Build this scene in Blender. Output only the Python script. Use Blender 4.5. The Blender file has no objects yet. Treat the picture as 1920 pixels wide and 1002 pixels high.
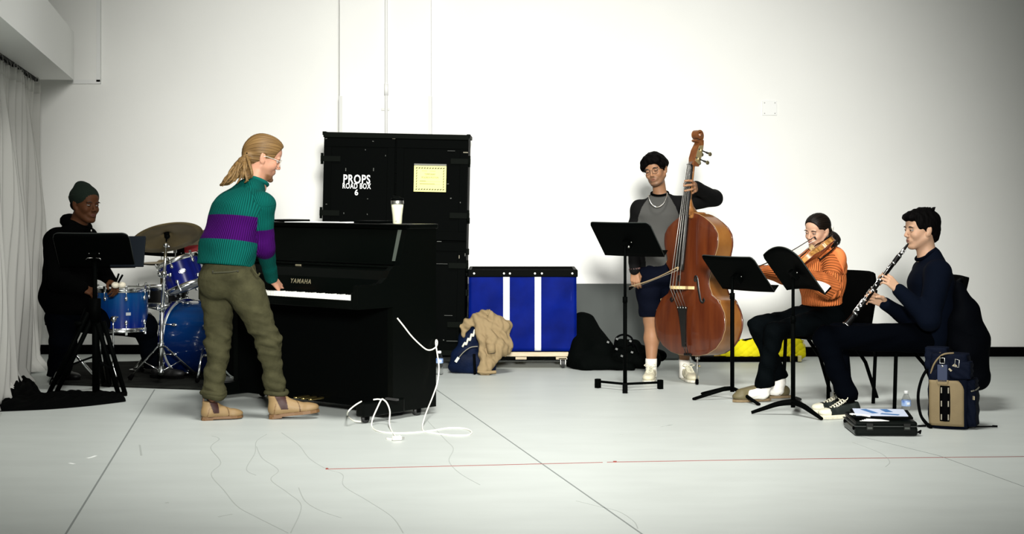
import bpy, bmesh, math, random
import numpy as np
from mathutils import Vector, Matrix, Quaternion
S = bpy.context.scene
COL = S.collection
F_PX, CAM_H, HOR = 3100.0, 1.42, 360.0        # focal length in pixels, eye height, horizon row (1920x1002 frame)
GK = F_PX * CAM_H
V = Vector
def P(px, py, d):                              # world point seen at a pixel at depth d
    return V(((px - 960) * d / F_PX, d, CAM_H - (py - HOR) * d / F_PX))
def GD(py): return GK / (py - HOR)             # depth of a floor point seen on row py
def G(px, py):
    p = P(px, py, GD(py)); p.z = 0; return p
def SC(d): return F_PX / d                     # pixels per metre at depth d

# ------------------------------------------------------------------ camera, world, lamps, exposure
cam = bpy.data.cameras.new('camera'); camo = bpy.data.objects.new('camera', cam); COL.objects.link(camo)
cam.sensor_width = 36; cam.lens = F_PX / 1920 * 36; cam.shift_y = -(501 - HOR) / 1920
cam.clip_end = 100
camo.location = (0, 0, CAM_H); camo.rotation_euler = (math.pi / 2, 0, 0); S.camera = camo
S.view_settings.view_transform = 'Standard'; S.view_settings.look = 'None'
S.view_settings.exposure = 0.0; S.view_settings.gamma = 1.0; S.view_settings.use_curve_mapping = False
W = bpy.data.worlds.new('room_light'); S.world = W; W.use_nodes = True
W.node_tree.nodes['Background'].inputs[0].default_value = (0.97, 1.0, 0.95, 1)
W.node_tree.nodes['Background'].inputs[1].default_value = 0.085
def area(name, loc, target, sx, sy, power, col=(1, 0.985, 0.94)):
    l = bpy.data.lights.new(name, 'AREA'); l.shape = 'RECTANGLE'; l.size = sx; l.size_y = sy; l.energy = power; l.color = col
    o = bpy.data.objects.new(name, l); COL.objects.link(o); o.location = loc
    o.rotation_euler = (V(target) - V(loc)).to_track_quat('-Z', 'Y').to_euler(); return o
def spot(name, loc, target, power, angle, blend, radius, col=(1, 0.985, 0.94)):
    l = bpy.data.lights.new(name, 'SPOT'); l.energy = power; l.spot_size = math.radians(angle); l.spot_blend = blend
    l.shadow_soft_size = radius; l.color = col
    o = bpy.data.objects.new(name, l); COL.objects.link(o); o.location = loc
    o.rotation_euler = (V(target) - V(loc)).to_track_quat('-Z', 'Y').to_euler(); return o
spot('vignette_spot', (0.4, -0.4, 3.1), (0.05, 13.0, 0.95), 9900, 39.5, 1.0, 0.6)  # added lamp near the camera; its soft cone makes the dark frame corners
spot('ceiling_spot', (0.2, 8.0, 7.2), (0.1, 10.4, 0.0), 2500, 80, 1.0, 1.1)

# ------------------------------------------------------------------ materials
MATS = {}
def nt(m): return m.node_tree
def mat(name, col, rough=0.6, metal=0.0, spec=0.5, noise=0.0, nscale=20.0, bump=0.0, bscale=60.0, stretch=(1, 1, 1), coat=0.0, sheen=0.0, col2=None, detail=4.0):
    if name in MATS: return MATS[name]
    if max(col) < .006 and rough > .4: spec = min(spec, .012)
    m = bpy.data.materials.new(name); m.use_nodes = True; MATS[name] = m
    t = m.node_tree; b = t.nodes['Principled BSDF']
    b.inputs['Base Color'].default_value = (*col, 1); b.inputs['Roughness'].default_value = rough
    b.inputs['Metallic'].default_value = metal; b.inputs['Specular IOR Level'].default_value = spec
    b.inputs['Coat Weight'].default_value = coat; b.inputs['Sheen Weight'].default_value = sheen
    if noise or bump:
        tc = t.nodes.new('ShaderNodeTexCoord'); mp = t.nodes.new('ShaderNodeMapping'); mp.inputs['Scale'].default_value = stretch
        t.links.new(tc.outputs['Object'], mp.inputs[0])
    if noise:
        n = t.nodes.new('ShaderNodeTexNoise'); n.inputs['Scale'].default_value = nscale; n.inputs['Detail'].default_value = detail
        t.links.new(mp.outputs[0], n.inputs['Vector'])
        r = t.nodes.new('ShaderNodeValToRGB')
        c2 = col2 if col2 else tuple(max(0, c * (1 - noise)) for c in col)
        r.color_ramp.elements[0].position = 0.3; r.color_ramp.elements[1].position = 0.7
        r.color_ramp.elements[0].color = (*c2, 1); r.color_ramp.elements[1].color = (*col, 1)
        t.links.new(n.outputs['Fac'], r.inputs[0]); t.links.new(r.outputs[0], b.inputs['Base Color'])
    if bump:
        n = t.nodes.new('ShaderNodeTexNoise'); n.inputs['Scale'].default_value = bscale; n.inputs['Detail'].default_value = 3
        t.links.new(mp.outputs[0], n.inputs['Vector'])
        bp = t.nodes.new('ShaderNodeBump'); bp.inputs['Strength'].default_value = bump; bp.inputs['Distance'].default_value = 0.01
        t.links.new(n.outputs['Fac'], bp.inputs['Height']); t.links.new(bp.outputs[0], b.inputs['Normal'])
    return m
BLACK = mat('black_paint', (0.0010, 0.0013, 0.0012), 0.55, spec=0.03)
BLACKM = mat('black_metal', (0.0012, 0.0015, 0.0014), 0.45, spec=0.06)
RUBBER = mat('black_rubber', (0.0012, 0.0012, 0.0012), 0.8, spec=0.03)
CHROME = mat('chrome', (0.75, 0.77, 0.76), 0.18, 1.0)
STEEL = mat('brushed_steel', (0.45, 0.45, 0.42), 0.35, 1.0)
BRASS = mat('brass', (0.55, 0.42, 0.15), 0.3, 1.0)
WHITE = mat('white_plastic', (0.85, 0.86, 0.80), 0.45)
PAPER = mat('paper', (0.85, 0.86, 0.84), 0.8)

# ------------------------------------------------------------------ mesh collecting
class MB:
    def __init__(self): self.v = []; self.f = []; self.mi = []; self.sm = []; self.cur = 0
    def add(self, vs, fs, smooth=False):
        o = len(self.v); self.v += [tuple(p) for p in vs]
        for f in fs: self.f.append(tuple(i + o for i in f)); self.mi.append(self.cur); self.sm.append(smooth)
        return self
    def m(self, i): self.cur = i; return self
    def box(self, c, s, R=None, bev=0.0):
        c = V(c); hx, hy, hz = s[0] / 2, s[1] / 2, s[2] / 2
        if bev > 0:
            bm = bmesh.new(); bmesh.ops.create_cube(bm, size=1)
            for w in bm.verts: w.co = V((w.co.x * s[0], w.co.y * s[1], w.co.z * s[2]))
            bmesh.ops.bevel(bm, geom=bm.edges[:], offset=min(bev, hx * .9, hy * .9, hz * .9), segments=2, affect='EDGES', profile=0.5)
            bm.verts.index_update(); vs = [w.co.copy() for w in bm.verts]; fs = [[w.index for w in f.verts] for f in bm.faces]; bm.free()
        else:
            vs = [V((x * hx, y * hy, z * hz)) for x in (-1, 1) for y in (-1, 1) for z in (-1, 1)]
            fs = [(0, 1, 3, 2), (4, 6, 7, 5), (0, 4, 5, 1), (2, 3, 7, 6), (0, 2, 6, 4), (1, 5, 7, 3)]
        if R is not None: vs = [R @ p for p in vs]
        return self.add([p + c for p in vs], fs)
    def tube(self, pts, r, n=8, caps=True, closed=False, flat=None):
        pts = [V(p) for p in pts]; N = len(pts); rs = r if isinstance(r, (list, tuple)) else [r] * N
        vs = []; fs = []; prev = None
        for i, p in enumerate(pts):
            a = pts[(i - 1) % N] if (closed or i > 0) else p; b = pts[(i + 1) % N] if (closed or i < N - 1) else p
            t = (b - a); t = t.normalized() if t.length > 1e-9 else V((0, 0, 1))
            if prev is None:
                u = t.cross(V((0, 0, 1))); u = u if u.length > 1e-3 else t.cross(V((0, 1, 0))); u.normalize()
            else:
                u = prev - t * prev.dot(t); u = u.normalized() if u.length > 1e-6 else t.orthogonal().normalized()
            prev = u; w = t.cross(u)
            for k in range(n):
                a_ = 2 * math.pi * k / n
                e1, e2 = (1, 1) if flat is None else flat
                vs.append(p + u * (math.cos(a_) * rs[i] * e1) + w * (math.sin(a_) * rs[i] * e2))
        M = N if closed else N - 1
        for i in range(M):
            for k in range(n):
                a0 = i * n + k; a1 = i * n + (k + 1) % n; b0 = ((i + 1) % N) * n + k; b1 = ((i + 1) % N) * n + (k + 1) % n
                fs.append((a0, a1, b1, b0))
        if caps and not closed: fs.append(tuple(range(n - 1, -1, -1))); fs.append(tuple(range((N - 1) * n, N * n)))
        return self.add(vs, fs, True)
    def lathe(self, prof, base=(0, 0, 0), axis=(0, 0, 1), n=24, cap0=True, cap1=True, smooth=True):
        base = V(base); ax = V(axis).normalized(); q = V((0, 0, 1)).rotation_difference(ax)
        vs = []; fs = []
        for r, z in prof:
            for k in range(n):
                a = 2 * math.pi * k / n; vs.append(base + q @ V((r * math.cos(a), r * math.sin(a), z)))
        for i in range(len(prof) - 1):
            for k in range(n): fs.append((i * n + k, i * n + (k + 1) % n, (i + 1) * n + (k + 1) % n, (i + 1) * n + k))
        if cap0: fs.append(tuple(range(n - 1, -1, -1)))
        if cap1: fs.append(tuple(range((len(prof) - 1) * n, len(prof) * n)))
        return self.add(vs, fs, smooth)
    def prism(self, poly, o, ux, uy, depth):
        """polygon (2D list) in plane (ux, uy) at o, extruded by the vector depth"""
        o = V(o); ux = V(ux); uy = V(uy); dp = V(depth); n = len(poly)
        a = [o + ux * x + uy * y for x, y in poly]; vs = a + [p + dp for p in a]
        fs = [tuple(range(n)), tuple(range(2 * n - 1, n - 1, -1))] + [(i, i + n, (i + 1) % n + n, (i + 1) % n) for i in range(n)]
        return self.add(vs, fs)
    def sphere(self, c, r, nu=12, nv=8, R=None):
        c = V(c); r = r if isinstance(r, (tuple, list)) else (r, r, r); vs = []; fs = []
        for j in range(1, nv):
            th = math.pi * j / nv
            for i in range(nu):
                ph = 2 * math.pi * i / nu
                p = V((r[0] * math.sin(th) * math.cos(ph), r[1] * math.sin(th) * math.sin(ph), r[2] * math.cos(th)))
                vs.append(c + (R @ p if R is not None else p))
        top = V((0, 0, r[2])); vs.append(c + (R @ top if R is not None else top)); vs.append(c - (R @ top if R is not None else top)); T = len(vs) - 2
        for i in range(nu): fs.append((T, i, (i + 1) % nu)); fs.append((T + 1, (nv - 2) * nu + (i + 1) % nu, (nv - 2) * nu + i))
        for j in range(nv - 2):
            for i in range(nu): fs.append((j * nu + i, (j + 1) * nu + i, (j + 1) * nu + (i + 1) % nu, j * nu + (i + 1) % nu))
        return self.add(vs, fs, True)
    def grid(self, fn, nu, nv, thick=0.0, smooth=True):
        """surface fn(u,v) for u,v in 0..1; thick gives a closed slab"""
        pts = [[V(fn(i / nu, j / nv)) for i in range(nu + 1)] for j in range(nv + 1)]
        vs = [p for row in pts for p in row]; w = nu + 1
        fs = [(j * w + i, j * w + i + 1, (j + 1) * w + i + 1, (j + 1) * w + i) for j in range(nv) for i in range(nu)]
        if thick:
            N = len(vs); back = []
            for j in range(nv + 1):
                for i in range(nu + 1):
                    du = pts[j][min(i + 1, nu)] - pts[j][max(i - 1, 0)]; dv = pts[min(j + 1, nv)][i] - pts[max(j - 1, 0)][i]
                    nn = du.cross(dv); nn = nn.normalized() if nn.length > 1e-12 else V((0, 0, 1)); back.append(pts[j][i] - nn * thick)
            vs = vs + back; fs = fs + [tuple(N + k for k in reversed(f)) for f in fs]
            for i in range(nu):
                fs.append((i + 1, i, N + i, N + i + 1)); b = nv * w; fs.append((b + i, b + i + 1, N + b + i + 1, N + b + i))
            for j in range(nv):
                a = j * w; fs.append((a, a + w, N + a + w, N + a)); e = a + nu; fs.append((e + w, e, N + e, N + e + w))
        return self.add(vs, fs, smooth)
def link(o, parent=None):
    COL.objects.link(o)
    if parent is not None: o.parent = parent
    return o
def world_inv(parent):
    M = Matrix.Identity(4)
    while parent is not None:
        M = Matrix.LocRotScale(parent.location, parent.rotation_euler, parent.scale) @ M; parent = parent.parent
    return M.inverted()
def obj(name, mb, mats, parent=None, label=None, world=False, fix=True):
    """one mesh object; world=True: mb is in world coordinates and is moved into the parent's frame"""
    me = bpy.data.meshes.new(name); me.from_pydata(mb.v, [], mb.f)
    mats = mats if isinstance(mats, (list, tuple)) else [mats]
    for m in mats: me.materials.append(m)
    me.polygons.foreach_set('material_index', mb.mi); me.polygons.foreach_set('use_smooth', mb.sm)
    if fix:
        bm = bmesh.new(); bm.from_mesh(me); bmesh.ops.recalc_face_normals(bm, faces=bm.faces[:]); bm.to_mesh(me); bm.free()
    if world and parent is not None: me.transform(world_inv(parent))
    me.update(); o = bpy.data.objects.new(name, me); link(o, parent)
    if label: o['label'] = label
    return o
def tag(o, label, cat, group=None):
    o['label'] = label; o['category'] = cat
    if group: o['group'] = group
    return o
def thing(name, label, cat, loc=(0, 0, 0), rz=0.0, group=None):
    o = bpy.data.objects.new(name, None); COL.objects.link(o); o.location = loc; o.rotation_euler = (0, 0, rz); o.empty_display_size = 0.05
    return tag(o, label, cat, group)
def struct(o): o['kind'] = 'structure'; return o
def single(name, mb, mats, label, cat, loc=None, group=None):
    """a thing that is one mesh, given in world coordinates, origin at its base"""
    a = np.array(mb.v); c = V(((a[:, 0].min() + a[:, 0].max()) / 2, (a[:, 1].min() + a[:, 1].max()) / 2, a[:, 2].min()))
    o = obj(name, mb, mats); o.data.transform(Matrix.Translation(-c)); o.location = c
    return tag(o, label, cat, group)
def text_mesh(body, size, bold=0.0, spacing=1.0, depth=0.0008, align='CENTER'):
    cu = bpy.data.curves.new('lettering', 'FONT'); cu.body = body; cu.size = size; cu.extrude = depth; cu.offset = bold
    cu.space_character = spacing; cu.align_x = align; cu.align_y = 'CENTER'; cu.resolution_u = 3
    o = bpy.data.objects.new('lettering', cu); COL.objects.link(o)
    dg = bpy.context.evaluated_depsgraph_get(); me = bpy.data.meshes.new_from_object(o.evaluated_get(dg))
    bpy.data.objects.remove(o); return me
def text(name, body, size, M, m, parent, bold=0.0, spacing=1.0, label=None, sx=1.0, depth=0.0008):
    """flat lettering: M maps the text plane (x right, y up, z out) into the parent's frame"""
    me = text_mesh(body, size, bold, spacing, depth); me.transform(Matrix.Diagonal((sx, 1, 1, 1))); me.transform(M); me.materials.clear(); me.materials.append(m)
    o = bpy.data.objects.new(name, me); link(o, parent)
    if label: o['label'] = label
    return o
def frame(o, x, y, z): return Matrix(((x[0], y[0], z[0], o[0]), (x[1], y[1], z[1], o[1]), (x[2], y[2], z[2], o[2]), (0, 0, 0, 1)))
def spline(pts, n=8):
    """Catmull-Rom through the points"""
    pts = [V(p) for p in pts]; out = []
    for i in range(len(pts) - 1):
        p0 = pts[max(i - 1, 0)]; p1 = pts[i]; p2 = pts[i + 1]; p3 = pts[min(i + 2, len(pts) - 1)]
        for k in range(n):
            t = k / n
            out.append(0.5 * ((2 * p1) + (p2 - p0) * t + (2 * p0 - 5 * p1 + 4 * p2 - p3) * t * t + (3 * p1 - p0 - 3 * p2 + p3) * t ** 3))
    out.append(pts[-1]); return out
def lerp(a, b, t): return a + (b - a) * t
# ================================================================== the room
WALLD = 14.25
m_wall = mat('white_wall_paint', (0.86, 0.865, 0.83), 0.75, noise=0.03, nscale=1.5, bump=0.05, bscale=140)
m_floor = mat('grey_dance_vinyl', (0.50, 0.535, 0.51), 0.45, spec=0.25, noise=0.07, nscale=2.2, stretch=(1, 2.5, 1), bump=0.03, bscale=30)
m_base = mat('black_vinyl_base', (0.0012, 0.0012, 0.0012), 0.6, spec=.05)
m_trim = mat('white_trim_paint', (0.80, 0.81, 0.79), 0.55)
m_guard = mat('corner_guard_plastic', (0.62, 0.63, 0.60), 0.5)
def sbox(name, lo, hi, m, parent=None):
    lo = V(lo); hi = V(hi); mb = MB().box((lo + hi) / 2, hi - lo); o = obj(name, mb, m, parent, world=True)
    if parent is None: struct(o)
    return o
floor = sbox('floor', (-7, 1.0, -0.06), (7, 14.9, 0), m_floor)
wall = sbox('wall_back', (-7, WALLD + 0.2, 0), (7, WALLD + 0.45, 7), m_wall)       # left bay, set back
xc0 = P(637, 0, WALLD - .1).x; xc1 = P(808, 0, WALLD - .1).x
wall2 = sbox('wall_right', (xc1 - .02, WALLD, 0), (7, WALLD + 0.2, 7), m_wall)        # right bay in the same run
col_ = sbox('wall_column', (xc0, WALLD - 0.10, 0), (xc1, WALLD + 0.2, 7), m_wall)
gz = CAM_H - (180 - HOR) / SC(WALLD - .1)
for i, x in enumerate((xc0, xc1)):
    s = 1 if i == 0 else -1
    mb = MB().box((x + s * .010, WALLD - .102, gz / 2), (.024, .008, gz)).box((x - s * .002, WALLD - .05, gz / 2), (.008, .1, gz))
    obj('corner_guard', mb, m_guard, col_, world=True)
bz = 0.083
b1 = sbox('baseboard_right', (xc1, WALLD - .012, 0), (7, WALLD, bz), m_base)
sbox('baseboard_left', (-7, WALLD + .188, 0), (xc0, WALLD + .2, bz), m_base)
# conduit on the column, with strap and box
xp = P(724, 0, WALLD - .13).x; zt = CAM_H - (205 - HOR) / SC(14.12)
mb = MB().tube([(xp, WALLD - .118, .0), (xp, WALLD - .118, 7)], .013, 10)
cond = struct(obj('trim_1', mb, m_trim)); cond['label'] = 'white conduit pipe running up the column'
obj('pipe_strap', MB().box((xp - .008, WALLD - .108, zt), (.07, .012, .02), bev=.002), m_guard, cond)
obj('pipe_coupling', MB().tube([(xp, WALLD - .118, zt + .12), (xp, WALLD - .118, zt + .22)], .018, 10), m_trim, cond)
# blank plate on the right bay
pc = P(1443, 203, WALLD); 
o = obj('trim_2', MB().box((pc.x, WALLD - .006, pc.z), (.125, .012, .125), bev=.003), m_trim); struct(o)
for sx in (-1, 1):
    for sz in (-1, 1): obj('screw', MB().lathe([(.005, 0), (.004, .003)], (pc.x + sx * .045, WALLD - .011, pc.z + sz * .045), (0, -1, 0), 8), STEEL, o)
# soffit beam along the left wall, slanting away from us
dirn = V((-0.187, 1, 0)).normalized(); nrm = V((1, .187, 0)).normalized()      # nrm points into the room
pe = V(((138 - 960) / F_PX * 14.2, 14.2, 0))
def along(t, off=0.0, z=0.0): return pe - dirn * t + nrm * off + V((0, 0, z))    # t metres towards us from the far end
zb = CAM_H + (HOR - 150) / SC(14.2); ztp = CAM_H + (HOR - 60) / SC(14.2)
mb = MB(); a = [along(0, 0, zb), along(7, 0, zb), along(7, -.8, zb), along(0, -.8, zb)]
vs = a + [p + V((0, 0, ztp - zb)) for p in a]
mb.add(vs, [(0, 1, 2, 3), (7, 6, 5, 4), (0, 4, 5, 1), (1, 5, 6, 2), (2, 6, 7, 3), (3, 7, 4, 0)])
sof = struct(obj('trim_3', mb, m_trim)); sof['label'] = 'white boxed beam above the grey curtain'
mb = MB(); a = [along(-1.2, -.8, 0), along(9, -.8, 0), along(9, -1.0, 0), along(-1.2, -1.0, 0)]; vs = a + [p + V((0, 0, 7)) for p in a]
mb.add(vs, [(0, 1, 2, 3), (7, 6, 5, 4), (0, 4, 5, 1), (1, 5, 6, 2), (2, 6, 7, 3), (3, 7, 4, 0)])
struct(obj('wall_left', mb, m_wall))
# raceway beside the beam on the back wall
y0 = WALLD + .2
xa = P(128, 0, y0).x; xb = P(190, 0, y0).x; zr = CAM_H + (HOR - 154) / SC(y0)
mb = MB().box(((xa + xb) / 2, y0 - .02, zr), (xb - xa, .04, .035)).box((xb - .017, y0 - .02, (zr + 7) / 2), (.035, .04, 7 - zr))
struct(obj('trim_4', mb, m_trim))['label'] = 'white surface raceway bending down beside the beam'

# floor seams, scuffs, red line
m_seam = mat('vinyl_seam', (0.20, 0.22, 0.21), 0.7)
m_scuff = mat('scuff', (0.36, 0.385, 0.365), 0.7)
m_red = mat('red_tape', (0.22, 0.05, 0.04), 0.7, spec=.1)
m_pale = mat('pale_scuff', (0.86, 0.88, 0.86), 0.6)
def strip(pts, w, h=.0009):
    mb = MB(); pts = [V((p.x, p.y, 0)) for p in pts]; L = []
    for i, p in enumerate(pts):
        t = (pts[min(i + 1, len(pts) - 1)] - pts[max(i - 1, 0)]).normalized(); n = V((-t.y, t.x, 0)) * (w / 2)
        L.append((p + n, p - n))
    vs = []; fs = []
    for a, b in L: vs += [a, b, a + V((0, 0, h)), b + V((0, 0, h))]
    for i in range(len(L) - 1):
        k = 4 * i; fs += [(k + 2, k + 3, k + 7, k + 6), (k, k + 2, k + 6, k + 4), (k + 1, k + 5, k + 7, k + 3)]
    return mb.add(vs, fs)
for pts, w in (([G(290, 731), G(122, 1004)], .009), ([G(818, 731), G(1020, 873), G(1215, 1010)], .008), ([G(1605, 817), G(1760, 855), G(1925, 915)], .004)):
    obj('seam', strip(pts, w), m_seam, floor)
for pts in ([(397, 818), (411, 824), (395, 840), (414, 868), (396, 890), (420, 920), (445, 950), (480, 970), (540, 1000)],
            [(500, 815), (481, 828), (478, 850), (462, 880), (480, 892)], [(481, 838), (492, 860), (522, 882), (508, 900), (540, 925), (565, 950), (545, 1000)],
            [(528, 812), (560, 835), (580, 860), (612, 880), (642, 890), (645, 912), (690, 940), (735, 970), (756, 1000)],
            [(560, 915), (572, 940), (600, 958), (640, 972)], [(802, 790), (835, 825), (850, 842), (842, 865), (862, 888), (900, 910)],
            [(1080, 940), (1120, 950), (1160, 960), (1188, 978), (1196, 992)], [(1598, 830), (1650, 850), (1668, 866), (1660, 876)]):
    obj('scuff_mark', strip(spline([G(*p) for p in pts], 6), .0045), m_scuff, floor)
for pts in ([(163, 860), (172, 858), (180, 855)], [(130, 869), (140, 871)]):
    obj('pale_mark', strip([G(*p) for p in pts], .016), m_pale, floor)
for pts in ([(262, 835), (265, 855)], [(410, 970), (435, 965)], [(1215, 800), (1260, 798)], [(310, 944), (316, 943)], [(1162, 816), (1168, 816)], [(1240, 801), (1262, 797)], [(1704, 831), (1714, 832)]):
    obj('scuff_mark', strip([G(*p) for p in pts], .010), m_scuff, floor)
mb = strip([G(612, 880.5), G(900, 873.5), G(1130, 868)], .0045, .0022); o2 = strip([G(1138, 867.6), G(1500, 861.5), G(1922, 857)], .0045, .0022); mb.add(o2.v, o2.f)
mb.box(G(613, 880.5) + V((0, 0, .003)), (.012, .012, .006)).box(G(1153, 867.3) + V((0, 0, .003)), (.018, .01, .006))
single('tape_line', mb, m_red, 'thin red line taped across the front of the grey floor', 'tape')

# ------------------------------------------------------------------ grey curtain with rings
m_curt = mat('pale_grey_drape', (0.50, 0.50, 0.47), 0.85, bump=0.05, bscale=200)
ct = thing('curtain', 'pale grey pleated curtain hanging under the boxed beam at left', 'curtain', along(2.6, -.30, 0))
zc = zb - .06
T0, T1 = 0.35, 4.9
random.seed(4)
def fold(t, z):
    f = (1 - z / zc)
    a = 2 * math.pi * (t / .235 + .13 * math.sin(t * 5.1))
    amp = lerp(.035, .085, min(1, f * 2.2))
    off = amp * (math.sin(a + .35 * math.sin(3 * t + 2.1 * f)) + .35 * math.sin(2.3 * a + 1.3 + f * 1.5)) + .02 * math.sin(9 * f + 4 * t)
    tt = t + .022 * math.cos(a) + .03 * f * math.sin(4.1 * t + 1) 
    if z < .10: off += (.10 - z) * 1.0 * (.4 + .6 * math.sin(7 * t))
    return along(tt, -.30 + off, z)
obj('drape', MB().grid(lambda u, v: fold(lerp(T0, T1, u), lerp(.012, zc, v)), 520, 44, .004), m_curt, ct, world=True)
hd = MB().grid(lambda u, v: fold(lerp(T0, T1, u), lerp(zc - .09, zc + .002, v)) + nrm * .004, 520, 2, .003)
obj('header_tape', hd, m_curt, ct, world=True)
obj('track', MB().box(along(2.6, -.30, zb - .012), (.03, 5.0, .024), Matrix.Rotation(math.atan2(.187, 1), 3, 'Z')), BLACKM, ct, world=True)
obj('painted_track_shade', MB().box(along(2.6, -.45, zb - .03), (.02, 5.2, .10), Matrix.Rotation(math.atan2(.187, 1), 3, 'Z')), BLACKM, ct, world=True)  # black strip added as painted shade in the gap above the curtain
t = T0
while t < T1:
    p = fold(t, zc - .02); mb = MB()
    ring = [p + V((0, 0, .036)) + nrm * (.014 * math.cos(a)) + V((0, 0, .032 * math.sin(a))) for a in [i * math.pi / 5 for i in range(10)]]
    obj('hook', mb.tube(ring, .0028, 5, closed=True), STEEL, ct, world=True); t += .118

# ------------------------------------------------------------------ black cloth on the floor, lower left
m_cloth = mat('black_cloth', (0.0016, 0.0018, 0.0018), 0.9, spec=.03, bump=.25, bscale=40)
def cloth(pts, hfn, name, label, seed):
    """a crumpled sheet inside a floor outline given as two pixel edges (far, near)"""
    far, near = pts; far = spline([G(*p) for p in far], 6); near = spline([G(*p) for p in near], 6)
    def fn(u, v):
        i = u * (len(far) - 1); a = far[int(i)].lerp(far[min(int(i) + 1, len(far) - 1)], i % 1)
        j = u * (len(near) - 1); b = near[int(j)].lerp(near[min(int(j) + 1, len(near) - 1)], j % 1)
        p = a.lerp(b, v); e = (math.sin(math.pi * v) ** .5) * (math.sin(math.pi * min(max(u, .001), .999)) ** .35)
        h = hfn(u, v) * e * (1 + .45 * math.sin(31 * u + 4 * math.sin(5 * v + seed)) * math.sin(6 * v + 9 * u + seed)) + .004
        return V((p.x, p.y, h + .006 * e * math.sin(70 * u + 11 * v)))
    return single(name, MB().grid(fn, 120, 30, .004), m_cloth, label, 'cloth')
cloth((((-40, 742), (60, 740), (130, 738), (190, 737), (228, 740)), ((-40, 774), (40, 771), (100, 768), (170, 762), (236, 754))), lambda u, v: .040 * (1 - .3 * u), 'black_cloth', 'long crumpled black cloth trailing from the curtain foot along the floor', 1.0)
cloth((((-40, 714), (0, 714), (30, 714), (56, 716)), ((-40, 765), (0, 763), (35, 760), (82, 748))), lambda u, v: .085 * (1 - .3 * u), 'black_cloth', 'black cloth heaped against the foot of the grey curtain at far left', 2.3)
# ================================================================== upright piano
PA = math.radians(41); PLEN = 1.54; PDEP = .69
pL = V((math.cos(PA), -math.sin(PA), 0)); pB = V((math.sin(PA), math.cos(PA), 0))
p0 = V(((671 - 960) / SC(10.07), 10.07, 0)) - pL * PLEN
piano = thing('upright_piano', 'black upright piano on casters with its right side toward us', 'piano', p0, -PA)
m_pia = mat('piano_black', (0.0010, 0.0015, 0.0012), 0.28, spec=0.07)
m_pin = mat('piano_satin', (0.0010, 0.0013, 0.0012), 0.45, spec=0.03)
m_ivory = mat('key_white', (0.86, 0.87, 0.82), 0.35)
m_gold = mat('gold_lettering', (0.34, 0.31, 0.20), 0.4, 0.6)
def pw(u, y, z): return p0 + pL * u + pB * y + V((0, 0, z))
def pu(px, y, it=30):                       # u along the piano for a pixel column at depth y
    lo, hi = -1, 3
    for _ in range(it):
        m = (lo + hi) / 2; w = pw(m, y, 0)
        if 960 + w.x / w.y * F_PX < px: lo = m
        else: hi = m
    return lo
cheek = [(.30, .045), (.69, .045), (.69, 1.185), (.425, 1.185), (.365, .985)] + [(.36, .958), (.31, .955), (.275, .93), (.245, .885), (.20, .855), (.15, .846), (.0, .846), (0, .70), (.30, .70)]
for nm, u in (('end_panel', 0), ('end_panel', PLEN - .045)):
    mb = MB().prism(cheek, (u, 0, 0), (0, 1, 0), (0, 0, 1), (.045, 0, 0)); obj(nm, mb, m_pia, piano)
    mb = MB().box((u + .0225, .215, .085), (.07, .36, .09), bev=.01); obj('toe_block', mb, m_pia, piano)
for u in (.0225, PLEN - .0225):
    for y in (.085, .54):
        c = obj('caster', MB().box((u, y, .055), (.035, .045, .02)).box((u - .014, y, .04), (.005, .03, .04)).box((u + .014, y, .04), (.005, .03, .04)), BLACKM, piano)
        obj('wheel', MB().lathe([(.029, -.010), (.031, -.006), (.031, .006), (.029, .010)], (u, y, .031), (1, 0, 0), 18), mat('caster_wheel', (.012, .012, .012), .4), c)
obj('lid', MB().box((PLEN / 2, .555, 1.2), (PLEN + .02, .29, .03), bev=.006), m_pia, piano)
obj('lid_flap', MB().box((PLEN / 2, .425, 1.2), (PLEN + .02, .03, .03), bev=.006), m_pia, piano)
pan = [(.372, .96), (.392, .96), (.455, 1.185), (.435, 1.185)]
obj('upper_panel', MB().prism([(y, z) for y, z in pan], (.045, 0, 0), (0, 1, 0), (0, 0, 1), (PLEN - .09, 0, 0)), m_pia, piano)
fr = [(.366, .985), (.375, .985), (.428, 1.18), (.419, 1.18)]
for u in (.045, PLEN - .075): obj('panel_stile', MB().prism(fr, (u, 0, 0), (0, 1, 0), (0, 0, 1), (.03, 0, 0)), mat('panel_edge', (.05, .06, .05), .35, spec=.5), piano)
obj('music_shelf', MB().box((PLEN / 2, .34, .948), (PLEN - .09, .07, .014), bev=.004), m_pia, piano)
fbp = [(.215, .785), (.235, .785), (.252, .86), (.285, .91), (.33, .938), (.325, .945), (.28, .925), (.238, .872)]
fb = obj('fallboard', MB().prism(fbp, (.045, 0, 0), (0, 1, 0), (0, 0, 1), (PLEN - .09, 0, 0)), m_pia, piano)
ul = pu(564, .226)
text('maker_name', 'YAMAHA', .042, frame(V((ul, .2255, .838)), V((1, 0, 0)), V((0, .26, .966)), V((0, -.966, .26))), m_gold, fb, bold=.0006, spacing=1.25, label='gold maker name on the fallboard')
obj('lock', MB().box((pu(561, .31), .302, .936), (.055, .008, .014), bev=.003), m_gold, fb)
obj('keybed', MB().box((PLEN / 2, .15, .7175), (PLEN - .09, .30, .035), bev=.004), m_pia, piano)
obj('key_slip', MB().box((PLEN / 2, .012, .742), (PLEN - .09, .018, .024), bev=.003), m_pia, piano)
for u in (.045, PLEN - .045 - .03): obj('key_block', MB().box((u + .015, .115, .765), (.03, .21, .07), bev=.004), m_pia, piano)
U0 = .078; KW = (PLEN - 2 * U0) / 52
wk = MB().box((0, 0, 0), (KW - .0012, .145, .032), bev=.0015); wme = None
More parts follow.
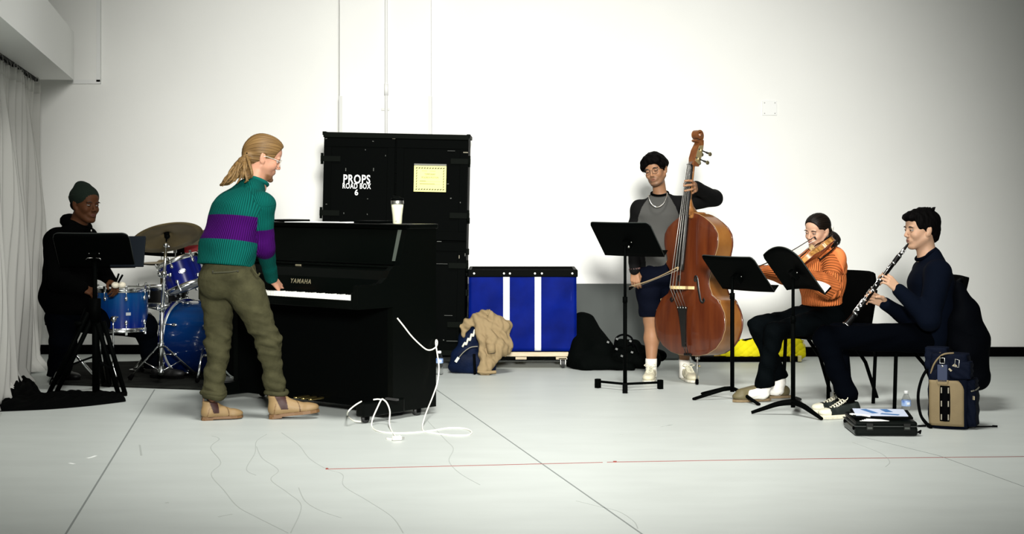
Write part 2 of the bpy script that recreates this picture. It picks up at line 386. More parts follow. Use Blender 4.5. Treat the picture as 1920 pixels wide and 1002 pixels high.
for i in range(52):
    if wme is None: o = obj('white_key', wk, m_ivory, piano); wme = o.data
    else: o = link(bpy.data.objects.new('white_key', wme), piano)
    o.location = (U0 + KW * (i + .5), .098, .766)
bk = MB().add([(-.006, -.048, 0), (.006, -.048, 0), (.006, .048, 0), (-.006, .048, 0), (-.0045, -.042, .012), (.0045, -.042, .012), (.0045, .048, .012), (-.0045, .048, .012)],
              [(3, 2, 1, 0), (4, 5, 6, 7), (0, 1, 5, 4), (1, 2, 6, 5), (2, 3, 7, 6), (3, 0, 4, 7)]); bme = None
for i in range(51):
    if (i + 5) % 7 in (2, 6): continue
    if bme is None: o = obj('black_key', bk, m_pin, piano); bme = o.data
    else: o = link(bpy.data.objects.new('black_key', bme), piano)
    o.location = (U0 + KW * (i + 1), .122, .782)
obj('lower_panel', MB().box((PLEN / 2, .312, .395), (PLEN - .09, .02, .60), bev=.004), m_pin, piano)
obj('bottom_rail', MB().box((PLEN / 2, .33, .09), (PLEN - .09, .05, .07), bev=.004), m_pin, piano)
obj('back_board', MB().box((PLEN / 2, .675, .6), (PLEN - .09, .02, 1.1)), m_pin, piano)
for k in (-1, 0, 1):
    u = pu(571, .2) + k * .07
    obj('pedal', MB().box((u, .245, .085), (.022, .11, .012), bev=.004).lathe([(.004, -.006), (.016, -.006), (.016, .006), (.004, .006)], (u, .19, .085), n=14), BRASS, piano)
obj('toe_bracket', MB().box((pu(735, .2), .20, .145), (.10, .02, .012)), mat('bracket_grey', (.03, .03, .03), .5), piano)

# things on the piano
u = pu(745, .52)
mug = thing('travel_mug', 'cream white travel mug with steel collar standing on the piano', 'mug', pw(u, .52, 1.215))
obj('cup', MB().lathe([(.027, 0), (.029, .004), (.031, .05), (.037, .10), (.039, .125)], n=28), mat('cream_enamel', (.66, .66, .48), .35), mug)
obj('collar', MB().lathe([(.0395, .125), (.041, .128), (.041, .148), (.0395, .15)], n=28), STEEL, mug)
obj('lid', MB().lathe([(.0405, .150), (.042, .152), (.042, .160), (.036, .166), (.012, .167)], n=28), BLACK, mug)
obj('lid_lever', MB().box((-.008, -.005, .174), (.05, .014, .008), V((0, 1, 0)) and Matrix.Rotation(.15, 3, 'Y'), bev=.002), BLACK, mug)
obj('logo', MB().box((-.006, -.0295, .018), (.012, .0015, .010)), mat('logo_grey', (.25, .25, .22), .5), mug)
u = pu(728, .57)
single('black_folder', MB().box(pw(u - .14, .58, 1.224), (.20, .18, .016), Matrix.Rotation(-PA + .1, 3, 'Z'), bev=.004), BLACK, 'closed black folder lying under the mug end of the piano', 'folder')
for k, (px, y, ln, rr) in enumerate(((585, .50, .30, .15), (652, .56, .22, -.1))):
    single('sheet_music', MB().box(pw(pu(px, y), y, 1.2172 + .001), (ln, .21, .003), Matrix.Rotation(-PA + rr, 3, 'Z')), PAPER,
           ('loose sheet music lying on the left end of the piano top', 'loose sheet music lying on the middle of the piano top, nearer the mug')[k], 'paper', group='sheets on the piano')
u = pu(540, .55)
single('black_folder', MB().box(pw(u, .56, 1.2245), (.24, .18, .014), Matrix.Rotation(-PA - .1, 3, 'Z'), bev=.004), BLACK, 'thin black folder on the piano top behind the standing man', 'folder')

# white cord hanging on the right side and lying on the floor
m_cord = mat('white_cord', (.86, .85, .74), .5)
def PRS(px, py, off=.012):                  # pixel -> point just off the piano's right side
    n = pL; p = pw(PLEN + off, 0, 0); d = V(((px - 960) / F_PX, 1, -(py - HOR) / F_PX)); o = V((0, 0, CAM_H))
    t = (p - o).dot(n) / d.dot(n); return o + d * t
def GZ(px, py, z=.004):
    p = P(px, py, F_PX * (CAM_H - z) / (py - HOR)); return p
path = [PRS(745, 597, .004), PRS(757, 612), PRS(771, 630), PRS(787, 646), PRS(800, 656), PRS(810, 656), PRS(818, 650), PRS(820, 642), PRS(818, 638), PRS(817, 645, .02), PRS(820, 665, .03), PRS(823, 690, .04), PRS(820, 718, .05), PRS(811, 745, .06)]
path += [P(800, 772, 10.22), P(794, 790, 10.05), GZ(792, 801), GZ(795, 809), GZ(815, 813), GZ(850, 817), GZ(878, 816), GZ(884, 810), GZ(870, 804), GZ(842, 803), GZ(810, 808), GZ(770, 812), GZ(730, 812), GZ(706, 808), P(697, 800, 10.02), P(699, 785, 10.03), P(708, 764, 10.07), P(715, 750, 10.1)]
path += [P(719, 750, 10.09), P(726, 757, 10.07), P(731, 772, 10.04), P(730, 792, 9.98), GZ(733, 806), GZ(741, 818), GZ(746, 822)]
cord = thing('power_cord', 'white power cord hanging on the piano side and looped on the floor', 'cord', GZ(790, 812, 0))
obj('wire', MB().tube(spline(path, 6), .0046, 7), m_cord, cord, world=True)
pl_ = GZ(744, 822, .014)
obj('plug', MB().box(pl_, (.055, .028, .024), Matrix.Rotation(.3, 3, 'Z'), bev=.006), m_cord, cord, world=True)
for k in (-1, 1): obj('prong', MB().box(pl_ + V((.034, k * .006 + .01, 0)), (.02, .002, .006), Matrix.Rotation(.3, 3, 'Z')), STEEL, cord, world=True)
obj('plug_tie', MB().tube(spline([GZ(725, 823), GZ(735, 824), GZ(745, 820), GZ(750, 818)], 4), .006, 6), m_cord, cord, world=True)
path2 = [P(678, 753, 10.1), P(665, 761, 10.06), P(653, 772, 10.0), GZ(652, 780), GZ(662, 789), GZ(678, 791), GZ(692, 790)]
obj('wire', MB().tube(spline(path2, 6), .0045, 7), m_cord, cord, world=True)
obj('wire', MB().tube(spline([P(700, 750, 10.1), P(708, 749, 10.1), P(716, 750, 10.1)], 4), .0045, 7), m_cord, cord, world=True)
# ================================================================== road box
rbD = 13.2; rs = SC(rbD); rbW = 272 / rs; rbH = CAM_H + (HOR - 250) / rs
rbc = V(((733.5 - 960) / rs, rbD, 0))
rb = thing('road_box', 'tall black two-door road box with white stencilled lettering behind the piano', 'road case', rbc)
rb.rotation_euler = (0, math.radians(1.2), 0)
m_rb = mat('road_box_black', (0.0010, 0.0014, 0.0012), .6, spec=.03)
m_rbm = mat('road_box_metal', (0.003, 0.004, 0.003), .5, spec=.05)
chip = mat('bare_chip', (.20, .18, .13), .7)
ZB = .13; TH = rbH
obj('carcass', MB().box((0, .36, (ZB + TH) / 2), (rbW, .64, TH - ZB), bev=.006), m_rb, rb)
zmid = CAM_H - (451 - HOR) / rs
for k, sx in enumerate((-1, 1)):
    for j, (z0, z1) in enumerate(((zmid + .008, TH - .045), (ZB + .02, zmid - .008))):
        cx = sx * rbW / 4; w = rbW / 2 - .012
        d = obj('door', MB().box((cx, .028, (z0 + z1) / 2), (w, .026, z1 - z0), bev=.004), m_rb, rb)
        mb = MB()
        for zz in (z0 + .035, z1 - .035): mb.box((cx, .011, zz), (w, .012, .07), bev=.002)
        for xx in (cx - w / 2 + .03, cx + w / 2 - .03): mb.box((xx, .0115, (z0 + z1) / 2), (.06, .011, z1 - z0 - .14), bev=.002)
        obj('door_frame', mb, m_rb, d)
        for zz in (z0 + (z1 - z0) * .25, z0 + (z1 - z0) * .79):
            obj('hinge', MB().box((sx * (rbW / 2 - .06), .002, zz), (.16, .010, .045), bev=.002).tube([(sx * (rbW / 2 + .008), .004, zz - .045), (sx * (rbW / 2 + .008), .004, zz + .045)], .011, 8), m_rbm, d)
for zz in (TH - .022, ZB + .012): obj('edge_rail', MB().box((0, .02, zz), (rbW + .004, .05, .042), bev=.004), m_rbm, rb)
for sx in (-1, 1): obj('edge_rail', MB().box((sx * (rbW / 2 - .002), .36, TH - .01), (.03, .66, .03), bev=.004), m_rbm, rb)
for zz in (1.33, .62): obj('latch', MB().box((0.02, -.002, zz), (.07, .02, .10), bev=.004), m_rbm, rb)
for k, zz in enumerate((1.2, .95, .78, .62, .40)): obj('side_latch', MB().box((rbW / 2 + .008, .10, zz), (.025, .05, .05), bev=.004), m_rbm, rb)
for k in range(18): obj('rivet', MB().lathe([(.005, 0), (.003, .003)], (0.006, -.001, .3 + k * .085), (0, -1, 0), 7), m_rbm, rb)
for sx in (-1, 1):
    for yy in (.08, .62):
        c = obj('caster', MB().box((sx * (rbW / 2 - .08), yy, ZB - .01), (.09, .09, .02)).box((sx * (rbW / 2 - .08) - .025, yy, .085), (.006, .05, .07)).box((sx * (rbW / 2 - .08) + .025, yy, .085), (.006, .05, .07)), m_rbm, rb)
        obj('wheel', MB().lathe([(.048, -.016), (.052, -.01), (.052, .01), (.048, .016)], (sx * (rbW / 2 - .08), yy, .052), (1, 0, 0), 18), RUBBER, c)
def rbx(px, py): return ((px - 741) / rs, CAM_H - (py - HOR) / rs)
fx = lambda x, z, y=-.001: frame(V((x, y, z)), V((1, 0, 0)), V((0, 0, 1)), V((0, -1, 0)))
m_sten = mat('stencil_white', (.88, .90, .88), .8)
for body, px, py, sz, bd, sx, sp in (('PROPS', 668.5, 337, .098, .0020, .72, 1.10), ('ROAD BOX', 668.5, 349.5, .060, .0012, .67, 1.12), ('6', 668.5, 361.5, .064, .0015, .95, 1)):
    x, z = rbx(px, py); z += (px - 741) / rs * math.tan(math.radians(1.2))
    text('lettering', body, sz, fx(x, z, .0145), m_sten, rb, bold=bd, spacing=sp, sx=sx)
# yellow placard in a sleeve
x0, z1 = rbx(776, 309); x1, z0 = rbx(836.5, 361.5)
dz = .019 + .006
x, z = (x0 + x1) / 2, (z0 + z1) / 2 + dz - .012
w, h = x1 - x0, z1 - z0
pk = obj('placard', MB().box((x, .006, z - .008), (w, .004, h - .016)), mat('placard_yellow', (.80, .78, .26), .6), rb, label='yellow placard with black hazard border')
obj('placard_strip', MB().box((x, .005, z + h / 2 - .008), (w, .008, .015)), mat('strip_grey', (.10, .10, .075), .5), rb)
m_ink = mat('ink', (.03, .03, .015), .8)
mb = MB(); bw, bh = w * .42, h * .38; zc_ = z - .008; dl = .019
def dash(cx, cz): 
    mb.add([(cx - .010, .0032, cz - .0045), (cx + .002, .0032, cz - .0045), (cx + .010, .0032, cz + .0045), (cx - .002, .0032, cz + .0045)], [(0, 1, 2, 3)])
for i in range(11):
    for s_ in (-1, 1): dash(x - bw + 2 * bw * i / 10, zc_ + s_ * bh)
for i in range(1, 8):
    for s_ in (-1, 1):
        cz = zc_ - bh + 2 * bh * i / 8; cx = x + s_ * bw
        mb.add([(cx - .0045, .0032, cz - .010), (cx + .0015, .0032, cz - .006), (cx + .0045, .0032, cz + .010), (cx - .0015, .0032, cz + .006)], [(0, 1, 2, 3)])
obj('hazard_border', mb, m_ink, pk, fix=False)
M1 = fx(x, zc_ + .035, .0034); text('lettering', 'TEMPORARY', .020, M1, m_ink, pk, spacing=1.1, sx=.72)
M1 = fx(x, zc_ + .010, .0034); text('lettering', 'ROADBOX POSITION', .019, M1, m_ink, pk, spacing=1.1, sx=.68)
mb = MB()
for dz_, l1 in ((-.022, .05), (-.044, .12)):
    mb.box((x, .0035, zc_ + dz_), (.165, .001, .0016)).box((x - .082 + l1 / 2, .0034, zc_ + dz_ + .004), (l1, .001, .004))
mb.box((x - .045, .0035, zc_ + .062), (.04, .001, .003)).box((x + .02, .0035, zc_ + .062), (.045, .001, .003))
obj('form_lines', mb, mat('ink_pale', (.30, .29, .10), .8), pk)
random.seed(7)
for px, py, ww, hh, c in ((737, 259, 8, 5, 1), (752, 259, 5, 4, 1), (872, 286, 13, 3, 1), (610, 260, 5, 2, 0), (698, 265, 4, 2, 0), (684, 281, 2, 3, 0), (722, 292, 1.5, 4, 0), (840, 345, 5, 2, 0), (846, 372, 4, 3, 0), (613, 383, 4, 2, 0), (690, 373, 3, 2, 0),
                          (646, 400, 1.5, 5, 0), (690, 402, 1.5, 4, 0), (864, 380, 2, 4, 0), (826, 453, 12, 2, 0), (864, 482, 2, 10, 1), (875, 478, 2, 9, 0), (845, 283, 20, 1, 0), (648, 318, 2, 10, 0), (700, 318, 2, 10, 0), (832, 495, 30, 1, 0), (846, 592, 22, 1.2, 0), (854, 640, 30, 1.5, 0), (838, 638, 3, 3, 0), (612, 296, 12, 1.2, 0)):
    X, Z = rbx(px, py); Z += X * math.tan(math.radians(1.2))
    obj('paint_chip', MB().box((X, .0022, Z), (ww * .7 / rs, .006, hh * .6 / rs), Matrix.Rotation(random.uniform(-.3, .3) if ww < 8 and hh < 8 else 0, 3, 'Y')), chip if c else mat('chip_grey', (.07, .075, .065), .7), rb)

# ================================================================== blue basket cart
cD = 13.26; cs = SC(cD); cW = 200 / cs; cDp = .58
ca = thing('basket_cart', 'blue canvas basket cart with white stripes, black rim and wooden base', 'cart', ((980 - 960) / cs, cD, 0))
m_blue = mat('blue_canvas', (.0004, .0085, .16), .6, spec=.05, noise=.45, nscale=5, bump=.15, bscale=14)
m_wht = mat('white_webbing', (.80, .82, .82), .7)
m_wood = mat('pale_wood', (.55, .46, .31), .6, noise=.2, nscale=14, stretch=(1, 6, 6))
zr1 = CAM_H - (506 - HOR) / cs; zr0 = CAM_H - (520 - HOR) / cs; zb0 = CAM_H - (659 - HOR) / cs
def cdent(x, z):
    return .018 * math.sin(9 * x + 2) * math.sin(6 * z + 1) + .010 * math.exp(-((x - .25) ** 2 + (z - .55) ** 2) / .015) + .011 * math.sin(23 * x - 14 * z) * math.sin(8 * z)
def cwall(u, v, side):
    z = lerp(zb0, zr1 - .005, v); hw = lerp(.435 * cW / .855 * .985, cW / 2, v) ; hd = lerp(cDp / 2 - .01, cDp / 2, v); m = 4 * u * (1 - u) * math.sin(math.pi * min(v, 1)) ** .6
    if side == 0: x = lerp(-hw, hw, u); return V((x, cDp / 2 - hd - m * .6 * cdent(x, z) - .01 * m, z))
    if side == 1: return V((hw + .012 * m * math.sin(5 * z), cDp / 2 - hd + 2 * hd * u, z))
    if side == 2: return V((hw - 2 * hw * u, cDp / 2 + hd, z))
    return V((-hw - .012 * m * math.sin(5 * z), cDp / 2 + hd - 2 * hd * u, z))
mb = MB()
for s_ in range(4): mb.grid(lambda u, v: cwall(u, v, s_), 36, 24, -.004)
mb.box((0, cDp / 2, zb0 + .004), (cW * .95, cDp - .03, .008))
obj('canvas_bag', mb, m_blue, ca)
for px in (949.5, 1008.5):
    x = (px - 980) / cs
    mb = MB().grid(lambda u, v: V((x + (u - .5) * .052, cwall(.5 + x / cW, v, 0).y - .006, lerp(zb0 + .005, zr0 + .01, v))), 2, 20, -.003)
    obj('white_stripe', mb, m_wht, ca)
for px in (890, 1071):
    x = (px - 980) / cs; obj('stitched_seam', MB().tube([V((x, cwall(.5 + x / cW * .97, v, 0).y - .001, lerp(zb0 + .02, zr0, v))) for v in [i / 10 for i in range(11)]], .0016, 5), mat('blue_thread', (.05, .09, .5), .6), ca)
rim = MB()
for (a, b) in ((V((-cW / 2, 0, 0)), V((cW / 2, 0, 0))), (V((cW / 2, 0, 0)), V((cW / 2, cDp, 0))), (V((cW / 2, cDp, 0)), V((-cW / 2, cDp, 0))), (V((-cW / 2, cDp, 0)), V((-cW / 2, 0, 0)))):
    c = (a + b) / 2; L = b - a; rim.box(c + V((0, 0, (zr0 + zr1) / 2)), (abs(L.x) + .028 if L.x else .026, abs(L.y) + .028 if L.y else .026, zr1 - zr0), bev=.008)
obj('rim', rim, mat('black_vinyl', (.0014, .0018, .0016), .45, spec=.08), ca)
for px in (889, 945, 956, 1003, 1016, 1073):
    obj('rivet', MB().lathe([(.009, 0), (.008, .003), (.004, .005)], ((px - 980) / cs, -.014, zr1 - .030), (0, -1, 0), 10), WHITE, ca)
bx0 = (925 - 980) / cs; zbt = CAM_H - (662 - HOR) / cs; zbb = CAM_H - (670 - HOR) / cs
hw = (1066 - 980) / cs
obj('base_board', MB().box((0, cDp / 2 - .01, (zbt + zbb) / 2 + .004), (2 * hw, cDp - .04, .036), bev=.004), m_wood, ca)
for x in ((977 - 980) / cs, (1053 - 980) / cs, -(1053 - 980) / cs): obj('cross_batten', MB().box((x, cDp / 2, zbb - .012), (.09, cDp - .06, .022), bev=.003), m_wood, ca)
for sx in (-1, 1):
    for yy in (.06, cDp - .06):
        x = sx * (1056 - 980) / cs
        c = obj('caster', MB().box((x, yy, .078), (.07, .06, .008)).box((x - .019, yy, .055), (.004, .035, .05)).box((x + .019, yy, .055), (.004, .035, .05)), STEEL, ca)
        obj('wheel', MB().lathe([(.034, -.013), (.038, -.008), (.038, .008), (.034, .013)], (x, yy, .038), (1, 0, 0), 18), mat('wheel_black', (.02, .02, .02), .5), c)
        obj('hub', MB().lathe([(.020, -.0145), (.020, .0145)], (x, yy, .038), (1, 0, 0), 12), mat('wheel_grey', (.35, .36, .34), .5), c)

# ================================================================== leaning grey panel
pxa = P(872, 0, 14.0).x; pxb = P(1272, 0, 14.0).x; zpt = CAM_H - (531 - HOR) / SC(14.2)
mb = MB(); lean = math.atan2(.24, zpt)
R = Matrix.Rotation(-lean, 3, 'X')
mb.box(V(((pxa + pxb) / 2, 14.20 - .145, zpt / 2)), (pxb - pxa, .03, zpt / math.cos(lean) - .012), R, bev=.01)
pn = single('leaning_panel', mb, mat('dark_grey_panel', (.052, .060, .055), .75, noise=.12, nscale=3), 'long low dark grey panel leaning on the wall behind the cart', 'panel')
# ================================================================== yellow quilted case on the floor by the wall
yc = thing('instrument_case', 'yellow quilted open instrument case lying by the black baseboard', 'case', P(1440, 672, 13.9) * 1)
yc.location = (P(1440, 0, 13.85).x, 13.85, 0)
m_yel = mat('yellow_quilt', (.74, .66, .012), .6, spec=.05)
ys = SC(13.85)
def yx(px): return (px - 1440) / ys
def yz(py): return CAM_H - (py - HOR) / ys
# outline: low at left, round at right
outl = [(1340, 668), (1340, 652), (1352, 648), (1378, 641), (1412, 635), (1450, 629), (1490, 630), (1502, 640), (1504, 652), (1499, 664), (1490, 668)]
top = spline([V((yx(a), 0, yz(b))) for a, b in outl[2:9]], 6)
def yq(u, v):
    i = u * (len(top) - 1); a = top[int(i)].lerp(top[min(int(i) + 1, len(top) - 1)], i % 1)
    zb_ = .035; z = lerp(zb_, a.z - .008, v); x = a.x
    q = .016 * abs(math.sin((x * 1.0 + z * 1.25) * math.pi / .075)) ** .55 * abs(math.sin((x * 1.0 - z * 1.25) * math.pi / .075)) ** .55
    return V((x, -q - .01 + .03 * v, z))
obj('quilted_lining', MB().grid(yq, 150, 34, -.03), m_yel, yc)
obj('case_edge', MB().tube([p + V((0, -.012, 0)) for p in top] + [V((yx(1498), -.012, .045)), V((yx(1488), -.012, .035))], .008, 7), BLACK, yc)
obj('gold_piping', MB().tube(spline([V((yx(1505), -.02, yz(640))), V((yx(1506), -.02, yz(652))), V((yx(1501), -.02, yz(663))), V((yx(1492), -.02, yz(668)))], 5), .006, 6), mat('pale_gold', (.62, .55, .25), .5), yc)
obj('case_shell', MB().box((yx(1400), .06, .022), ((1500 - 1300) / ys, .26, .044), bev=.012), BLACK, yc)
for px in (1482, 1496): obj('buckle', MB().box((yx(px), -.085, .03), (.03, .03, .05), bev=.004), mat('pale_gold', (.62, .55, .25), .5), yc)
wd = MB().grid(lambda u, v: V((yx(lerp(1338, 1378, u)), -.03 + .05 * v, lerp(.05, yz(lerp(658, 646, u)), v))), 8, 6, .02)
obj('amber_lining', wd, mat('amber_cloth', (.60, .38, .05), .6), yc)
# ================================================================== soft-body modelling: blended limbs sampled on a grid and meshed in one skin
class Fld:
    def __init__(s, lo, hi, h):
        s.lo = np.array(lo, np.float32); s.h = h
        s.n = np.ceil((np.array(hi) - np.array(lo)) / h).astype(int) + 1
        s.F = np.full(s.n, 0.3, np.float32)
    def win(s, lo, hi):
        a = np.clip(np.floor((np.array(lo) - s.lo) / s.h).astype(int), 0, s.n); b = np.clip(np.ceil((np.array(hi) - s.lo) / s.h).astype(int) + 1, 0, s.n)
        if (b <= a).any(): return None
        ax = [(s.lo[i] + s.h * np.arange(a[i], b[i])).astype(np.float32) for i in range(3)]
        return (slice(a[0], b[0]), slice(a[1], b[1]), slice(a[2], b[2])), ax[0][:, None, None], ax[1][None, :, None], ax[2][None, None, :]
    def put(s, sl, d, k, sub):
        A = s.F[sl]
        if sub: d = -d
        if not sub:
            h = np.clip(.5 + .5 * (A - d) / k, 0, 1); s.F[sl] = A * (1 - h) + d * h - k * h * (1 - h)
        else:
            h = np.clip(.5 - .5 * (A - d) / k, 0, 1); s.F[sl] = A * (1 - h) + d * h + k * h * (1 - h)
    def cone(s, a, b, r1, r2, k=.02, w=None, e=1.0, sub=False):
        a = np.array(a, np.float32); b = np.array(b, np.float32); R = max(r1, r2) * max(e, 1) + k + 3 * s.h
        g = s.win(np.minimum(a, b) - R, np.maximum(a, b) + R)
        if g is None: return
        sl, X, Y, Z = g; x = X - a[0]; y = Y - a[1]; z = Z - a[2]; ba = b - a
        if w is not None and e != 1.0:
            w = np.array(w, np.float32); w = w / np.linalg.norm(w); q = (1 / e - 1)
            c = (x * w[0] + y * w[1] + z * w[2]) * q; x = x + c * w[0]; y = y + c * w[1]; z = z + c * w[2]
            ba = ba + w * float(ba @ w) * q
        t = np.clip((x * ba[0] + y * ba[1] + z * ba[2]) / max(float(ba @ ba), 1e-9), 0, 1)
        d = np.sqrt((x - t * ba[0]) ** 2 + (y - t * ba[1]) ** 2 + (z - t * ba[2]) ** 2) - (r1 + (r2 - r1) * t)
        s.put(sl, d, k, sub)
    def ell(s, c, r, R=None, k=.02, sub=False):
        c = np.array(c, np.float32); r = np.array(r, np.float32); m = r.max() + k + 3 * s.h
        g = s.win(c - m, c + m)
        if g is None: return
        sl, X, Y, Z = g; x = X - c[0]; y = Y - c[1]; z = Z - c[2]
        if R is not None:
            R = np.array(R, np.float32)          # columns are the ellipsoid's axes
            x, y, z = (x * R[0, i] + y * R[1, i] + z * R[2, i] for i in range(3))
        k0 = np.sqrt((x / r[0]) ** 2 + (y / r[1]) ** 2 + (z / r[2]) ** 2); k1 = np.sqrt((x / r[0] ** 2) ** 2 + (y / r[1] ** 2) ** 2 + (z / r[2] ** 2) ** 2)
        s.put(sl, k0 * (k0 - 1) / np.maximum(k1, 1e-6), k, sub)
    def half(s, p, n, k=.005):
        """cut away everything on the side n points to"""
        p = np.array(p); n = np.array(n) / np.linalg.norm(n)
        ax = [(s.lo[i] + s.h * np.arange(s.n[i])).astype(np.float32) for i in range(3)]
        d = -((ax[0][:, None, None] - p[0]) * n[0] + (ax[1][None, :, None] - p[1]) * n[1] + (ax[2][None, None, :] - p[2]) * n[2])
        s.put((slice(None),) * 3, d, k, True)
    def mesh(s, smooth=1, disp=None):
        F = s.F; neg = F < 0; v = [neg[i:i - 1 or None, j:j - 1 or None, k:k - 1 or None] for i in (0, 1) for j in (0, 1) for k in (0, 1)]
        an = v[0].copy(); al = v[0].copy()
        for q in v[1:]: an |= q; al &= q
        act = an & ~al; I = np.argwhere(act).astype(np.int32); idg = np.full(act.shape, -1, np.int32); idg[act] = np.arange(len(I), dtype=np.int32)
        cs = [(i, j, k) for i in (0, 1) for j in (0, 1) for k in (0, 1)]
        vals = {c: F[I[:, 0] + c[0], I[:, 1] + c[1], I[:, 2] + c[2]] for c in cs}
        acc = np.zeros((len(I), 3), np.float32); cnt = np.zeros(len(I), np.float32)
        for c in cs:
            for ax in range(3):
                if c[ax]: continue
                c2 = tuple(c[i] + (i == ax) for i in range(3)); a = vals[c]; b = vals[c2]; m = (a < 0) != (b < 0)
                t = a[m] / (a[m] - b[m]); p = np.tile(np.array(c, np.float32), (m.sum(), 1)); p[:, ax] += t; acc[m] += p; cnt[m] += 1
        Vv = s.lo + s.h * (I + acc / cnt[:, None]); Q = []
        for ax in range(3):
            o1, o2 = [i for i in range(3) if i != ax]
            sa = [slice(1, -1)] * 3; sb = [slice(1, -1)] * 3; sa[ax] = slice(0, -1); sb[ax] = slice(1, None)
            A = neg[tuple(sa)]; B = neg[tuple(sb)]; e = np.argwhere(A != B)
            if not len(e): continue
            fl = A[tuple(e.T)]; off = np.ones(3, int); off[ax] = 0; e = e + off
            def cid(d1, d2):
                q = e.copy(); q[:, o1] -= d1; q[:, o2] -= d2; return idg[tuple(q.T)]
            q = np.stack([cid(0, 0), cid(1, 0), cid(1, 1), cid(0, 1)], 1)
            flip = fl if ax != 1 else ~fl
            q[~flip] = q[~flip][:, ::-1]; Q.append(q)
        Q = np.concatenate(Q); Q = Q[(Q >= 0).all(1)]
        for _ in range(smooth):
            acc = np.zeros_like(Vv); cnt = np.zeros(len(Vv), np.float32)
            for a, b in ((0, 1), (1, 2), (2, 3), (3, 0)):
                for i in range(3): acc[:, i] += np.bincount(Q[:, a], Vv[Q[:, b], i], len(Vv)) + np.bincount(Q[:, b], Vv[Q[:, a], i], len(Vv))
                cnt += np.bincount(Q[:, a], minlength=len(Vv)) + np.bincount(Q[:, b], minlength=len(Vv))
            Vv = Vv * .5 + .5 * acc / np.maximum(cnt, 1)[:, None]
        if disp is not None:
            n1 = np.cross(Vv[Q[:, 1]] - Vv[Q[:, 0]], Vv[Q[:, 3]] - Vv[Q[:, 0]]); N = np.zeros_like(Vv)
            for a in range(4):
                for i in range(3): N[:, i] += np.bincount(Q[:, a], n1[:, i], len(Vv))
            N /= np.maximum(np.linalg.norm(N, axis=1), 1e-9)[:, None]
            Vv = Vv + N * disp(Vv)[:, None]
        return Vv.astype(np.float32), Q
def npmesh(name, Vv, Q, mats, parent=None, attrs=None, label=None):
    me = bpy.data.meshes.new(name); me.vertices.add(len(Vv)); me.loops.add(Q.size); me.polygons.add(len(Q))
    W_ = Vv
    if parent is not None:
        Mi = np.array(world_inv(parent)); W_ = Vv @ Mi[:3, :3].T + Mi[:3, 3]
    me.vertices.foreach_set('co', W_.astype(np.float32).ravel()); me.loops.foreach_set('vertex_index', Q.astype(np.int32).ravel())
    me.polygons.foreach_set('loop_start', np.arange(0, Q.size, 4, dtype=np.int32)); me.polygons.foreach_set('use_smooth', np.ones(len(Q), bool))
    for m in (mats if isinstance(mats, (list, tuple)) else [mats]): me.materials.append(m)
    for k, a in (attrs or {}).items():
        if a.ndim == 1: me.attributes.new(k, 'FLOAT', 'POINT').data.foreach_set('value', a.astype(np.float32))
        elif a.shape[1] == 4: me.attributes.new(k, 'FLOAT_COLOR', 'POINT').data.foreach_set('color', a.astype(np.float32).ravel())
        else: me.attributes.new(k, 'FLOAT_VECTOR', 'POINT').data.foreach_set('vector', a.astype(np.float32).ravel())
    me.update(calc_edges=True); o = bpy.data.objects.new(name, me); link(o, parent)
    if label: o['label'] = label
    return o
# primitives are kept in lists so that skin can reuse a garment's list, shrunk
def C_(a, b, r1, r2, k=.02, w=None, e=1.0): return ('c', a, b, r1, r2, k, w, e)
def E_(c, r, R=None, k=.02): return ('e', c, r, R, k)
def L_(pts, rs, k=.02, w=None, e=1.0): return [C_(pts[i], pts[i + 1], rs[i], rs[i + 1], k, w, e) for i in range(len(pts) - 1)]
def apply(f, prims, grow=0.0):
    for p in prims:
        if p[0] == 'c': f.cone(p[1], p[2], max(p[3] + grow, .004), max(p[4] + grow, .004), p[5], p[6], p[7])
        else: f.ell(p[1], [max(x + grow, .004) for x in p[2]], p[3], p[4])
def bounds(prims, m=.03):
    lo = np.full(3, 1e9); hi = -lo
    for p in prims:
        if p[0] == 'c':
            for q, r in ((p[1], p[3]), (p[2], p[4])):
                q = np.array(q); r = r * max(p[7], 1); lo = np.minimum(lo, q - r); hi = np.maximum(hi, q + r)
        else: q = np.array(p[1]); r = max(p[2]); lo = np.minimum(lo, q - r); hi = np.maximum(hi, q + r)
    return lo - m, hi + m
def build(prims, h, grow=0.0, subs=(), cuts=(), smooth=1, disp=None, after=()):
    lo, hi = bounds(list(prims) + list(after)); f = Fld(lo, hi, h); apply(f, prims, grow)
    for q in subs:
        if q[0] == 'c': f.cone(q[1], q[2], q[3], q[4], q[5], q[6], q[7], sub=True)
        else: f.ell(q[1], q[2], q[3], q[4], sub=True)
    for p, n in cuts: f.half(p, n)
    apply(f, after, grow)
    return f.mesh(smooth, disp)
def folds(amp, freq, seed, dirv=(0, 0, 1), cross=.35):
    """cloth folds running across dirv"""
    rng = np.random.RandomState(seed); d = np.array(dirv, float); d /= np.linalg.norm(d)
    ks = []
    for i in range(7):
        q = rng.normal(size=3) * cross; ks.append(((d + q) * freq * rng.uniform(.5, 1.6), rng.uniform(0, 6.28), rng.uniform(.5, 1)))
    def fn(p):
        s_ = sum(a * np.sin(p @ k + ph + 1.2 * np.sin(p @ (k[[1, 2, 0]] * .5) + ph)) for k, ph, a in ks)
        s_ = s_ / 3.5; return amp * (np.sign(s_) * np.abs(s_) ** .8)
    return fn
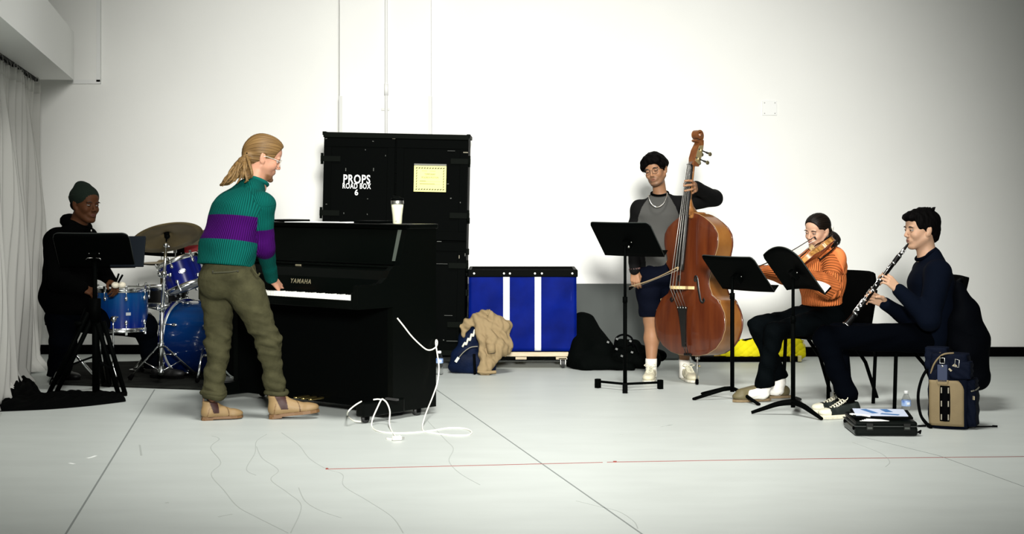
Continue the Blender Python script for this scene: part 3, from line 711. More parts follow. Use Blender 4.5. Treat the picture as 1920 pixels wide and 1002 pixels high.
# ------------------------------------------------------------------ heads, hands
class Frm:
    """head frame: x forward, y to the person's left, z up; sc scales"""
    def __init__(s, o, fwd, pitch=0.0, roll=0.0, sc=1.0):
        f = V(fwd); f.z = 0; f.normalize(); l = V((-f.y, f.x, 0)); u = V((0, 0, 1))
        c, si = math.cos(pitch), math.sin(pitch); f, u = f * c - u * si, u * c + f * si          # pitch > 0 looks down
        c, si = math.cos(roll), math.sin(roll); l, u = l * c + u * si, u * c - l * si
        s.o = V(o); s.f, s.l, s.u, s.sc = f, l, u, sc; s.R = np.array([[f[i], l[i], u[i]] for i in range(3)])
    def __call__(s, x, y, z): return s.o + (s.f * x + s.l * y + s.u * z) * s.sc
    def inv(s, p): return ((np.asarray(p) - np.array(s.o)) @ s.R) / s.sc
    def M(s): return frame(s.o, s.f * s.sc, s.l * s.sc, s.u * s.sc)
def head_prims(H, neck_to, neck_r=.056, jaw=1.0, female=False):
    s = H.sc; R = H.R; e = lambda c, r, k=.02: E_(H(*c), [x * s for x in r], R, k * s); c = lambda a, b, r1, r2, k=.02: C_(H(*a), H(*b), r1 * s, r2 * s, k * s)
    j = jaw; pr = [e((-.014, 0, .034), (.096, .076, .088)), e((.030, 0, -.028), (.058, .062, .085), .03), e((.045, 0, .045), (.050, .058, .050), .02)]
    for y in (-1, 1):
        pr += [c((-.002, y * .056 * j, -.052), (.062, y * .022, -.100), .017 * j, .015, .03), e((.060, y * .040, -.030), (.024, .021, .022), .02),
               e((.0835, y * .030, .0185), (.009, .022, .007), .012),
               e((-.010, y * .079, -.010), (.017, .007, .029), .006), e((.0, y * .074, -.028), (.010, .007, .014), .006), e((-.020, y * .083, .002), (.008, .005, .020), .005)]
    pr += [e((.070, 0, -.102), (.019, .023, .015), .018), c((.087, 0, .010), (.105, 0, -.030), .0070, .0095, .012), e((.105, 0, -.034), (.0090, .0090, .0080), .006)]
    for y in (-1, 1): pr.append(e((.098, y * .0125, -.038), (.0085, .0065, .0065), .006))
    pr += [e((.0850, 0, -.0615), (.0075, .020, .0050), .008), e((.0845, 0, -.0715), (.0075, .0175, .0055), .008), e((.078, 0, -.065), (.014, .030, .018), .015)]
    pr.append(C_(H(-.022, 0, -.045), neck_to, neck_r * .96 * s, neck_r * 1.08 * s, .03))
    return pr
def head_subs(H):
    s = H.sc; R = H.R; e = lambda c, r, k=.01: E_(H(*c), [x * s for x in r], R, k * s)
    return [e((.101, y * .032, .001), (.013, .016, .011), .012) for y in (-1, 1)] + [e((.004, y * .088, -.006), (.010, .008, .017), .004) for y in (-1, 1)] + [e((.0955, 0, -.0665), (.006, .020, .0012), .003)]
def face_bits(H, parent, brow_m, iris=(.05, .03, .02), lid=.5, skin=None, brow=1.0, closed=False):
    """eyeball with iris, two lids as caps over it, lash line, brow"""
    m_eye = mat('eye_white', (.27, .255, .235), .35); m_ir = mat('iris_%.2f' % iris[0], iris, .2)
    obj('mouth_line', MB().tube([H(.0968 - .0072 * t * t, .0195 * t, -.0665 - .0012 * t * t) for t in [i / 5 - 1 for i in range(11)]], [.0006 * H.sc] + [.0012 * H.sc] * 9 + [.0006 * H.sc], 5), mat('mouth_line', (.045, .012, .010), .7, spec=.1), parent, world=True)
    for y in (-1, 1):
        c = (.0790, y * .032, .0005); Re = .0128
        sp = lambda el, az, r: H(c[0] + r * math.cos(el) * math.cos(az), c[1] + r * math.cos(el) * math.sin(az) * 1.12, c[2] + r * math.sin(el))
        eb = obj('eye', MB().sphere(H(*c), Re * .96 * H.sc, 14, 10), m_eye, parent, world=True)
        obj('iris', MB().sphere(H(c[0] + .0078, c[1] + .0008, c[2] - .0015 * lid), .0060 * H.sc, 10, 8), m_ir, eb, world=True)
        up = -.30 if closed else .42 - .42 * lid
        elu = lambda az: up + (.10 if not closed else -.1) * (1 - (az / 1.2) ** 2) - .05; ell_ = lambda az: -.42 + .06 * (az / 1.2) ** 2 if not closed else -.38
        ld = obj('eyelid', MB().grid(lambda u, v: sp(lerp(elu(lerp(-1.25, 1.25, u)), 1.25, v), lerp(-1.25, 1.25, u), Re * 1.05), 10, 5, .0012), skin, parent, world=True, fix=False)
        obj('eyelid', MB().grid(lambda u, v: sp(lerp(-1.2, ell_(lerp(-1.25, 1.25, u)), v), lerp(-1.25, 1.25, u), Re * 1.03), 10, 5, .0012), skin, parent, world=True, fix=False)
        obj('eyelash', MB().tube([sp(elu(az) - .03, az, Re * 1.09) for az in [i / 5 * 1.15 - 1.15 for i in range(11)]], [.0005 * H.sc] + [.0011 * H.sc] * 9 + [.0006 * H.sc], 5), brow_m, parent, world=True)
        br = [H(.0935 - 9 * (t * .022) ** 2 - (.14 * t * .022 if t > 0 else 0), y * (.034 + t * .022), .0165 + .0040 * (1 - (t - .25) ** 2) - .002 * t) for t in [i / 5 - 1 for i in range(11)]]
        obj('eyebrow', MB().tube(br, [.0021 * brow * H.sc * (1.15 - .6 * max(0, (i / 5 - 1))) for i in range(11)], 6, flat=(1, 1.2)), brow_m, parent, world=True)
def skin_tint(H, base, lip, blush=(1.05, .9, .86), stubble=None, beard=None, beard_z=-.08):
    base = np.array(base); lip = np.array(lip)
    def fn(p):
        q = H.inv(p); c = np.tile(base, (len(p), 1)); near = (np.abs(q) < .16).all(1)
        def blend(mask, col):
            w_ = np.clip(mask, 0, 1)[:, None] * near[:, None]; c[:] = c * (1 - w_) + np.array(col) * w_
        blend(.35 * np.exp(-(((q[:, 0] - .06) / .03) ** 2 + ((np.abs(q[:, 1]) - .045) / .022) ** 2 + ((q[:, 2] + .025) / .022) ** 2)), base * np.array(blush))
        blend(.35 * np.exp(-(((q[:, 0] - .108) / .012) ** 2 + (q[:, 1] / .014) ** 2 + ((q[:, 2] + .034) / .012) ** 2)), base * np.array(blush))
        if stubble is not None:
            z0 = -.045; m = np.clip((z0 - q[:, 2]) / .02, 0, 1) * np.clip((q[:, 0] + .01) / .02, 0, 1) * np.clip((.13 + q[:, 2]) / .01, 0, 1)
            blend(m * .45, stubble)
        if beard is not None:
            m = np.clip((beard_z - q[:, 2]) / .010, 0, 1) * np.clip((q[:, 0] - .03) / .02, 0, 1) * np.clip((.145 + q[:, 2]) / .01, 0, 1)
            m2 = np.exp(-(((q[:, 2] + .050) / .006) ** 2 + (q[:, 1] / .026) ** 4)) * (q[:, 0] > .07)
            blend(m * .85 + m2 * .6, beard)
        lm = (1 - ((q[:, 1] / .0215) ** 2 + ((q[:, 2] + .0665) / .0105) ** 2)) * 3.0
        blend(np.where(q[:, 0] > .074, lm, 0), lip)
        return np.concatenate([c, np.ones((len(p), 1))], 1)
    return fn
def hand_prims(o, fx_, thumb_side, dorsal, curls, spread=.06, thumb=None, sc=1.0, lens=None):
    """o wrist, fx_ wrist->knuckles, thumb_side and dorsal directions; curls = 4 x (knuckle, middle, tip) bends in radians"""
    x = V(fx_).normalized(); z = V(dorsal); z = (z - x * z.dot(x)).normalized(); y = z.cross(x); y = y if y.dot(V(thumb_side)) > 0 else -y
    pt = lambda a, b, c: V(o) + (x * a + y * b + z * c) * sc; pr = []
    kn = [(.086, .027), (.089, .009), (.084, -.010), (.076, -.028)]; ln = lens or [(.042, .026, .021), (.046, .029, .022), (.042, .027, .021), (.033, .021, .018)]
    pr.append(C_(pt(-.010, 0, 0), pt(.012, 0, 0), .0225 * sc, .022 * sc, .015, y, 1.2))
    for i in range(4):
        pr.append(C_(pt(.012, kn[i][1] * .55, 0), pt(kn[i][0], kn[i][1], .002), .0165 * sc, .0105 * sc, .010 * sc))
        a = 0; d0 = math.sin(spread * (1.5 - i)); p = pt(kn[i][0], kn[i][1], .002); rr = (.0092, .0084, .0076, .0064) if i < 3 else (.0080, .0073, .0066, .0056)
        for j in range(3):
            a += curls[i][j]; dr = x * math.cos(a) - z * math.sin(a) + y * (d0 * math.cos(a)); q = p + dr.normalized() * (ln[i][j] * sc)
            pr.append(C_(p, q, rr[j] * sc, rr[j + 1] * sc, .0022)); p = q
    th = thumb or [(.022, .022, -.006), (.052, .046, -.016), (.080, .052, -.026), (.102, .048, -.032)]
    tp = [pt(*t) for t in th]; r = (.0150, .0115, .0100, .0078)
    for j in range(3): pr.append(C_(tp[j], tp[j + 1], r[j] * sc, r[j + 1] * sc, .008 if j == 0 else .003))
    return pr
def m_attr_skin(name, rough=.5, sss=.12):
    m = mat(name, (.5, .3, .2), rough, spec=.22); t = nt(m); b = t.nodes['Principled BSDF']; a = t.nodes.new('ShaderNodeAttribute'); a.attribute_name = 'tint'
    t.links.new(a.outputs['Color'], b.inputs['Base Color']); b.inputs['Subsurface Weight'].default_value = sss; b.inputs['Subsurface Radius'].default_value = (.012, .005, .003)
    n = t.nodes.new('ShaderNodeTexNoise'); n.inputs['Scale'].default_value = 140; bp = t.nodes.new('ShaderNodeBump'); bp.inputs['Strength'].default_value = .12; bp.inputs['Distance'].default_value = .003
    tc = t.nodes.new('ShaderNodeTexCoord'); t.links.new(tc.outputs['Object'], n.inputs['Vector']); t.links.new(n.outputs['Fac'], bp.inputs['Height']); t.links.new(bp.outputs[0], b.inputs['Normal'])
    return m
def m_hair(name, c1, c2, rough=.42, scale=(60, 3, 3), spec=.4):
    """strand colour from the 'hs' attribute (across, along, -)"""
    m = mat(name, c1, rough, spec=spec); t = nt(m); b = t.nodes['Principled BSDF']; a = t.nodes.new('ShaderNodeAttribute'); a.attribute_name = 'hs'
    mp = t.nodes.new('ShaderNodeMapping'); mp.inputs['Scale'].default_value = scale; t.links.new(a.outputs['Vector'], mp.inputs[0])
    n = t.nodes.new('ShaderNodeTexNoise'); n.inputs['Scale'].default_value = 1; n.inputs['Detail'].default_value = 3; t.links.new(mp.outputs[0], n.inputs['Vector'])
    r = t.nodes.new('ShaderNodeValToRGB'); r.color_ramp.elements[0].position = .35; r.color_ramp.elements[1].position = .65; r.color_ramp.elements[0].color = (*c2, 1); r.color_ramp.elements[1].color = (*c1, 1)
    t.links.new(n.outputs['Fac'], r.inputs[0]); t.links.new(r.outputs[0], b.inputs['Base Color'])
    bp = t.nodes.new('ShaderNodeBump'); bp.inputs['Strength'].default_value = .5; bp.inputs['Distance'].default_value = .004; t.links.new(n.outputs['Fac'], bp.inputs['Height']); t.links.new(bp.outputs[0], b.inputs['Normal'])
    return m
def hair_attr(H, axis=(1, 0, .25)):
    ax = V(axis).normalized(); u = ax.orthogonal().normalized(); w = ax.cross(u)
    def fn(p):
        q = H.inv(p) - np.array((0, 0, .02)); return np.stack([np.arctan2(q @ np.array(u), q @ np.array(w)), q @ np.array(ax) * 10, np.zeros(len(p))], 1)
    return fn
def m_knit(name, c1, c2=None, freq=1.0, depth=.5, dark=.35, rough=.85):
    """ribbed knit: rib = phase attribute, band > 0 takes the second colour"""
    m = mat(name, c1, rough, spec=.05); t = nt(m); b = t.nodes['Principled BSDF']; a = t.nodes.new('ShaderNodeAttribute'); a.attribute_name = 'rib'
    mu = t.nodes.new('ShaderNodeMath'); mu.operation = 'MULTIPLY'; mu.inputs[1].default_value = freq; t.links.new(a.outputs['Fac'], mu.inputs[0])
    si = t.nodes.new('ShaderNodeMath'); si.operation = 'SINE'; t.links.new(mu.outputs[0], si.inputs[0])
    mr = t.nodes.new('ShaderNodeMapRange'); mr.inputs[1].default_value = -1; mr.inputs[2].default_value = .3; mr.inputs[3].default_value = 1 - dark; mr.inputs[4].default_value = 1; t.links.new(si.outputs[0], mr.inputs[0])  # grooves between ribs darkened in the colour, as painted shade
    mx = t.nodes.new('ShaderNodeMix'); mx.data_type = 'RGBA'; mx.inputs['A'].default_value = (*c1, 1); mx.inputs['B'].default_value = (*(c2 or c1), 1)
    bd = t.nodes.new('ShaderNodeAttribute'); bd.attribute_name = 'band'; gt = t.nodes.new('ShaderNodeMath'); gt.operation = 'GREATER_THAN'; gt.inputs[1].default_value = 0; t.links.new(bd.outputs['Fac'], gt.inputs[0]); t.links.new(gt.outputs[0], mx.inputs['Factor'])
    vm = t.nodes.new('ShaderNodeVectorMath'); vm.operation = 'SCALE'; t.links.new(mx.outputs['Result'], vm.inputs[0]); t.links.new(mr.outputs[0], vm.inputs['Scale']); t.links.new(vm.outputs[0], b.inputs['Base Color'])
    bp = t.nodes.new('ShaderNodeBump'); bp.inputs['Strength'].default_value = depth; bp.inputs['Distance'].default_value = .006; t.links.new(si.outputs[0], bp.inputs['Height']); t.links.new(bp.outputs[0], b.inputs['Normal'])
    return m
def limb_coord(p, pts):
    """nearest distance, position along, angle around for a polyline limb"""
    p = np.asarray(p, float); best = np.full(len(p), 1e9); al = np.zeros(len(p)); an = np.zeros(len(p)); acc = 0
    for i in range(len(pts) - 1):
        a = np.array(pts[i]); b = np.array(pts[i + 1]); ba = b - a; L = np.linalg.norm(ba); d = ba / L
        t = np.clip((p - a) @ d, 0, L); r = p - a - t[:, None] * d; ds = np.linalg.norm(r, axis=1)
        u = np.cross(d, (0.3, .9, .2)); u /= np.linalg.norm(u); w = np.cross(d, u); m = ds < best
        best[m] = ds[m]; al[m] = acc + t[m]; an[m] = np.arctan2(r[m] @ w, r[m] @ u); acc += L
    return best, al, an
# ================================================================== people
SKH = 0.0031; GH = 0.0050
m_skin = m_attr_skin('skin')
def m_tint(name, rough=.6, bump=.1, bscale=150, spec=.3):
    m = mat(name, (.5, .5, .5), rough, spec=spec, bump=bump, bscale=bscale); t = nt(m); a = t.nodes.new('ShaderNodeAttribute'); a.attribute_name = 'tint'
    t.links.new(a.outputs['Color'], t.nodes['Principled BSDF'].inputs['Base Color']); return m
m_leather = m_tint('shoe_leather', .55); m_jersey = m_tint('jersey_cloth', .85, .12, 260, .15)
def axes(f):
    f = V(f); f.z = 0; f.normalize(); l = V((-f.y, f.x, 0)); return f, l, -l, np.array([[f[i], l[i], (0, 0, 1)[i]] for i in range(3)])
def person(label, base): return thing('person', label, 'person', V((base.x, base.y, 0)))
def body(parent, prims, subs, tintf, label=None, h=SKH, sk=None):
    lo, hi = bounds(prims, .015); f = Fld(lo, hi, h); apply(f, prims)
    for q in subs: f.ell(q[1], q[2], q[3], q[4], sub=True)
    v, q = f.mesh(1); return npmesh('body', v, q, sk or m_skin, parent, {'tint': tintf(v)}, label)
def garment(name, prims, m, parent, h=GH, grow=0, subs=(), cuts=(), disp=None, attrs=None, label=None, smooth=2, after=()):
    v, q = build(prims, h, grow, subs, cuts, smooth, disp, after); at = {k: f(v) for k, f in (attrs or {}).items()}
    return npmesh(name, v, q, m, parent, at, label)
def const(c): return lambda p: np.tile(np.array((*c, 1.0)), (len(p), 1))
def shrink(pr, g): 
    out = []
    for p in pr: out.append(('c', p[1], p[2], max(p[3] - g, .012), max(p[4] - g, .012), p[5], p[6], p[7]) if p[0] == 'c' else ('e', p[1], [max(x - g, .012) for x in p[2]], p[3], p[4]))
    return out
def waist(tp): p = tp[0]; return [('c', p[1], p[2], p[3] * .62, p[4] - .014, p[5], p[6], p[7])]
def shoe(name, heel, fwd, parent, kind, L=.30, pitch=0.0, label=None, roll=0.0):
    """heel = rear end of the sole on the floor; fwd = toe direction"""
    f, l, r_, _ = axes(fwd); u = V((0, 0, 1)); k = L / .30
    c, s_ = math.cos(pitch), math.sin(pitch); f, u = f * c + u * s_, u * c - f * s_
    R = np.array([[f[i], l[i], u[i]] for i in range(3)]); o = V(heel)
    w = lambda x, y, z: o + (f * x + l * y + u * z) * k
    st = .020 if kind != 'converse' else .026
    up = [E_(w(.250, 0, .040), (.046 * k, .042 * k, .026 * k), R, .02), C_(w(.06, 0, .050), w(.215, 0, .036), .036 * k, .037 * k, .03, l, 1.12), E_(w(.048, 0, .050), (.046 * k, .035 * k, .045 * k), R, .02)]
    top = .085
    if kind == 'boot': up += [C_(w(.055, 0, .06), w(.060, 0, .135), .041 * k, .046 * k, .03, f, 1.2), C_(w(.10, 0, .08), w(.16, 0, .055), .038 * k, .034 * k, .03)]; top = .135
    elif kind == 'clog': up += [C_(w(.12, 0, .082), w(.22, 0, .056), .048 * k, .042 * k, .03, l, 1.1)]; top = .125
    else: up += [C_(w(.10, 0, .075), w(.17, 0, .055), .036 * k, .034 * k, .02), C_(w(.05, 0, .06), w(.055, 0, .085), .037 * k, .038 * k, .02)]; top = .098
    def tint(p):
        q = ((np.asarray(p) - np.array(o)) @ R) / k; n = len(p)
        if kind == 'boot':
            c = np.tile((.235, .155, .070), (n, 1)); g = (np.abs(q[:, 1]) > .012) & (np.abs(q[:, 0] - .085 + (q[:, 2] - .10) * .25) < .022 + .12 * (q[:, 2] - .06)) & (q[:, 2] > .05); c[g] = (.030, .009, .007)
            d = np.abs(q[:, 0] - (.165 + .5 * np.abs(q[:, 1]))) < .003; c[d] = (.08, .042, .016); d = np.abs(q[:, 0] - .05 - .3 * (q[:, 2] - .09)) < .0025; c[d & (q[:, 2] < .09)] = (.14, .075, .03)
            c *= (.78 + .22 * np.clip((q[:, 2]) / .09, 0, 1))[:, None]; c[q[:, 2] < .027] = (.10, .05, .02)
        elif kind == 'clog': c = np.tile((.105, .088, .042), (n, 1)); c[q[:, 2] < .026] = (.075, .055, .03)
        elif kind == 'sneaker':
            c = np.tile((.62, .58, .43), (n, 1)); g = (np.abs(np.sin((q[:, 0] * .8 + q[:, 2] * .9) * 70)) < .25) & (q[:, 0] > .07) & (q[:, 0] < .17) & (np.abs(q[:, 1]) > .03); c[g] = (.03, .03, .03)
        elif kind == 'black': c = np.tile((.004, .004, .004), (n, 1))
        else: c = np.tile((.008, .012, .010), (n, 1)); c[(q[:, 0] > .235)] = (.62, .60, .47)
        return np.concatenate([c, np.ones((n, 1))], 1)
    v, q = build(up, .0042, 0, (), [(w(0, 0, st * .8), -u), (w(.03, 0, top), u + f * .15)], 2)
    t = npmesh(name, v, q, m_leather, parent, {'tint': tint(v)}, label)
    ol = [(-.002, 0), (.004, .022), (.03, .034), (.09, .036), (.15, .038), (.20, .045), (.245, .042), (.28, .026), (.297, 0)]
    ol = [(x, y) for x, y in ol] + [(x, -y) for x, y in ol[-2:0:-1]]
    msole = {'boot': mat('boot_sole', (.13, .065, .022), .6), 'clog': mat('clog_sole', (.17, .12, .06), .8), 'sneaker': mat('sneaker_sole', (.72, .69, .58), .6), 'black': RUBBER, 'converse': mat('canvas_sole', (.72, .69, .54), .6)}[kind]
    mb = MB().prism([(x * 1.0, y * 1.06) for x, y in ol], w(0, 0, .003 if kind != 'boot' else .008), f * k, l * k, u * (st * k - .002))
    if kind == 'boot': mb.prism([(x, y) for x, y in ((-.001, -.02), (.02, -.034), (.075, -.034), (.075, .034), (.02, .034), (-.001, .02))], w(0, 0, 0), f * k, l * k, u * .012)
    obj('sole', mb, msole, t, world=True)
    if kind == 'converse':
        for i in range(16):
            x = .19 + .0068 * i; y = -.046 * math.sqrt(max(0, 1 - ((x - .215) / .085) ** 2)) - .001
            if x < .296:
                for sg in (-1, 1): obj('rib', MB().tube([w(x, y * sg, .005), w(x, y * sg, .025)], .0018, 5), mat('sole_rib', (.50, .47, .35), .7), t, world=True)
    if kind in ('sneaker', 'converse'):
        ml = mat('lace_cream', (.70, .67, .52), .8); mb = MB()
        for i in range(6):
            x0 = .118 + i * .017; z0 = .112 - i * .0085
            pts = [w(x0, -.026, z0 - .010), w(x0 + .005, -.012, z0 + .002), w(x0 + .010, .012, z0 - .001), w(x0 + .012, .026, z0 - .014)]
            mb.tube(spline(pts, 4), .0034 * k, 5); pts = [w(x0 + .012, -.026, z0 - .014), w(x0 + .008, 0, z0 + .002), w(x0, .026, z0 - .010)]; mb.tube(spline(pts, 4), .0030 * k, 5)
        for sg in (-1, 1): mb.tube(spline([w(.118, 0, .112), w(.105, sg * .025, .128), w(.125, sg * .045, .118), w(.128, sg * .02, .110)], 5), .0030 * k, 5)
        obj('laces', mb, ml, t, world=True)
    if kind == 'boot':
        obj('pull_tab', MB().box(w(.012, 0, .138), (.006, .018, .030), Matrix(R.tolist())), mat('pull_tab', (.10, .045, .02), .7), t, world=True)
    if kind == 'clog':
        for sg in (-1,): pass
        obj('strap', MB().tube(spline([w(.105, .050, .030), w(.112, .044, .075), w(.118, .020, .108), w(.118, -.020, .108), w(.112, -.044, .075), w(.105, -.050, .030)], 5), .0085 * k, 6, flat=(.35, 1.2)), mat('clog_strap', (.16, .125, .06), .7), t, world=True)
        obj('buckle', MB().box(w(.112, -.047, .085), (.024, .004, .026), Matrix(R.tolist()), bev=.001), mat('buckle_dark', (.06, .05, .03), .4, .6), t, world=True)
    return t

def glasses(H, parent, m, rx=.0235, rz=.0205, rr=.0011, label=None, name='glasses'):
    g = obj(name, MB(), m, parent) if False else None
    mb = MB()
    for y in (-1, 1):
        mb.tube([H(.1035 - .35 * abs(rx * math.cos(a)) * .25, y * (.0325 + rx * math.cos(a)), -.004 + rz * math.sin(a)) for a in [i * math.pi / 10 for i in range(20)]], rr * H.sc, 6, closed=True)
        mb.tube(spline([H(.099, y * .056, .004), H(.09, y * .071, .006), H(.03, y * .081, .008), H(.0, y * .084, .006), H(-.02, y * .083, -.012)], 4), rr * H.sc, 6)
    mb.tube(spline([H(.104, -.010, .003), H(.109, 0, .006), H(.104, .010, .003)], 4), rr * H.sc, 6)
    g = obj(name, mb, m, parent, world=True, label=label)
    for y in (-1, 1):
        lens = MB().add([H(.1035 - .35 * abs(rx * math.cos(a)) * .25, y * (.0325 + rx * math.cos(a)), -.004 + rz * math.sin(a)) for a in [i * math.pi / 8 for i in range(16)]], [tuple(range(16))])
        obj('lens', lens, M_LENS, g, world=True, fix=False)
    return g
M_LENS = mat('lens_glass', (1, 1, 1), .02); 
_b = nt(M_LENS).nodes['Principled BSDF']; _b.inputs['Transmission Weight'].default_value = 1.0; _b.inputs['IOR'].default_value = 1.02; _b.inputs['Alpha'].default_value = .12

# ------------------------------------------------------------------ the man at the piano
def pianist():
    D0 = 10.28; j = lambda px, py, dd=0.0: P(px, py, D0 + dd)
    f, l, r, R = axes((.80, .60, 0)); me_ = person('blond man with ponytail in green and purple sweater leaning over the piano keys', j(450, 780))
    sw = [C_(j(420, 510, .06), j(428, 462, .09), .160, .156, .04, r, 1.40), C_(j(428, 462, .09), j(446, 402, .15), .156, .156, .04, r, 1.40), C_(j(446, 402, .15), j(468, 360, .2), .152, .085, .04, r, 1.42), C_(j(468, 362, .2), j(479, 350, .225), .085, .062, .04)]
    shR, elR, wrR = j(492, 384, .04), j(496, 462, .09), j(509, 521, .34)
    shL, elL, wrL = j(424, 388, .34), j(450, 458, .50), j(472, 522, .50)
    sw += [C_(shL, shR, .075, .078, .06)] + L_([shR, elR, wrR], [.072, .064, .040], .025) + L_([shL, elL, wrL], [.070, .060, .040], .025)
    axis = V((.10, .12, 1)).normalized()
    hem = j(421, 499, .06)
    armR = [shR, elR, wrR]
    def rib(p):
        dA, al, an = limb_coord(p, [j(482, 346, .2)] + armR); dT, alT, anT = limb_coord(p, [j(424, 520, .05), j(462, 350, .2)])
        m = (dA < .088) & (al > .03); q = (np.asarray(p) - np.array(shR)); 
        return np.where(m, an * 42, anT * 92)
    def band(p):
        dA, al, an = limb_coord(p, armR); t = (np.asarray(p) - np.array(hem)) @ np.array(axis)
        a = .155 - 0; lo, hi = .155, .312
        bt = np.minimum(t - lo, hi - t); LA = (elR - shR).length; ba = np.minimum(al - (LA - .115), LA + .052 - al)
        return np.where(dA < .088, ba, bt)
    mk = m_knit('sweater_knit', (.0018, .085, .070), (.040, .0022, .085), 1.0, .55, .5)
    garment('sweater', sw[:4] + [sw[4]], mk, me_, after=sw[5:], cuts=[(hem, -axis)], disp=folds(.005, 26, 3), attrs={'rib': rib, 'band': band}, label='green ribbed sweater with a purple band')
    c0 = j(484, 342, .235)
    obj('sweater_collar', MB().tube([c0 + f * (.056 * math.cos(a)) + l * (.060 * math.sin(a)) + V((0, 0, -.024 * math.cos(a) + .006)) for a in [i * math.pi / 12 for i in range(24)]], .014, 8, closed=True), mat('sweater_trim', (.002, .075, .062), .9, spec=.05), me_, world=True)
    hb = MB()
    obj('sweater_cuff', MB().tube([wrR - V((0, 0, 0)) + (wrR - elR).normalized() * t for t in (-.050, -.038, .002, .010)], [.040, .044, .042, .035], 14), mat('sweater_trim', (.002, .075, .062), .9, spec=.05), me_, world=True)
    # trousers
    hipR, knR, anR = j(462, 548, .02), j(503, 640, .03), j(518, 742, .09)
    hipL, knL, anL = j(408, 545, .14), j(411, 634, .06), j(400, 742, .02)
    tr = [E_(j(430, 515, .07), (.158, .195, .13), R, .04), E_(j(404, 528, .02), (.105, .12, .12), R, .05)] + L_([hipR, knR, anR], [.122, .074, .059], .035) + L_([hipL, knL, anL], [.118, .074, .066], .03) + [C_(j(430, 470, .07), j(430, 500, .07), .13, .145, .03, r, 1.35)]
    fd = folds(.0095, 34, 11, (.25, 0, 1), .30); fd2 = folds(.015, 62, 5, (.35, 0, 1), .22)
    zk = knR.z
    def dp(p):
        w_ = np.exp(-((p[:, 2] - zk) / .16) ** 2) + 1.1 * np.exp(-((p[:, 2] - .17) / .07) ** 2); return fd(p) * (.55 + .5 * w_) + fd2(p) * (.12 + w_ * .7)
    m_ol = mat('olive_chino', (.047, .045, .022), .85, spec=.08, noise=.35, nscale=14, bump=.45, bscale=45)
    trm = garment('trousers', tr, m_ol, me_, cuts=[(j(430, 482, 0), V((0, 0, 1))), (anR + V((0, 0, -.012)), V((0, 0, -1)))], disp=dp, label='olive green chinos with rolled hems')
    for an, rr in ((anR, .064), (anL, .070)):
        obj('hem_roll', MB().tube([an + V((rr * math.cos(a), rr * .95 * math.sin(a), .018 + .006 * math.sin(2 * a))) for a in [i * math.pi / 10 for i in range(20)]], .0165, 8, closed=True), m_ol, trm, world=True)
    pk = [j(395, 508, -.125), j(410, 507, -.155), j(428, 505, -.165), j(446, 507, -.16)]
    obj('back_pocket', MB().tube(spline([j(398, 512, -.115), j(415, 511, -.128), j(432, 510, -.130), j(447, 508, -.120)], 5), .005, 6), mat('olive_dark', (.03, .03, .013), .9), trm, world=True)
    for px in (399, 446): obj('pocket_button', MB().sphere(j(px, 509, -.128), .006, 8, 6), mat('button_dark', (.02, .018, .01), .5), trm, world=True)
    obj('side_pocket', MB().tube(spline([j(471, 500, -.17), j(478, 511, -.165), j(484, 517, -.16), j(487, 512, -.155)], 5), .006, 6), m_ol, trm, world=True)
    # boots
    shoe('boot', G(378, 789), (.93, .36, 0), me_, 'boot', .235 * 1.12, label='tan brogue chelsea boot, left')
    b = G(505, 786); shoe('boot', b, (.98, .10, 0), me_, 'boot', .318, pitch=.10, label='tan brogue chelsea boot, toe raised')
    # body
    H = Frm(j(494, 295, .28), (.965, .26, 0), .33, .03, 1.10)
    nb = j(480, 350, .23)
    bp = waist(sw) + shrink(sw[1:], .014) + shrink(tr, .026) + head_prims(H, nb, .055, 1.0)
    hx = (j(520, 541, .40) - wrR)
    bp += hand_prims(wrR, (j(535, 552, .50) - wrR), V((-.5, .6, .3)), V((.35, -.75, .7)), [(.05, .22, .18), (.0, .18, .15), (.03, .2, .15), (.10, .25, .2)], .10, sc=1.2)
    bp += hand_prims(wrL, (j(486, 540, .56) - wrL), V((.8, -.3, .2)), V((.2, -.4, .9)), [(.3, .4, .3)] * 4, .07, sc=1.08)
    body(me_, bp, head_subs(H), skin_tint(H, (.45, .232, .152), (.37, .15, .115), stubble=(.17, .085, .045), beard=(.13, .06, .022), beard_z=-.083))
    mb_ = mat('brow_blond', (.16, .09, .035), .7); face_bits(H, me_, mb_, (.10, .12, .12), .6, mat('lid_fair', (.43, .222, .146), .5), .8)
    glasses(H, me_, mat('clear_frame', (.55, .52, .45), .2, spec=.7), .024, .021, .0016, label='clear framed glasses')
    # hair
    Hs = H.sc; e = lambda c, rr, k=.02: E_(H(*c), [x * Hs for x in rr], H.R, k * Hs)
    hp = [e((-.016, 0, .034), (.109, .0845, .100)), e((.03, 0, .07), (.066, .060, .052), .03), e((-.085, 0, .005), (.040, .045, .05), .03), e((-.06, 0, -.03), (.05, .055, .05), .03), C_(j(463, 292, .21), j(448, 318, .15), .022, .040, .03), C_(j(448, 318, .15), j(426, 340, .125), .040, .024, .03), C_(j(426, 340, .125), j(414, 347, .125), .022, .008, .02), C_(j(456, 305, .17), j(464, 330, .14), .030, .026, .03)]
    subs = [e((.108, 0, -.002), (.060, .10, .092), .012), e((.045, .072, -.06), (.062, .05, .062), .012), e((.045, -.072, -.06), (.062, .05, .062), .012), e((-.004, .087, -.012), (.024, .018, .034), .006), e((-.004, -.087, -.012), (.024, .018, .034), .006)]
    ha = hair_attr(H, (1, 0, .30)); mh = m_hair('blond_hair', (.185, .108, .038), (.075, .040, .013), .5, (16, .7, 1), .2)
    def hd(p): a = ha(p); return .0011 * np.sin(a[:, 0] * 34 + 2 * np.sin(a[:, 1] * .6)) + .0007 * np.sin(a[:, 0] * 71)
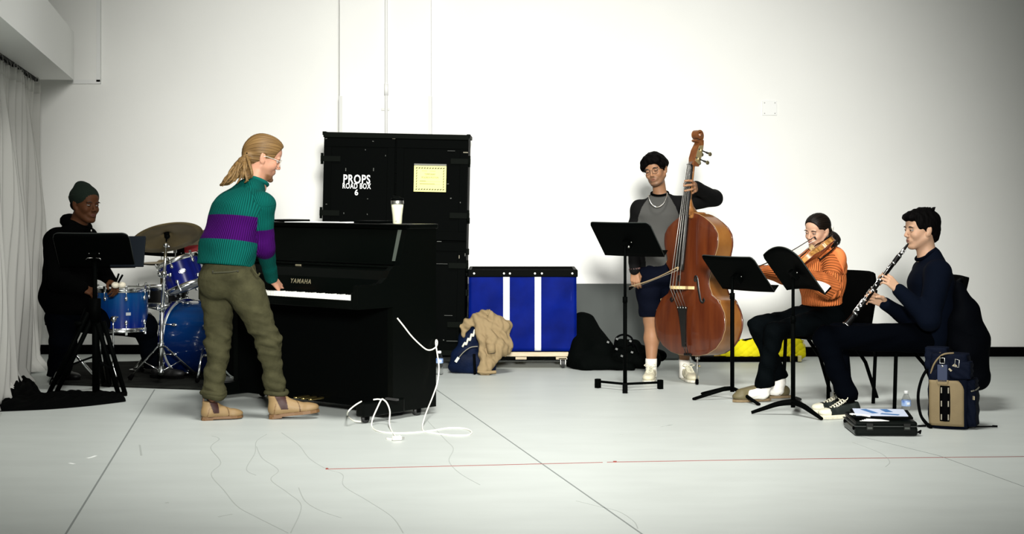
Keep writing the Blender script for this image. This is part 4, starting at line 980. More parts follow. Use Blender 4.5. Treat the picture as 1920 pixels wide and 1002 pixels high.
    hr = garment('hair', hp, mh, me_, .0042, subs=subs, disp=hd, attrs={'hs': ha}, smooth=1, label='blond hair tied back in a ponytail')
    tie = j(462, 291, .21)
    obj('hair_tie', MB().tube([tie + V((.012 * math.sin(a) * .5 + .004, .020 * math.cos(a), .020 * math.sin(a))) for a in [i * math.pi / 8 for i in range(16)]], .008, 7, closed=True), BLACK, hr, world=True)
    random.seed(21); ends = [(413, 346), (417, 350), (424, 344), (430, 346), (440, 341), (436, 338), (448, 340), (455, 337), (463, 334), (428, 339), (420, 341), (472, 334), (450, 332), (444, 345), (466, 340), (458, 343)]
    ms = mat('blond_strand', (.20, .118, .043), .5, spec=.2, noise=.55, nscale=60, stretch=(1, 1, 1))
    for i, (ex, ey) in enumerate(ends):
        mx, my = lerp(462, ex, .5) + random.uniform(-6, 6), lerp(291, ey, .45) + random.uniform(-5, 5)
        dz = random.uniform(-.035, -.01); st = tie + V((0, random.uniform(-.012, .012), random.uniform(-.012, .010)))
        a = lerp(462, ex, .8) + random.uniform(-5, 5); b = lerp(291, ey, .8) + random.uniform(-3, 4)
        sp = spline([st, j(mx, my, .125 + dz), j(a, b, .105 + dz), j(ex, ey, .115 + dz)], 7); n = len(sp)
        obj('hair_strand', MB().tube(sp, [.0085 * (1 - .15 * abs(2 * k / n - .6)) * (1 - (k / n) ** 4 * .85) for k in range(n)], 7, flat=(1.25, .7)), ms, hr, world=True)
    obj('goatee', MB().sphere(H(.078, 0, -.112), (.020 * H.sc, .021 * H.sc, .016 * H.sc), 12, 8, Matrix(H.R.tolist())), mat('goatee_hair', (.10, .048, .018), .8, bump=.6, bscale=300), me_, world=True)
pianist()
# ================================================================== bowed instruments
def varnish(name, c1, c2, rough=.22, stretch=(1, 14, 1), sc=4, coat=.5):
    return mat(name, c1, rough, spec=.4, noise=1, nscale=sc, stretch=stretch, col2=c2, coat=coat)
HW = [(0, 0), (.004, .09), (.02, .155), (.06, .222), (.12, .268), (.19, .293), (.25, .297), (.31, .285), (.35, .262), (.375, .25), (.388, .252), (.40, .222), (.43, .185), (.48, .163), (.53, .158), (.58, .168), (.62, .188), (.642, .208), (.655, .207), (.675, .196), (.71, .205), (.76, .222), (.81, .228), (.855, .222), (.90, .196), (.94, .150), (.97, .105), (.99, .065), (1.0, .028)]
def fiddle(L, depth, depth_top, arch, shoulders=1.0, wsc=1.0):
    pts = [(w * L * wsc, y * L) for y, w in HW]; ring = pts + [(-x, y) for x, y in pts[-1:0:-1]]
    dp = lambda y: lerp(depth, depth_top, max(0, (y / L - .55) / .45))
    def hw(y):
        for i in range(len(pts) - 1):
            if pts[i][1] <= y <= pts[i + 1][1]: t = (y - pts[i][1]) / max(1e-9, pts[i + 1][1] - pts[i][1]); return lerp(pts[i][0], pts[i + 1][0], t)
        return .001
    def zt(x, y): w_ = max(hw(y), 1e-4); a = max(0, 1 - (x / w_) ** 2); b = max(0, 1 - ((y / L - .5) / .5) ** 2); return arch * (a ** .8) * (b ** .5) * min(1, w_ / (.2 * L) + .3)
    def plate(top):
        mb = MB(); n = 44; m = 16
        def fn(u, v):
            y = L * (.5 - .5 * math.cos(math.pi * v)); x = hw(y) * 1.035 * math.sin((u - .5) * math.pi); z = zt(x / 1.035, y)
            return V((x, y, z)) if top else V((x, y, -dp(y) - z))
        return mb.grid(fn, m, n, (.011 if top else -.011) * L / 1.05)
    rb = MB(); N = len(ring); vs = []
    for x, y in ring: vs += [V((x, y, -.001)), V((x, y, -dp(y) + .001))]
    rb.add(vs, [(2 * i, 2 * i + 1, 2 * ((i + 1) % N) + 1, 2 * ((i + 1) % N)) for i in range(N)], True)
    return plate, rb, hw, zt, dp
def fhole(zt, L, s):
    pts = [(.075, .515), (.065, .53), (.07, .555), (.085, .55), (.092, .52), (.100, .47), (.113, .42), (.125, .385), (.142, .375), (.150, .392), (.14, .405)]
    pts = [V((s * x * L * 1.02, y * L, 0)) for x, y in pts][::-1]; sp = spline(pts, 6); sp = [V((p.x, p.y, zt(p.x, p.y) + .0012)) for p in sp]; n = len(sp)
    r = [L * (.0050 + .0042 * math.sin(math.pi * k / (n - 1))) for k in range(n)]
    mb = MB().tube(sp, r, 8, flat=(1, .25))
    for x, y in ((.070, .53), (.147, .39)): mb.sphere((s * x * L * 1.02, y * L, zt(s * x * L, y * L) + .001), (.013 * L, .013 * L, .0016), 10, 6)
    return mb
def curl(c, r0, r1, turns, a0, w0, plane_y, plane_z, side, n=40):
    """scroll: flat spiral band of width w0 around c in the plane (plane_y, plane_z)"""
    vs = []; fs = []
    for i in range(n + 1):
        t = i / n; a = a0 + turns * 2 * math.pi * t; r = lerp(r0, r1, t ** .8); th = lerp(.34, .5, t) * r0 * (1 - .45 * t)
        for rr in (r + th * .5, r - th * .5):
            p = c + plane_y * (math.cos(a) * rr) + plane_z * (math.sin(a) * rr); w_ = w0 * (1 + .35 * t)
            vs += [p - side * w_, p + side * w_]
    for i in range(n):
        a = 4 * i; b = a + 4; fs += [(a, a + 1, b + 1, b), (a + 2, b + 2, b + 3, a + 3), (a, b, b + 2, a + 2), (a + 1, a + 3, b + 3, b + 1)]
    fs += [(0, 2, 3, 1), (4 * n, 4 * n + 1, 4 * n + 3, 4 * n + 2)]
    return MB().add(vs, fs, False)
# ------------------------------------------------------------------ double bass
def double_bass():
    s0 = 255.0; d0 = F_PX / s0; ya = math.radians(47)
    n = V((-math.sin(ya), -math.cos(ya), 0)); u = V((0, 0, 1)); r = u.cross(n)
    q = Quaternion(n, math.radians(1.2)) @ Quaternion(r, math.radians(-3)) ; n = q @ n; u = q @ u; r = q @ r
    O = P(1291, 667, d0 - .05); L = 1.045
    t = thing('double_bass', 'reddish brown double bass held upright by the standing player', 'double bass'); t.location = O; t.rotation_euler = Matrix((r, u, n)).transposed().to_euler()
    m_top = varnish('bass_top', (.105, .024, .006), (.050, .009, .003), .28, (5, .6, 1), 3); m_rib = varnish('bass_rib', (.30, .125, .026), (.17, .055, .010), .3, (2, 1.2, 2), 3); m_neck = varnish('bass_neck', (.30, .13, .035), (.16, .06, .015), .35, (1, 4, 1), 5, .2)
    m_eb = mat('ebony', (.004, .0035, .003), .35); m_pur = mat('purfling', (.30, .19, .09), .5)
    plate, ribs, hw, zt, dp = fiddle(L, .205, .15, .035, wsc=1.06)
    obj('top_plate', plate(True), m_top, t); obj('back_plate', plate(False), m_top, t); obj('ribs', ribs, m_rib, t)
    pts = [(w * L * 1.06 * 1.035, y * L) for y, w in HW]; ring = pts + [(-x, y) for x, y in pts[-1:0:-1]]
    for z, nm in ((-.006, 'edge_binding'),): obj(nm, MB().tube([V((x, y, z)) for x, y in ring], .0028, 5, closed=True), m_pur, t)
    for sx in (-1, 1): obj('f_hole', fhole(zt, L, sx), m_eb, t)
    by = .475 * L; zb = zt(0, by)
    br = [(-.075, 0), (-.062, .02), (-.05, .05), (-.062, .08), (-.07, .105), (-.058, .128), (-.03, .143), (0, .147), (.03, .143), (.058, .128), (.07, .105), (.062, .08), (.05, .05), (.062, .02), (.075, 0), (.045, 0), (.03, .04), (0, .055), (-.03, .04), (-.045, 0)]
    obj('bridge', MB().prism([(x, z) for x, z in br], (0, by - .012, zb * .72), (1, 0, 0), (0, 0, 1), (0, .022, 0)), mat('maple', (.58, .42, .20), .5), t)
    yn = 1.40; zn = .035
    top_z = lambda x: zb * .72 + .147 - 2.2 * x * x
    fby = .60 * L; fz = lerp(top_z(0), zn, (fby - by) / (yn - by)) - .014
    fb = []
    def fbf(uu, v):
        y = lerp(fby, yn, v); w = lerp(.042, .022, v); x = (uu - .5) * 2 * w; return V((x, y, lerp(fz, zn - .006, v) - 3.2 * x * x))
    obj('fingerboard', MB().grid(fbf, 8, 16, .028), m_eb, t)
    nk = MB(); ny = [(.985 * L, .030, -.10, .115), (1.05 * L, .027, -.02, .072), (1.15, .025, .02, .05), (1.30, .023, .006, .032), (yn + .01, .022, -.02, .012)]
    vs = []; fs = []
    for y, w, z0, z1 in ny:
        z1 = lerp(fz, zn - .006, (y - fby) / (yn - fby)) - .022; z0 = min(z0, z1 - .034)
        vs += [V((math.cos(a) * w, y, z1 + (z1 - z0) * (-.0 if False else min(0, math.sin(a))) )) for a in [k * math.pi / 6 for k in range(12)]]
    for i in range(len(ny) - 1):
        for k in range(12): fs.append((i * 12 + k, i * 12 + (k + 1) % 12, (i + 1) * 12 + (k + 1) % 12, (i + 1) * 12 + k))
    fs += [tuple(range(11, -1, -1)), tuple(range(len(vs) - 12, len(vs)))]
    obj('neck', MB().add(vs, fs, True), m_neck, t)
    obj('neck_heel', MB().box((0, .985 * L, -.055), (.060, .05, .17), bev=.012), m_neck, t)
    # pegbox + scroll, leaning back
    pb = [(yn - .01, .012, -.05, .024), (yn + .05, .004, -.062, .030), (yn + .11, -.018, -.085, .030), (yn + .16, -.048, -.098, .026), (yn + .19, -.062, -.102, .022)]
    vs = []; fs = []
    for y, zf, zk, w in pb: vs += [V((-w, y, zf)), V((w, y, zf)), V((w, y, zk)), V((-w, y, zk))]
    for i in range(len(pb) - 1):
        for k in range(4): fs.append((4 * i + k, 4 * i + (k + 1) % 4, 4 * i + 4 + (k + 1) % 4, 4 * i + 4 + k))
    fs += [(3, 2, 1, 0), tuple(range(len(vs) - 4, len(vs)))]
    obj('pegbox', MB().add(vs, fs), varnish('scroll_wood', (.20, .075, .022), (.10, .03, .010), .3, (3, 1, 3), 8), t)
    sc = obj('scroll', curl(V((0, yn + .222, -.052)), .050, .012, 1.55, -2.3, .023, V((0, 0, -1)), V((0, 1, 0)), V((1, 0, 0))), MATS['scroll_wood'], t)
    obj('scroll_eye', MB().tube([(-.040, yn + .222, -.052), (.040, yn + .222, -.052)], .014, 12), MATS['scroll_wood'], sc)
    obj('nut', MB().box((0, yn, zn - .004), (.042, .010, .014), bev=.002), m_eb, t)
    for sx in (-1, 1):
        pt = obj('tuner_plate', MB().prism([(yn + .005, -.045), (yn + .03, .0), (yn + .10, -.018), (yn + .145, -.045), (yn + .15, -.085), (yn + .10, -.080), (yn + .01, -.055)], (sx * .0265, 0, 0), (0, 1, 0), (0, 0, 1), (sx * .004, 0, 0)), mat('tuner_brass', (.62, .50, .26), .35, .75), t)
        for k, y in enumerate((yn + .045, yn + .11)):
            z = lerp(-.035, -.062, k); tp = obj('tuner', MB().tube([(sx * .03, y + .01, z + .03), (sx * .036, y - .012, z - .055)], .005, 7).tube([(sx * .036, y - .012, z - .055), (sx * .038, y - .016, z - .072)], .008, 7), mat('tuner_dark', (.03, .025, .02), .4, .5), t)
            obj('tuner_key', MB().sphere((sx * .040, y - .022, z - .092), (.007, .016, .020), 10, 8), mat('tuner_key', (.12, .10, .05), .4, .4), tp)
            obj('gear', MB().lathe([(.013, 0), (.013, .006)], (sx * .031, y, z), (sx, 0, 0), 12), MATS['tuner_brass'], tp)
    tl = [(-.020, .17 * L), (-.032, .30 * L), (-.043, .345 * L), (0, .352 * L), (.043, .345 * L), (.032, .30 * L), (.020, .17 * L), (.016, .065 * L), (-.016, .065 * L)]
    R0 = zt(0, .12 * L)
    obj('tailpiece', MB().prism(tl, (0, 0, R0 + .012), (1, 0, 0), (0, .985, .10), (0, 0, .016)), m_eb, t)
    obj('tail_wire', MB().tube([(-.012, .07 * L, R0 + .02), (-.012, .0, .012), (.012, .0, .012), (.012, .07 * L, R0 + .02)], .003, 6), m_eb, t)
    obj('saddle', MB().box((0, .008, .008), (.07, .02, .016), bev=.004), m_eb, t)
    ms = mat('string_steel', (.42, .41, .38), .35, .9)
    for k in range(4):
        x1 = (k - 1.5) * .030; x0 = (k - 1.5) * .0105; y2 = .34 * L; z2 = R0 + .012 + .016 + y2 * .10
        obj('string', MB().tube([(x0, yn + .04, -.01), (x0, yn, zn + .002), (x1, by, top_z(x1) + .002), (x1 * .85, y2, z2)], .0024 - .0003 * k, 6), ms, t)
        obj('tail_end', MB().sphere((x1 * .85, y2 - .006, z2 - .002), .006, 8, 6), ms, t)
    ep = obj('endpin', MB().tube([(0, .004, -.10), (0, -.19, -.10)], .0065, 8).tube([(0, -.001, -.10), (0, -.03, -.10)], .017, 12).tube([(0, -.07, -.10), (0, -.085, -.10)], .012, 10), STEEL, t)
    obj('endpin_screw', MB().tube([(0, -.078, -.10), (.028, -.078, -.10)], .005, 7), BRASS, ep)
    obj('endpin_tip', MB().lathe([(.010, 0), (.013, .01), (.012, .035), (.007, .04)], (0, -.215, -.10), (0, 1, 0), 12), RUBBER, t)
    return t, O, r, u, n
BASS = double_bass()
def bass_w(x, y, z): _, O, r, u, n = BASS; return O + r * x + u * y + n * z
def bow(name, label, a, b, stick_m, hair_m, up, r=.0042, grp=None):
    """a = frog end, b = tip"""
    t = thing(name, label, 'bow', a); d = (b - a); L = d.length; d = d / L; up = (up - d * up.dot(d)).normalized()
    obj('stick', MB().tube([a + d * (L * k / 14) + up * (.012 - .016 * math.sin(math.pi * k / 14)) for k in range(15)], [r * (1 - .35 * k / 14) for k in range(15)], 8), stick_m, t, world=True)
    obj('bow_hair', MB().tube([a + d * .03 - up * .014, b - up * .012], .0032, 6, flat=(1, .4)), hair_m, t, world=True)
    Rm = Matrix((d, up.cross(d), up)).transposed()
    obj('frog', MB().box(a + d * .025 - up * .004, (.05, .013, .022), Rm, bev=.004), BLACK, t, world=True)
    obj('tip_head', MB().prism([(-.002, .014), (.005, .011), (.001, -.011), (-.004, -.011), (-.008, .010)], b - up.cross(d) * .0035, d, up, up.cross(d) * .007), stick_m, t, world=True)
    return t
# ------------------------------------------------------------------ violin
def violin():
    O = P(1551, 455, 11.22); D = V((-.64, -.70, -.32)).normalized(); nn = V((-.58, .28, .76)); n = (nn - D * nn.dot(D)).normalized(); u = D; r = u.cross(n)
    L = .358; t = thing('violin', 'honey brown violin tucked under the chin of the woman in orange', 'violin'); t.location = O; t.rotation_euler = Matrix((r, u, n)).transposed().to_euler()
    mt_ = varnish('violin_top', (.45, .20, .04), (.30, .10, .02), .25, (8, 1, 1), 9); mr_ = varnish('violin_rib', (.50, .26, .07), (.18, .07, .015), .3, (1, 1, 1), 38); mk_ = varnish('violin_back', (.16, .025, .010), (.09, .012, .006), .25, (1, 1, 1), 18)
    m_eb = MATS['ebony']
    plate, ribs, hw, zt, dp = fiddle(L, .034, .032, .014)
    obj('top_plate', plate(True), mt_, t); obj('back_plate', plate(False), mk_, t); obj('ribs', ribs, mr_, t)
    for sx in (-1, 1): obj('f_hole', fhole(zt, L, sx), m_eb, t)
    by = .46 * L; zb = zt(0, by)
    obj('bridge', MB().prism([(-.021, 0), (-.018, .02), (-.020, .030), (0, .034), (.020, .026), (.018, .018), (.021, 0), (.010, 0), (0, .010), (-.010, 0)], (0, by, zb), (1, 0, 0), (0, 0, 1), (0, .004, 0)), MATS['maple'], t)
    obj('fingerboard', MB().grid(lambda a, v: V(((a - .5) * lerp(.042, .024, v), lerp(.62 * L, L + .13, v), lerp(zb + .020, .010, v) - 8 * ((a - .5) * .03) ** 2)), 6, 8, .006), m_eb, t)
    obj('neck', MB().tube([(0, L - .01, -.010), (0, L + .02, .0), (0, L + .13, -.004)], [.016, .011, .010], 10, flat=(1, 1)), mt_, t)
    obj('pegbox', MB().box((0, L + .165, -.012), (.020, .07, .022), Matrix.Rotation(-.2, 3, 'X'), bev=.003), mk_, t)
    sc = obj('scroll', curl(V((0, L + .212, -.018)), .014, .004, 1.5, -2.3, .008, V((0, 0, -1)), V((0, 1, 0)), V((1, 0, 0)), 24), mk_, t)
    for k in range(4): obj('peg', MB().tube([((-1) ** k * -.012, L + .145 + .016 * k, -.008), ((-1) ** k * .022, L + .145 + .016 * k, -.008)], .0035, 7).sphere(((-1) ** k * .030, L + .145 + .016 * k, -.008), (.009, .003, .008), 8, 6), m_eb, t)
    obj('tailpiece', MB().prism([(-.010, .03), (-.020, .12), (0, .125), (.020, .12), (.010, .03), (.006, .012), (-.006, .012)], (0, 0, zt(0, .06) + .008), (1, 0, 0), (0, 1, .06), (0, 0, .004)), m_eb, t)
    for k in range(4):
        x1 = (k - 1.5) * .0105; x0 = (k - 1.5) * .0055; obj('string', MB().tube([(x0, L + .135, .012), (x1, by, zb + .034 - 18 * x1 * x1), (x1 * .8, .12, zt(0, .06) + .02)], .0007, 5), MATS['string_steel'], t)
    obj('chin_rest', MB().sphere((-.045, .025, .020), (.036, .030, .008), 14, 8), m_eb, t)
    sr = obj('shoulder_rest', MB().tube(spline([(-.115, .06, -.058), (-.05, .05, -.066), (.03, .045, -.062), (.10, .055, -.056)], 5), .0105, 8, flat=(1.6, .6)), m_eb, t)
    for x, y in ((-.098, .07), (.092, .07)): obj('rest_foot', MB().tube([(x, y - .01, -.055), (x * 1.02, y, -.036), (x * 1.02, y, -.026)], .0045, 7), m_eb, sr)
    return O, r, u, n
VIO = violin()
def vio_w(x, y, z): O, r, u, n = VIO; return O + r * x + u * y + n * z
# ------------------------------------------------------------------ clarinet
def clarinet():
    a = P(1701, 460, 10.62); b = P(1587, 611, 10.55); d = (b - a).normalized(); L = (b - a).length
    t = thing('clarinet', 'black clarinet with silver keys at the seated man\'s lips', 'clarinet'); t.location = a; q = V((0, 0, 1)).rotation_difference(d); t.rotation_euler = q.to_euler()
    S_ = L / .66; mw = mat('grenadilla', (.0016, .0014, .0014), .38, spec=.15); ms = mat('silver_plate', (.78, .78, .76), .2, 1.0)
    obj('mouthpiece', MB().lathe([(.004, -.012), (.007, 0), (.011, .05), (.0125, .085)], n=16), mw, t)
    obj('ligature', MB().lathe([(.012, .035), (.013, .037), (.0135, .068), (.0125, .07)], n=16), ms, t)
    for k in (.042, .06): obj('ligature_screw', MB().tube([(0, -.012, k), (0, -.030, k)], .0028, 6), ms, t)
    obj('barrel', MB().lathe([(.0135, .085), (.0165, .095), (.016, .14), (.0145, .15)], n=18), mw, t)
    obj('upper_joint', MB().lathe([(.0138, .15), (.0142, .37)], n=18), mw, t); obj('lower_joint', MB().lathe([(.0145, .37), (.0155, .56)], n=18), mw, t)
    obj('bell', MB().lathe([(.0165, .56), (.018, .59), (.020, .62), (.025, .645), (.029, L), (.024, L - .001), (.016, .61)], n=24), mw, t)
    for z, r_ in ((.087, .0168), (.148, .0165), (.37, .0172), (.56, .0185)): obj('ring', MB().lathe([(r_ - .002, z - .006), (r_, z - .005), (r_, z + .005), (r_ - .002, z + .006)], n=18), ms, t)
    obj('bell_ring', MB().lathe([(.0285, L - .006), (.0305, L - .004), (.0305, L), (.028, L + .001)], n=24), ms, t)
    # key side faces the viewer and up-left
    loc = lambda v: (q.inverted() @ v)
    k1 = loc(V((-.45, -.85, .1))); k1.z = 0; k1.normalize(); k2 = loc(V((-.75, -.1, -.5))); k2.z = 0; k2.normalize()
    def rod(z0, z1, kk, off=.022): obj('key_rod', MB().tube([kk * .014 + V((0, 0, z0)), kk * off + V((0, 0, z0 + .004)), kk * off + V((0, 0, z1 - .004)), kk * .014 + V((0, 0, z1))], .0026, 6), ms, t)
    def pad(z, kk, r_=.008, off=.020): obj('key_pad', MB().lathe([(r_, -.002), (r_, .002), (r_ * .7, .0035)], kk * off + V((0, 0, z)), kk, 12), ms, t)
    k3 = (k1 + k2).normalized()
    rod(.16, .25, k1); rod(.27, .36, k3); rod(.38, .47, k1); rod(.40, .55, k3); rod(.45, .56, k2)
    for z, kk, r_ in ((.175, k2, .007), (.20, k3, .006), (.235, k2, .0065), (.262, k1, .006), (.29, k1, .007), (.31, k3, .006), (.335, k1, .007), (.36, k2, .006), (.385, k1, .007), (.405, k2, .0075), (.43, k2, .0075), (.455, k1, .0075), (.475, k3, .007), (.50, k1, .0115), (.53, k1, .0125)): pad(z, kk, r_)
    for z in (.385, .395, .41): obj('touch_key', MB().box(k3 * .026 + V((0, 0, z)), (.012, .006, .014), bev=.002), ms, t)
    return a, d
CLA = clarinet()
m_bk = mat('black_jersey', (.0010, .0011, .0011), .9, spec=.02, bump=.15, bscale=120)
# ------------------------------------------------------------------ bass player
def bassist():
    D0 = 12.46; j = lambda px, py, dd=0.0: P(px, py, D0 + dd)
    f, l, r, R = axes((-.22, -.975, 0)); me_ = person('standing man in grey and black raglan shirt and dark shorts behind the bass', j(1250, 700))
    nb = j(1237, 362, .02); hem = j(1234, 499)
    torso = [C_(j(1230, 505, 0), j(1231, 455, 0), .108, .108, .04, l, 1.42), C_(j(1231, 455, 0), j(1234, 405, .0), .108, .116, .04, l, 1.45), C_(j(1234, 405, .0), j(1237, 374, .02), .112, .06, .04, l, 1.5)]
    shR, elR, wrR = j(1199, 392, .0), j(1187, 452, .03), j(1190, 507, -.10)
    shL, elL, wrL = j(1274, 384, .02), j(1338, 372, .04), j(1304, 351, -.20)
    arms = [C_(shR, shL, .062, .062, .05)] + L_([shR, elR, wrR], [.066, .054, .040], .025) + L_([shL, elL, wrL], [.066, .062, .043], .025)
    def tint(p):
        p = np.asarray(p); q = (p - np.array(nb)); x = q @ np.array(l); z = q[:, 2]
        dR, a1, _ = limb_coord(p, [shR, elR, wrR]); dL, a2, _ = limb_coord(p, [shL, elL, wrL])
        lim = np.interp(-z, [.0, .03, .10, .18, .30], [.055, .075, .115, .145, .165]); m = (x < -lim) | (x > lim * 1.1) | ((dR < .085) & (a1 > .10)) | ((dL < .085) & (a2 > .08))
        c = np.tile((.056, .056, .052, 1.0), (len(p), 1)); c[m] = (.0010, .0010, .0011, 1); return c
    sh = garment('raglan_shirt', torso + arms[:1], m_jersey, me_, after=arms[1:], cuts=[(hem, V((.1, 0, -1)))], disp=folds(.006, 30, 8, (.3, 0, 1), .5), attrs={'tint': tint}, label='grey raglan shirt with black sleeves')
    cp = j(1237, 363.5, .01)
    obj('neck_band', MB().tube([cp + f * (.060 * math.cos(a)) + l * (.064 * math.sin(a)) + V((0, 0, -.018 * math.cos(a) + .004)) for a in [i * math.pi / 12 for i in range(24)]], .0085, 8, closed=True), m_bk, sh, world=True)
    # shorts
    hR, kR, aR = j(1216, 545, .0), j(1221, 600, .02), j(1221, 684, .0); hL, kL, aL = j(1262, 545, .03), j(1278, 602, .05), j(1284, 686, .03)
    sp_ = [E_(j(1236, 515, .0), (.118, .165, .12), R, .04)] + L_([hR, j(1221, 605, .01)], [.098, .080], .04) + L_([hL, j(1276, 605, .04)], [.098, .080], .04) + [C_(j(1233, 480, 0), j(1233, 500, 0), .10, .11, .03, l, 1.4)]
    garment('shorts', sp_, mat('navy_shorts', (.0012, .0020, .0060), .85, spec=.05, bump=.2, bscale=60), me_, cuts=[(j(1236, 488, 0), V((0, 0, 1))), (j(1240, 594, 0), V((0, 0, -1)))], disp=folds(.006, 30, 4), label='dark navy shorts')
    H = Frm(j(1229, 319, -.02), (-.42, -.905, 0), .10, .20, 1.0)
    legs = L_([hR, kR], [.085, .056], .03) + [C_(kR, j(1222, 635, .035), .054, .056, .03), C_(j(1222, 635, .035), aR, .056, .034, .03)] + L_([hL, kL], [.085, .056], .03) + [C_(kL, j(1282, 637, .06), .054, .056, .03), C_(j(1282, 637, .06), aL, .056, .034, .03)]
    bp = waist(torso) + shrink(torso[1:] + arms, .013) + shrink(sp_[:1], .013) + legs + head_prims(H, nb, .048, 1.0)
    # left hand on the neck of the bass: fingers reach across the strings
    nkp = bass_w(0, 1.215, .06)
    bp += hand_prims(wrL, (bass_w(.045, 1.235, .035) - wrL), V((0, 0, 1)), V((.35, -.9, .1)), [(.15, .75, .5), (.25, .7, .5), (.35, .7, .45), (.5, .6, .4)], .22, thumb=[(.022, .020, -.010), (.045, .036, -.028), (.068, .038, -.048), (.088, .030, -.058)], sc=1.14)
    bh = j(1183, 537, -.16)
    bp += hand_prims(wrR, V((.06, -.10, -1)), V((.9, -.45, 0)), V((-.25, -.95, .1)), [(.55, .75, .5), (.6, .8, .5), (.65, .8, .5), (.7, .8, .5)], .05, thumb=[(.022, .022, -.006), (.050, .034, -.024), (.074, .026, -.040), (.092, .012, -.046)], sc=1.0)
    body(me_, bp, head_subs(H), skin_tint(H, (.29, .150, .080), (.225, .098, .062), stubble=(.07, .045, .03), beard=(.09, .05, .03), beard_z=-.095))
    bm = mat('brow_black', (.006, .005, .004), .7); face_bits(H, me_, bm, (.02, .012, .008), .9, mat('lid_tan', (.25, .125, .065), .5), 1.35, closed=True)
    glasses(H, me_, mat('wire_frame', (.10, .09, .08), .3, .9), .0245, .021, .0012, label='thin metal framed glasses')
    s = H.sc; e = lambda c, rr, k=.02: E_(H(*c), [x * s for x in rr], H.R, k * s)
    hp = [e((-.016, 0, .040), (.108, .090, .100)), e((.045, 0, .088), (.066, .074, .040), .03), e((.072, .030, .066), (.030, .046, .026), .02), e((.070, -.045, .058), (.030, .040, .032), .02), e((.0, .08, .035), (.07, .022, .035), .02), e((.0, -.08, .035), (.07, .022, .035), .02)]
    subs = [e((.094, .006, -.026), (.062, .088, .072), .010), e((.05, .07, -.07), (.062, .05, .066), .012), e((.05, -.07, -.07), (.062, .05, .066), .012), e((-.004, .092, -.014), (.024, .020, .034), .006), e((-.004, -.092, -.014), (.024, .020, .034), .006), e((-.05, 0, -.11), (.09, .09, .06), .02)]
    ha = hair_attr(H, (0, 0, 1)); mh = m_hair('black_hair', (.0035, .003, .003), (.0012, .0012, .0012), .55, (14, 1, 1), .10)
    hd = lambda p: .0022 * np.sin(p @ np.array((75, 40, 22)) + 2 * np.sin(p @ np.array((20, 60, 40)))) + .0012 * np.sin(p @ np.array((130, -70, 90)))
    garment('hair', hp, mh, me_, .0042, subs=subs, disp=hd, attrs={'hs': ha}, smooth=1, label='tousled black hair')
    # chain, beads, socks, shoes
    ch = [j(1216, 366, -.10), j(1217.5, 374, -.13), j(1221, 382, -.15), j(1227, 387, -.16), j(1233, 388.5, -.16), j(1240, 386, -.155), j(1246, 379, -.14), j(1250, 369, -.11), j(1251, 362, -.07)]
    sp2 = spline(ch, 7); nk = thing('necklace', 'x', 'y'); bpy.data.objects.remove(nk)
    obj('necklace', MB().tube(sp2, [.0052 if i % 2 else .0034 for i in range(len(sp2))], 6), mat('silver_chain', (.70, .68, .62), .25, .9), me_, world=True)
    mb = MB()
    for i in range(14): a = i * math.pi / 7; mb.sphere(wrR + V((.036 * math.cos(a), .036 * math.sin(a), .010 + .004 * math.cos(a))), .0085, 8, 6)
    obj('bead_bracelet', mb, mat('dark_beads', (.05, .022, .018), .4), me_, world=True)
    for a_, px, py in ((aR, 1218, 712), (aL, 1289, 716)):
        obj('sock', MB().tube([a_ + V((0, 0, .045)), a_ + V((0, 0, .02)), a_ + V((0, .0, -.02)), a_ + V((0, .0, -.09))], [.043, .044, .042, .044], 14), mat('white_sock', (.74, .72, .66), .9, bump=.2, bscale=150), me_, world=True)
    shoe('sneaker', V((aR.x + .012, aR.y + .065, 0)), (-.20, -.98, 0), me_, 'sneaker', .295, label='cream sneaker with dark side stripes, near the stand')
    shoe('sneaker', V((aL.x - .0, aL.y + .055, 0)), (.18, -.98, 0), me_, 'sneaker', .295, label='cream sneaker beside the bass endpin')
    # the bow, held low
    bow('bass_bow', 'pale wooden bass bow held low across the bass strings', j(1180, 541, -.16), P(1271, 504, 11.72), mat('pale_bow_wood', (.36, .26, .14), .4), mat('bow_hair_cream', (.30, .26, .19), .8), V((.3, 0, 1)), .0058)
bassist()
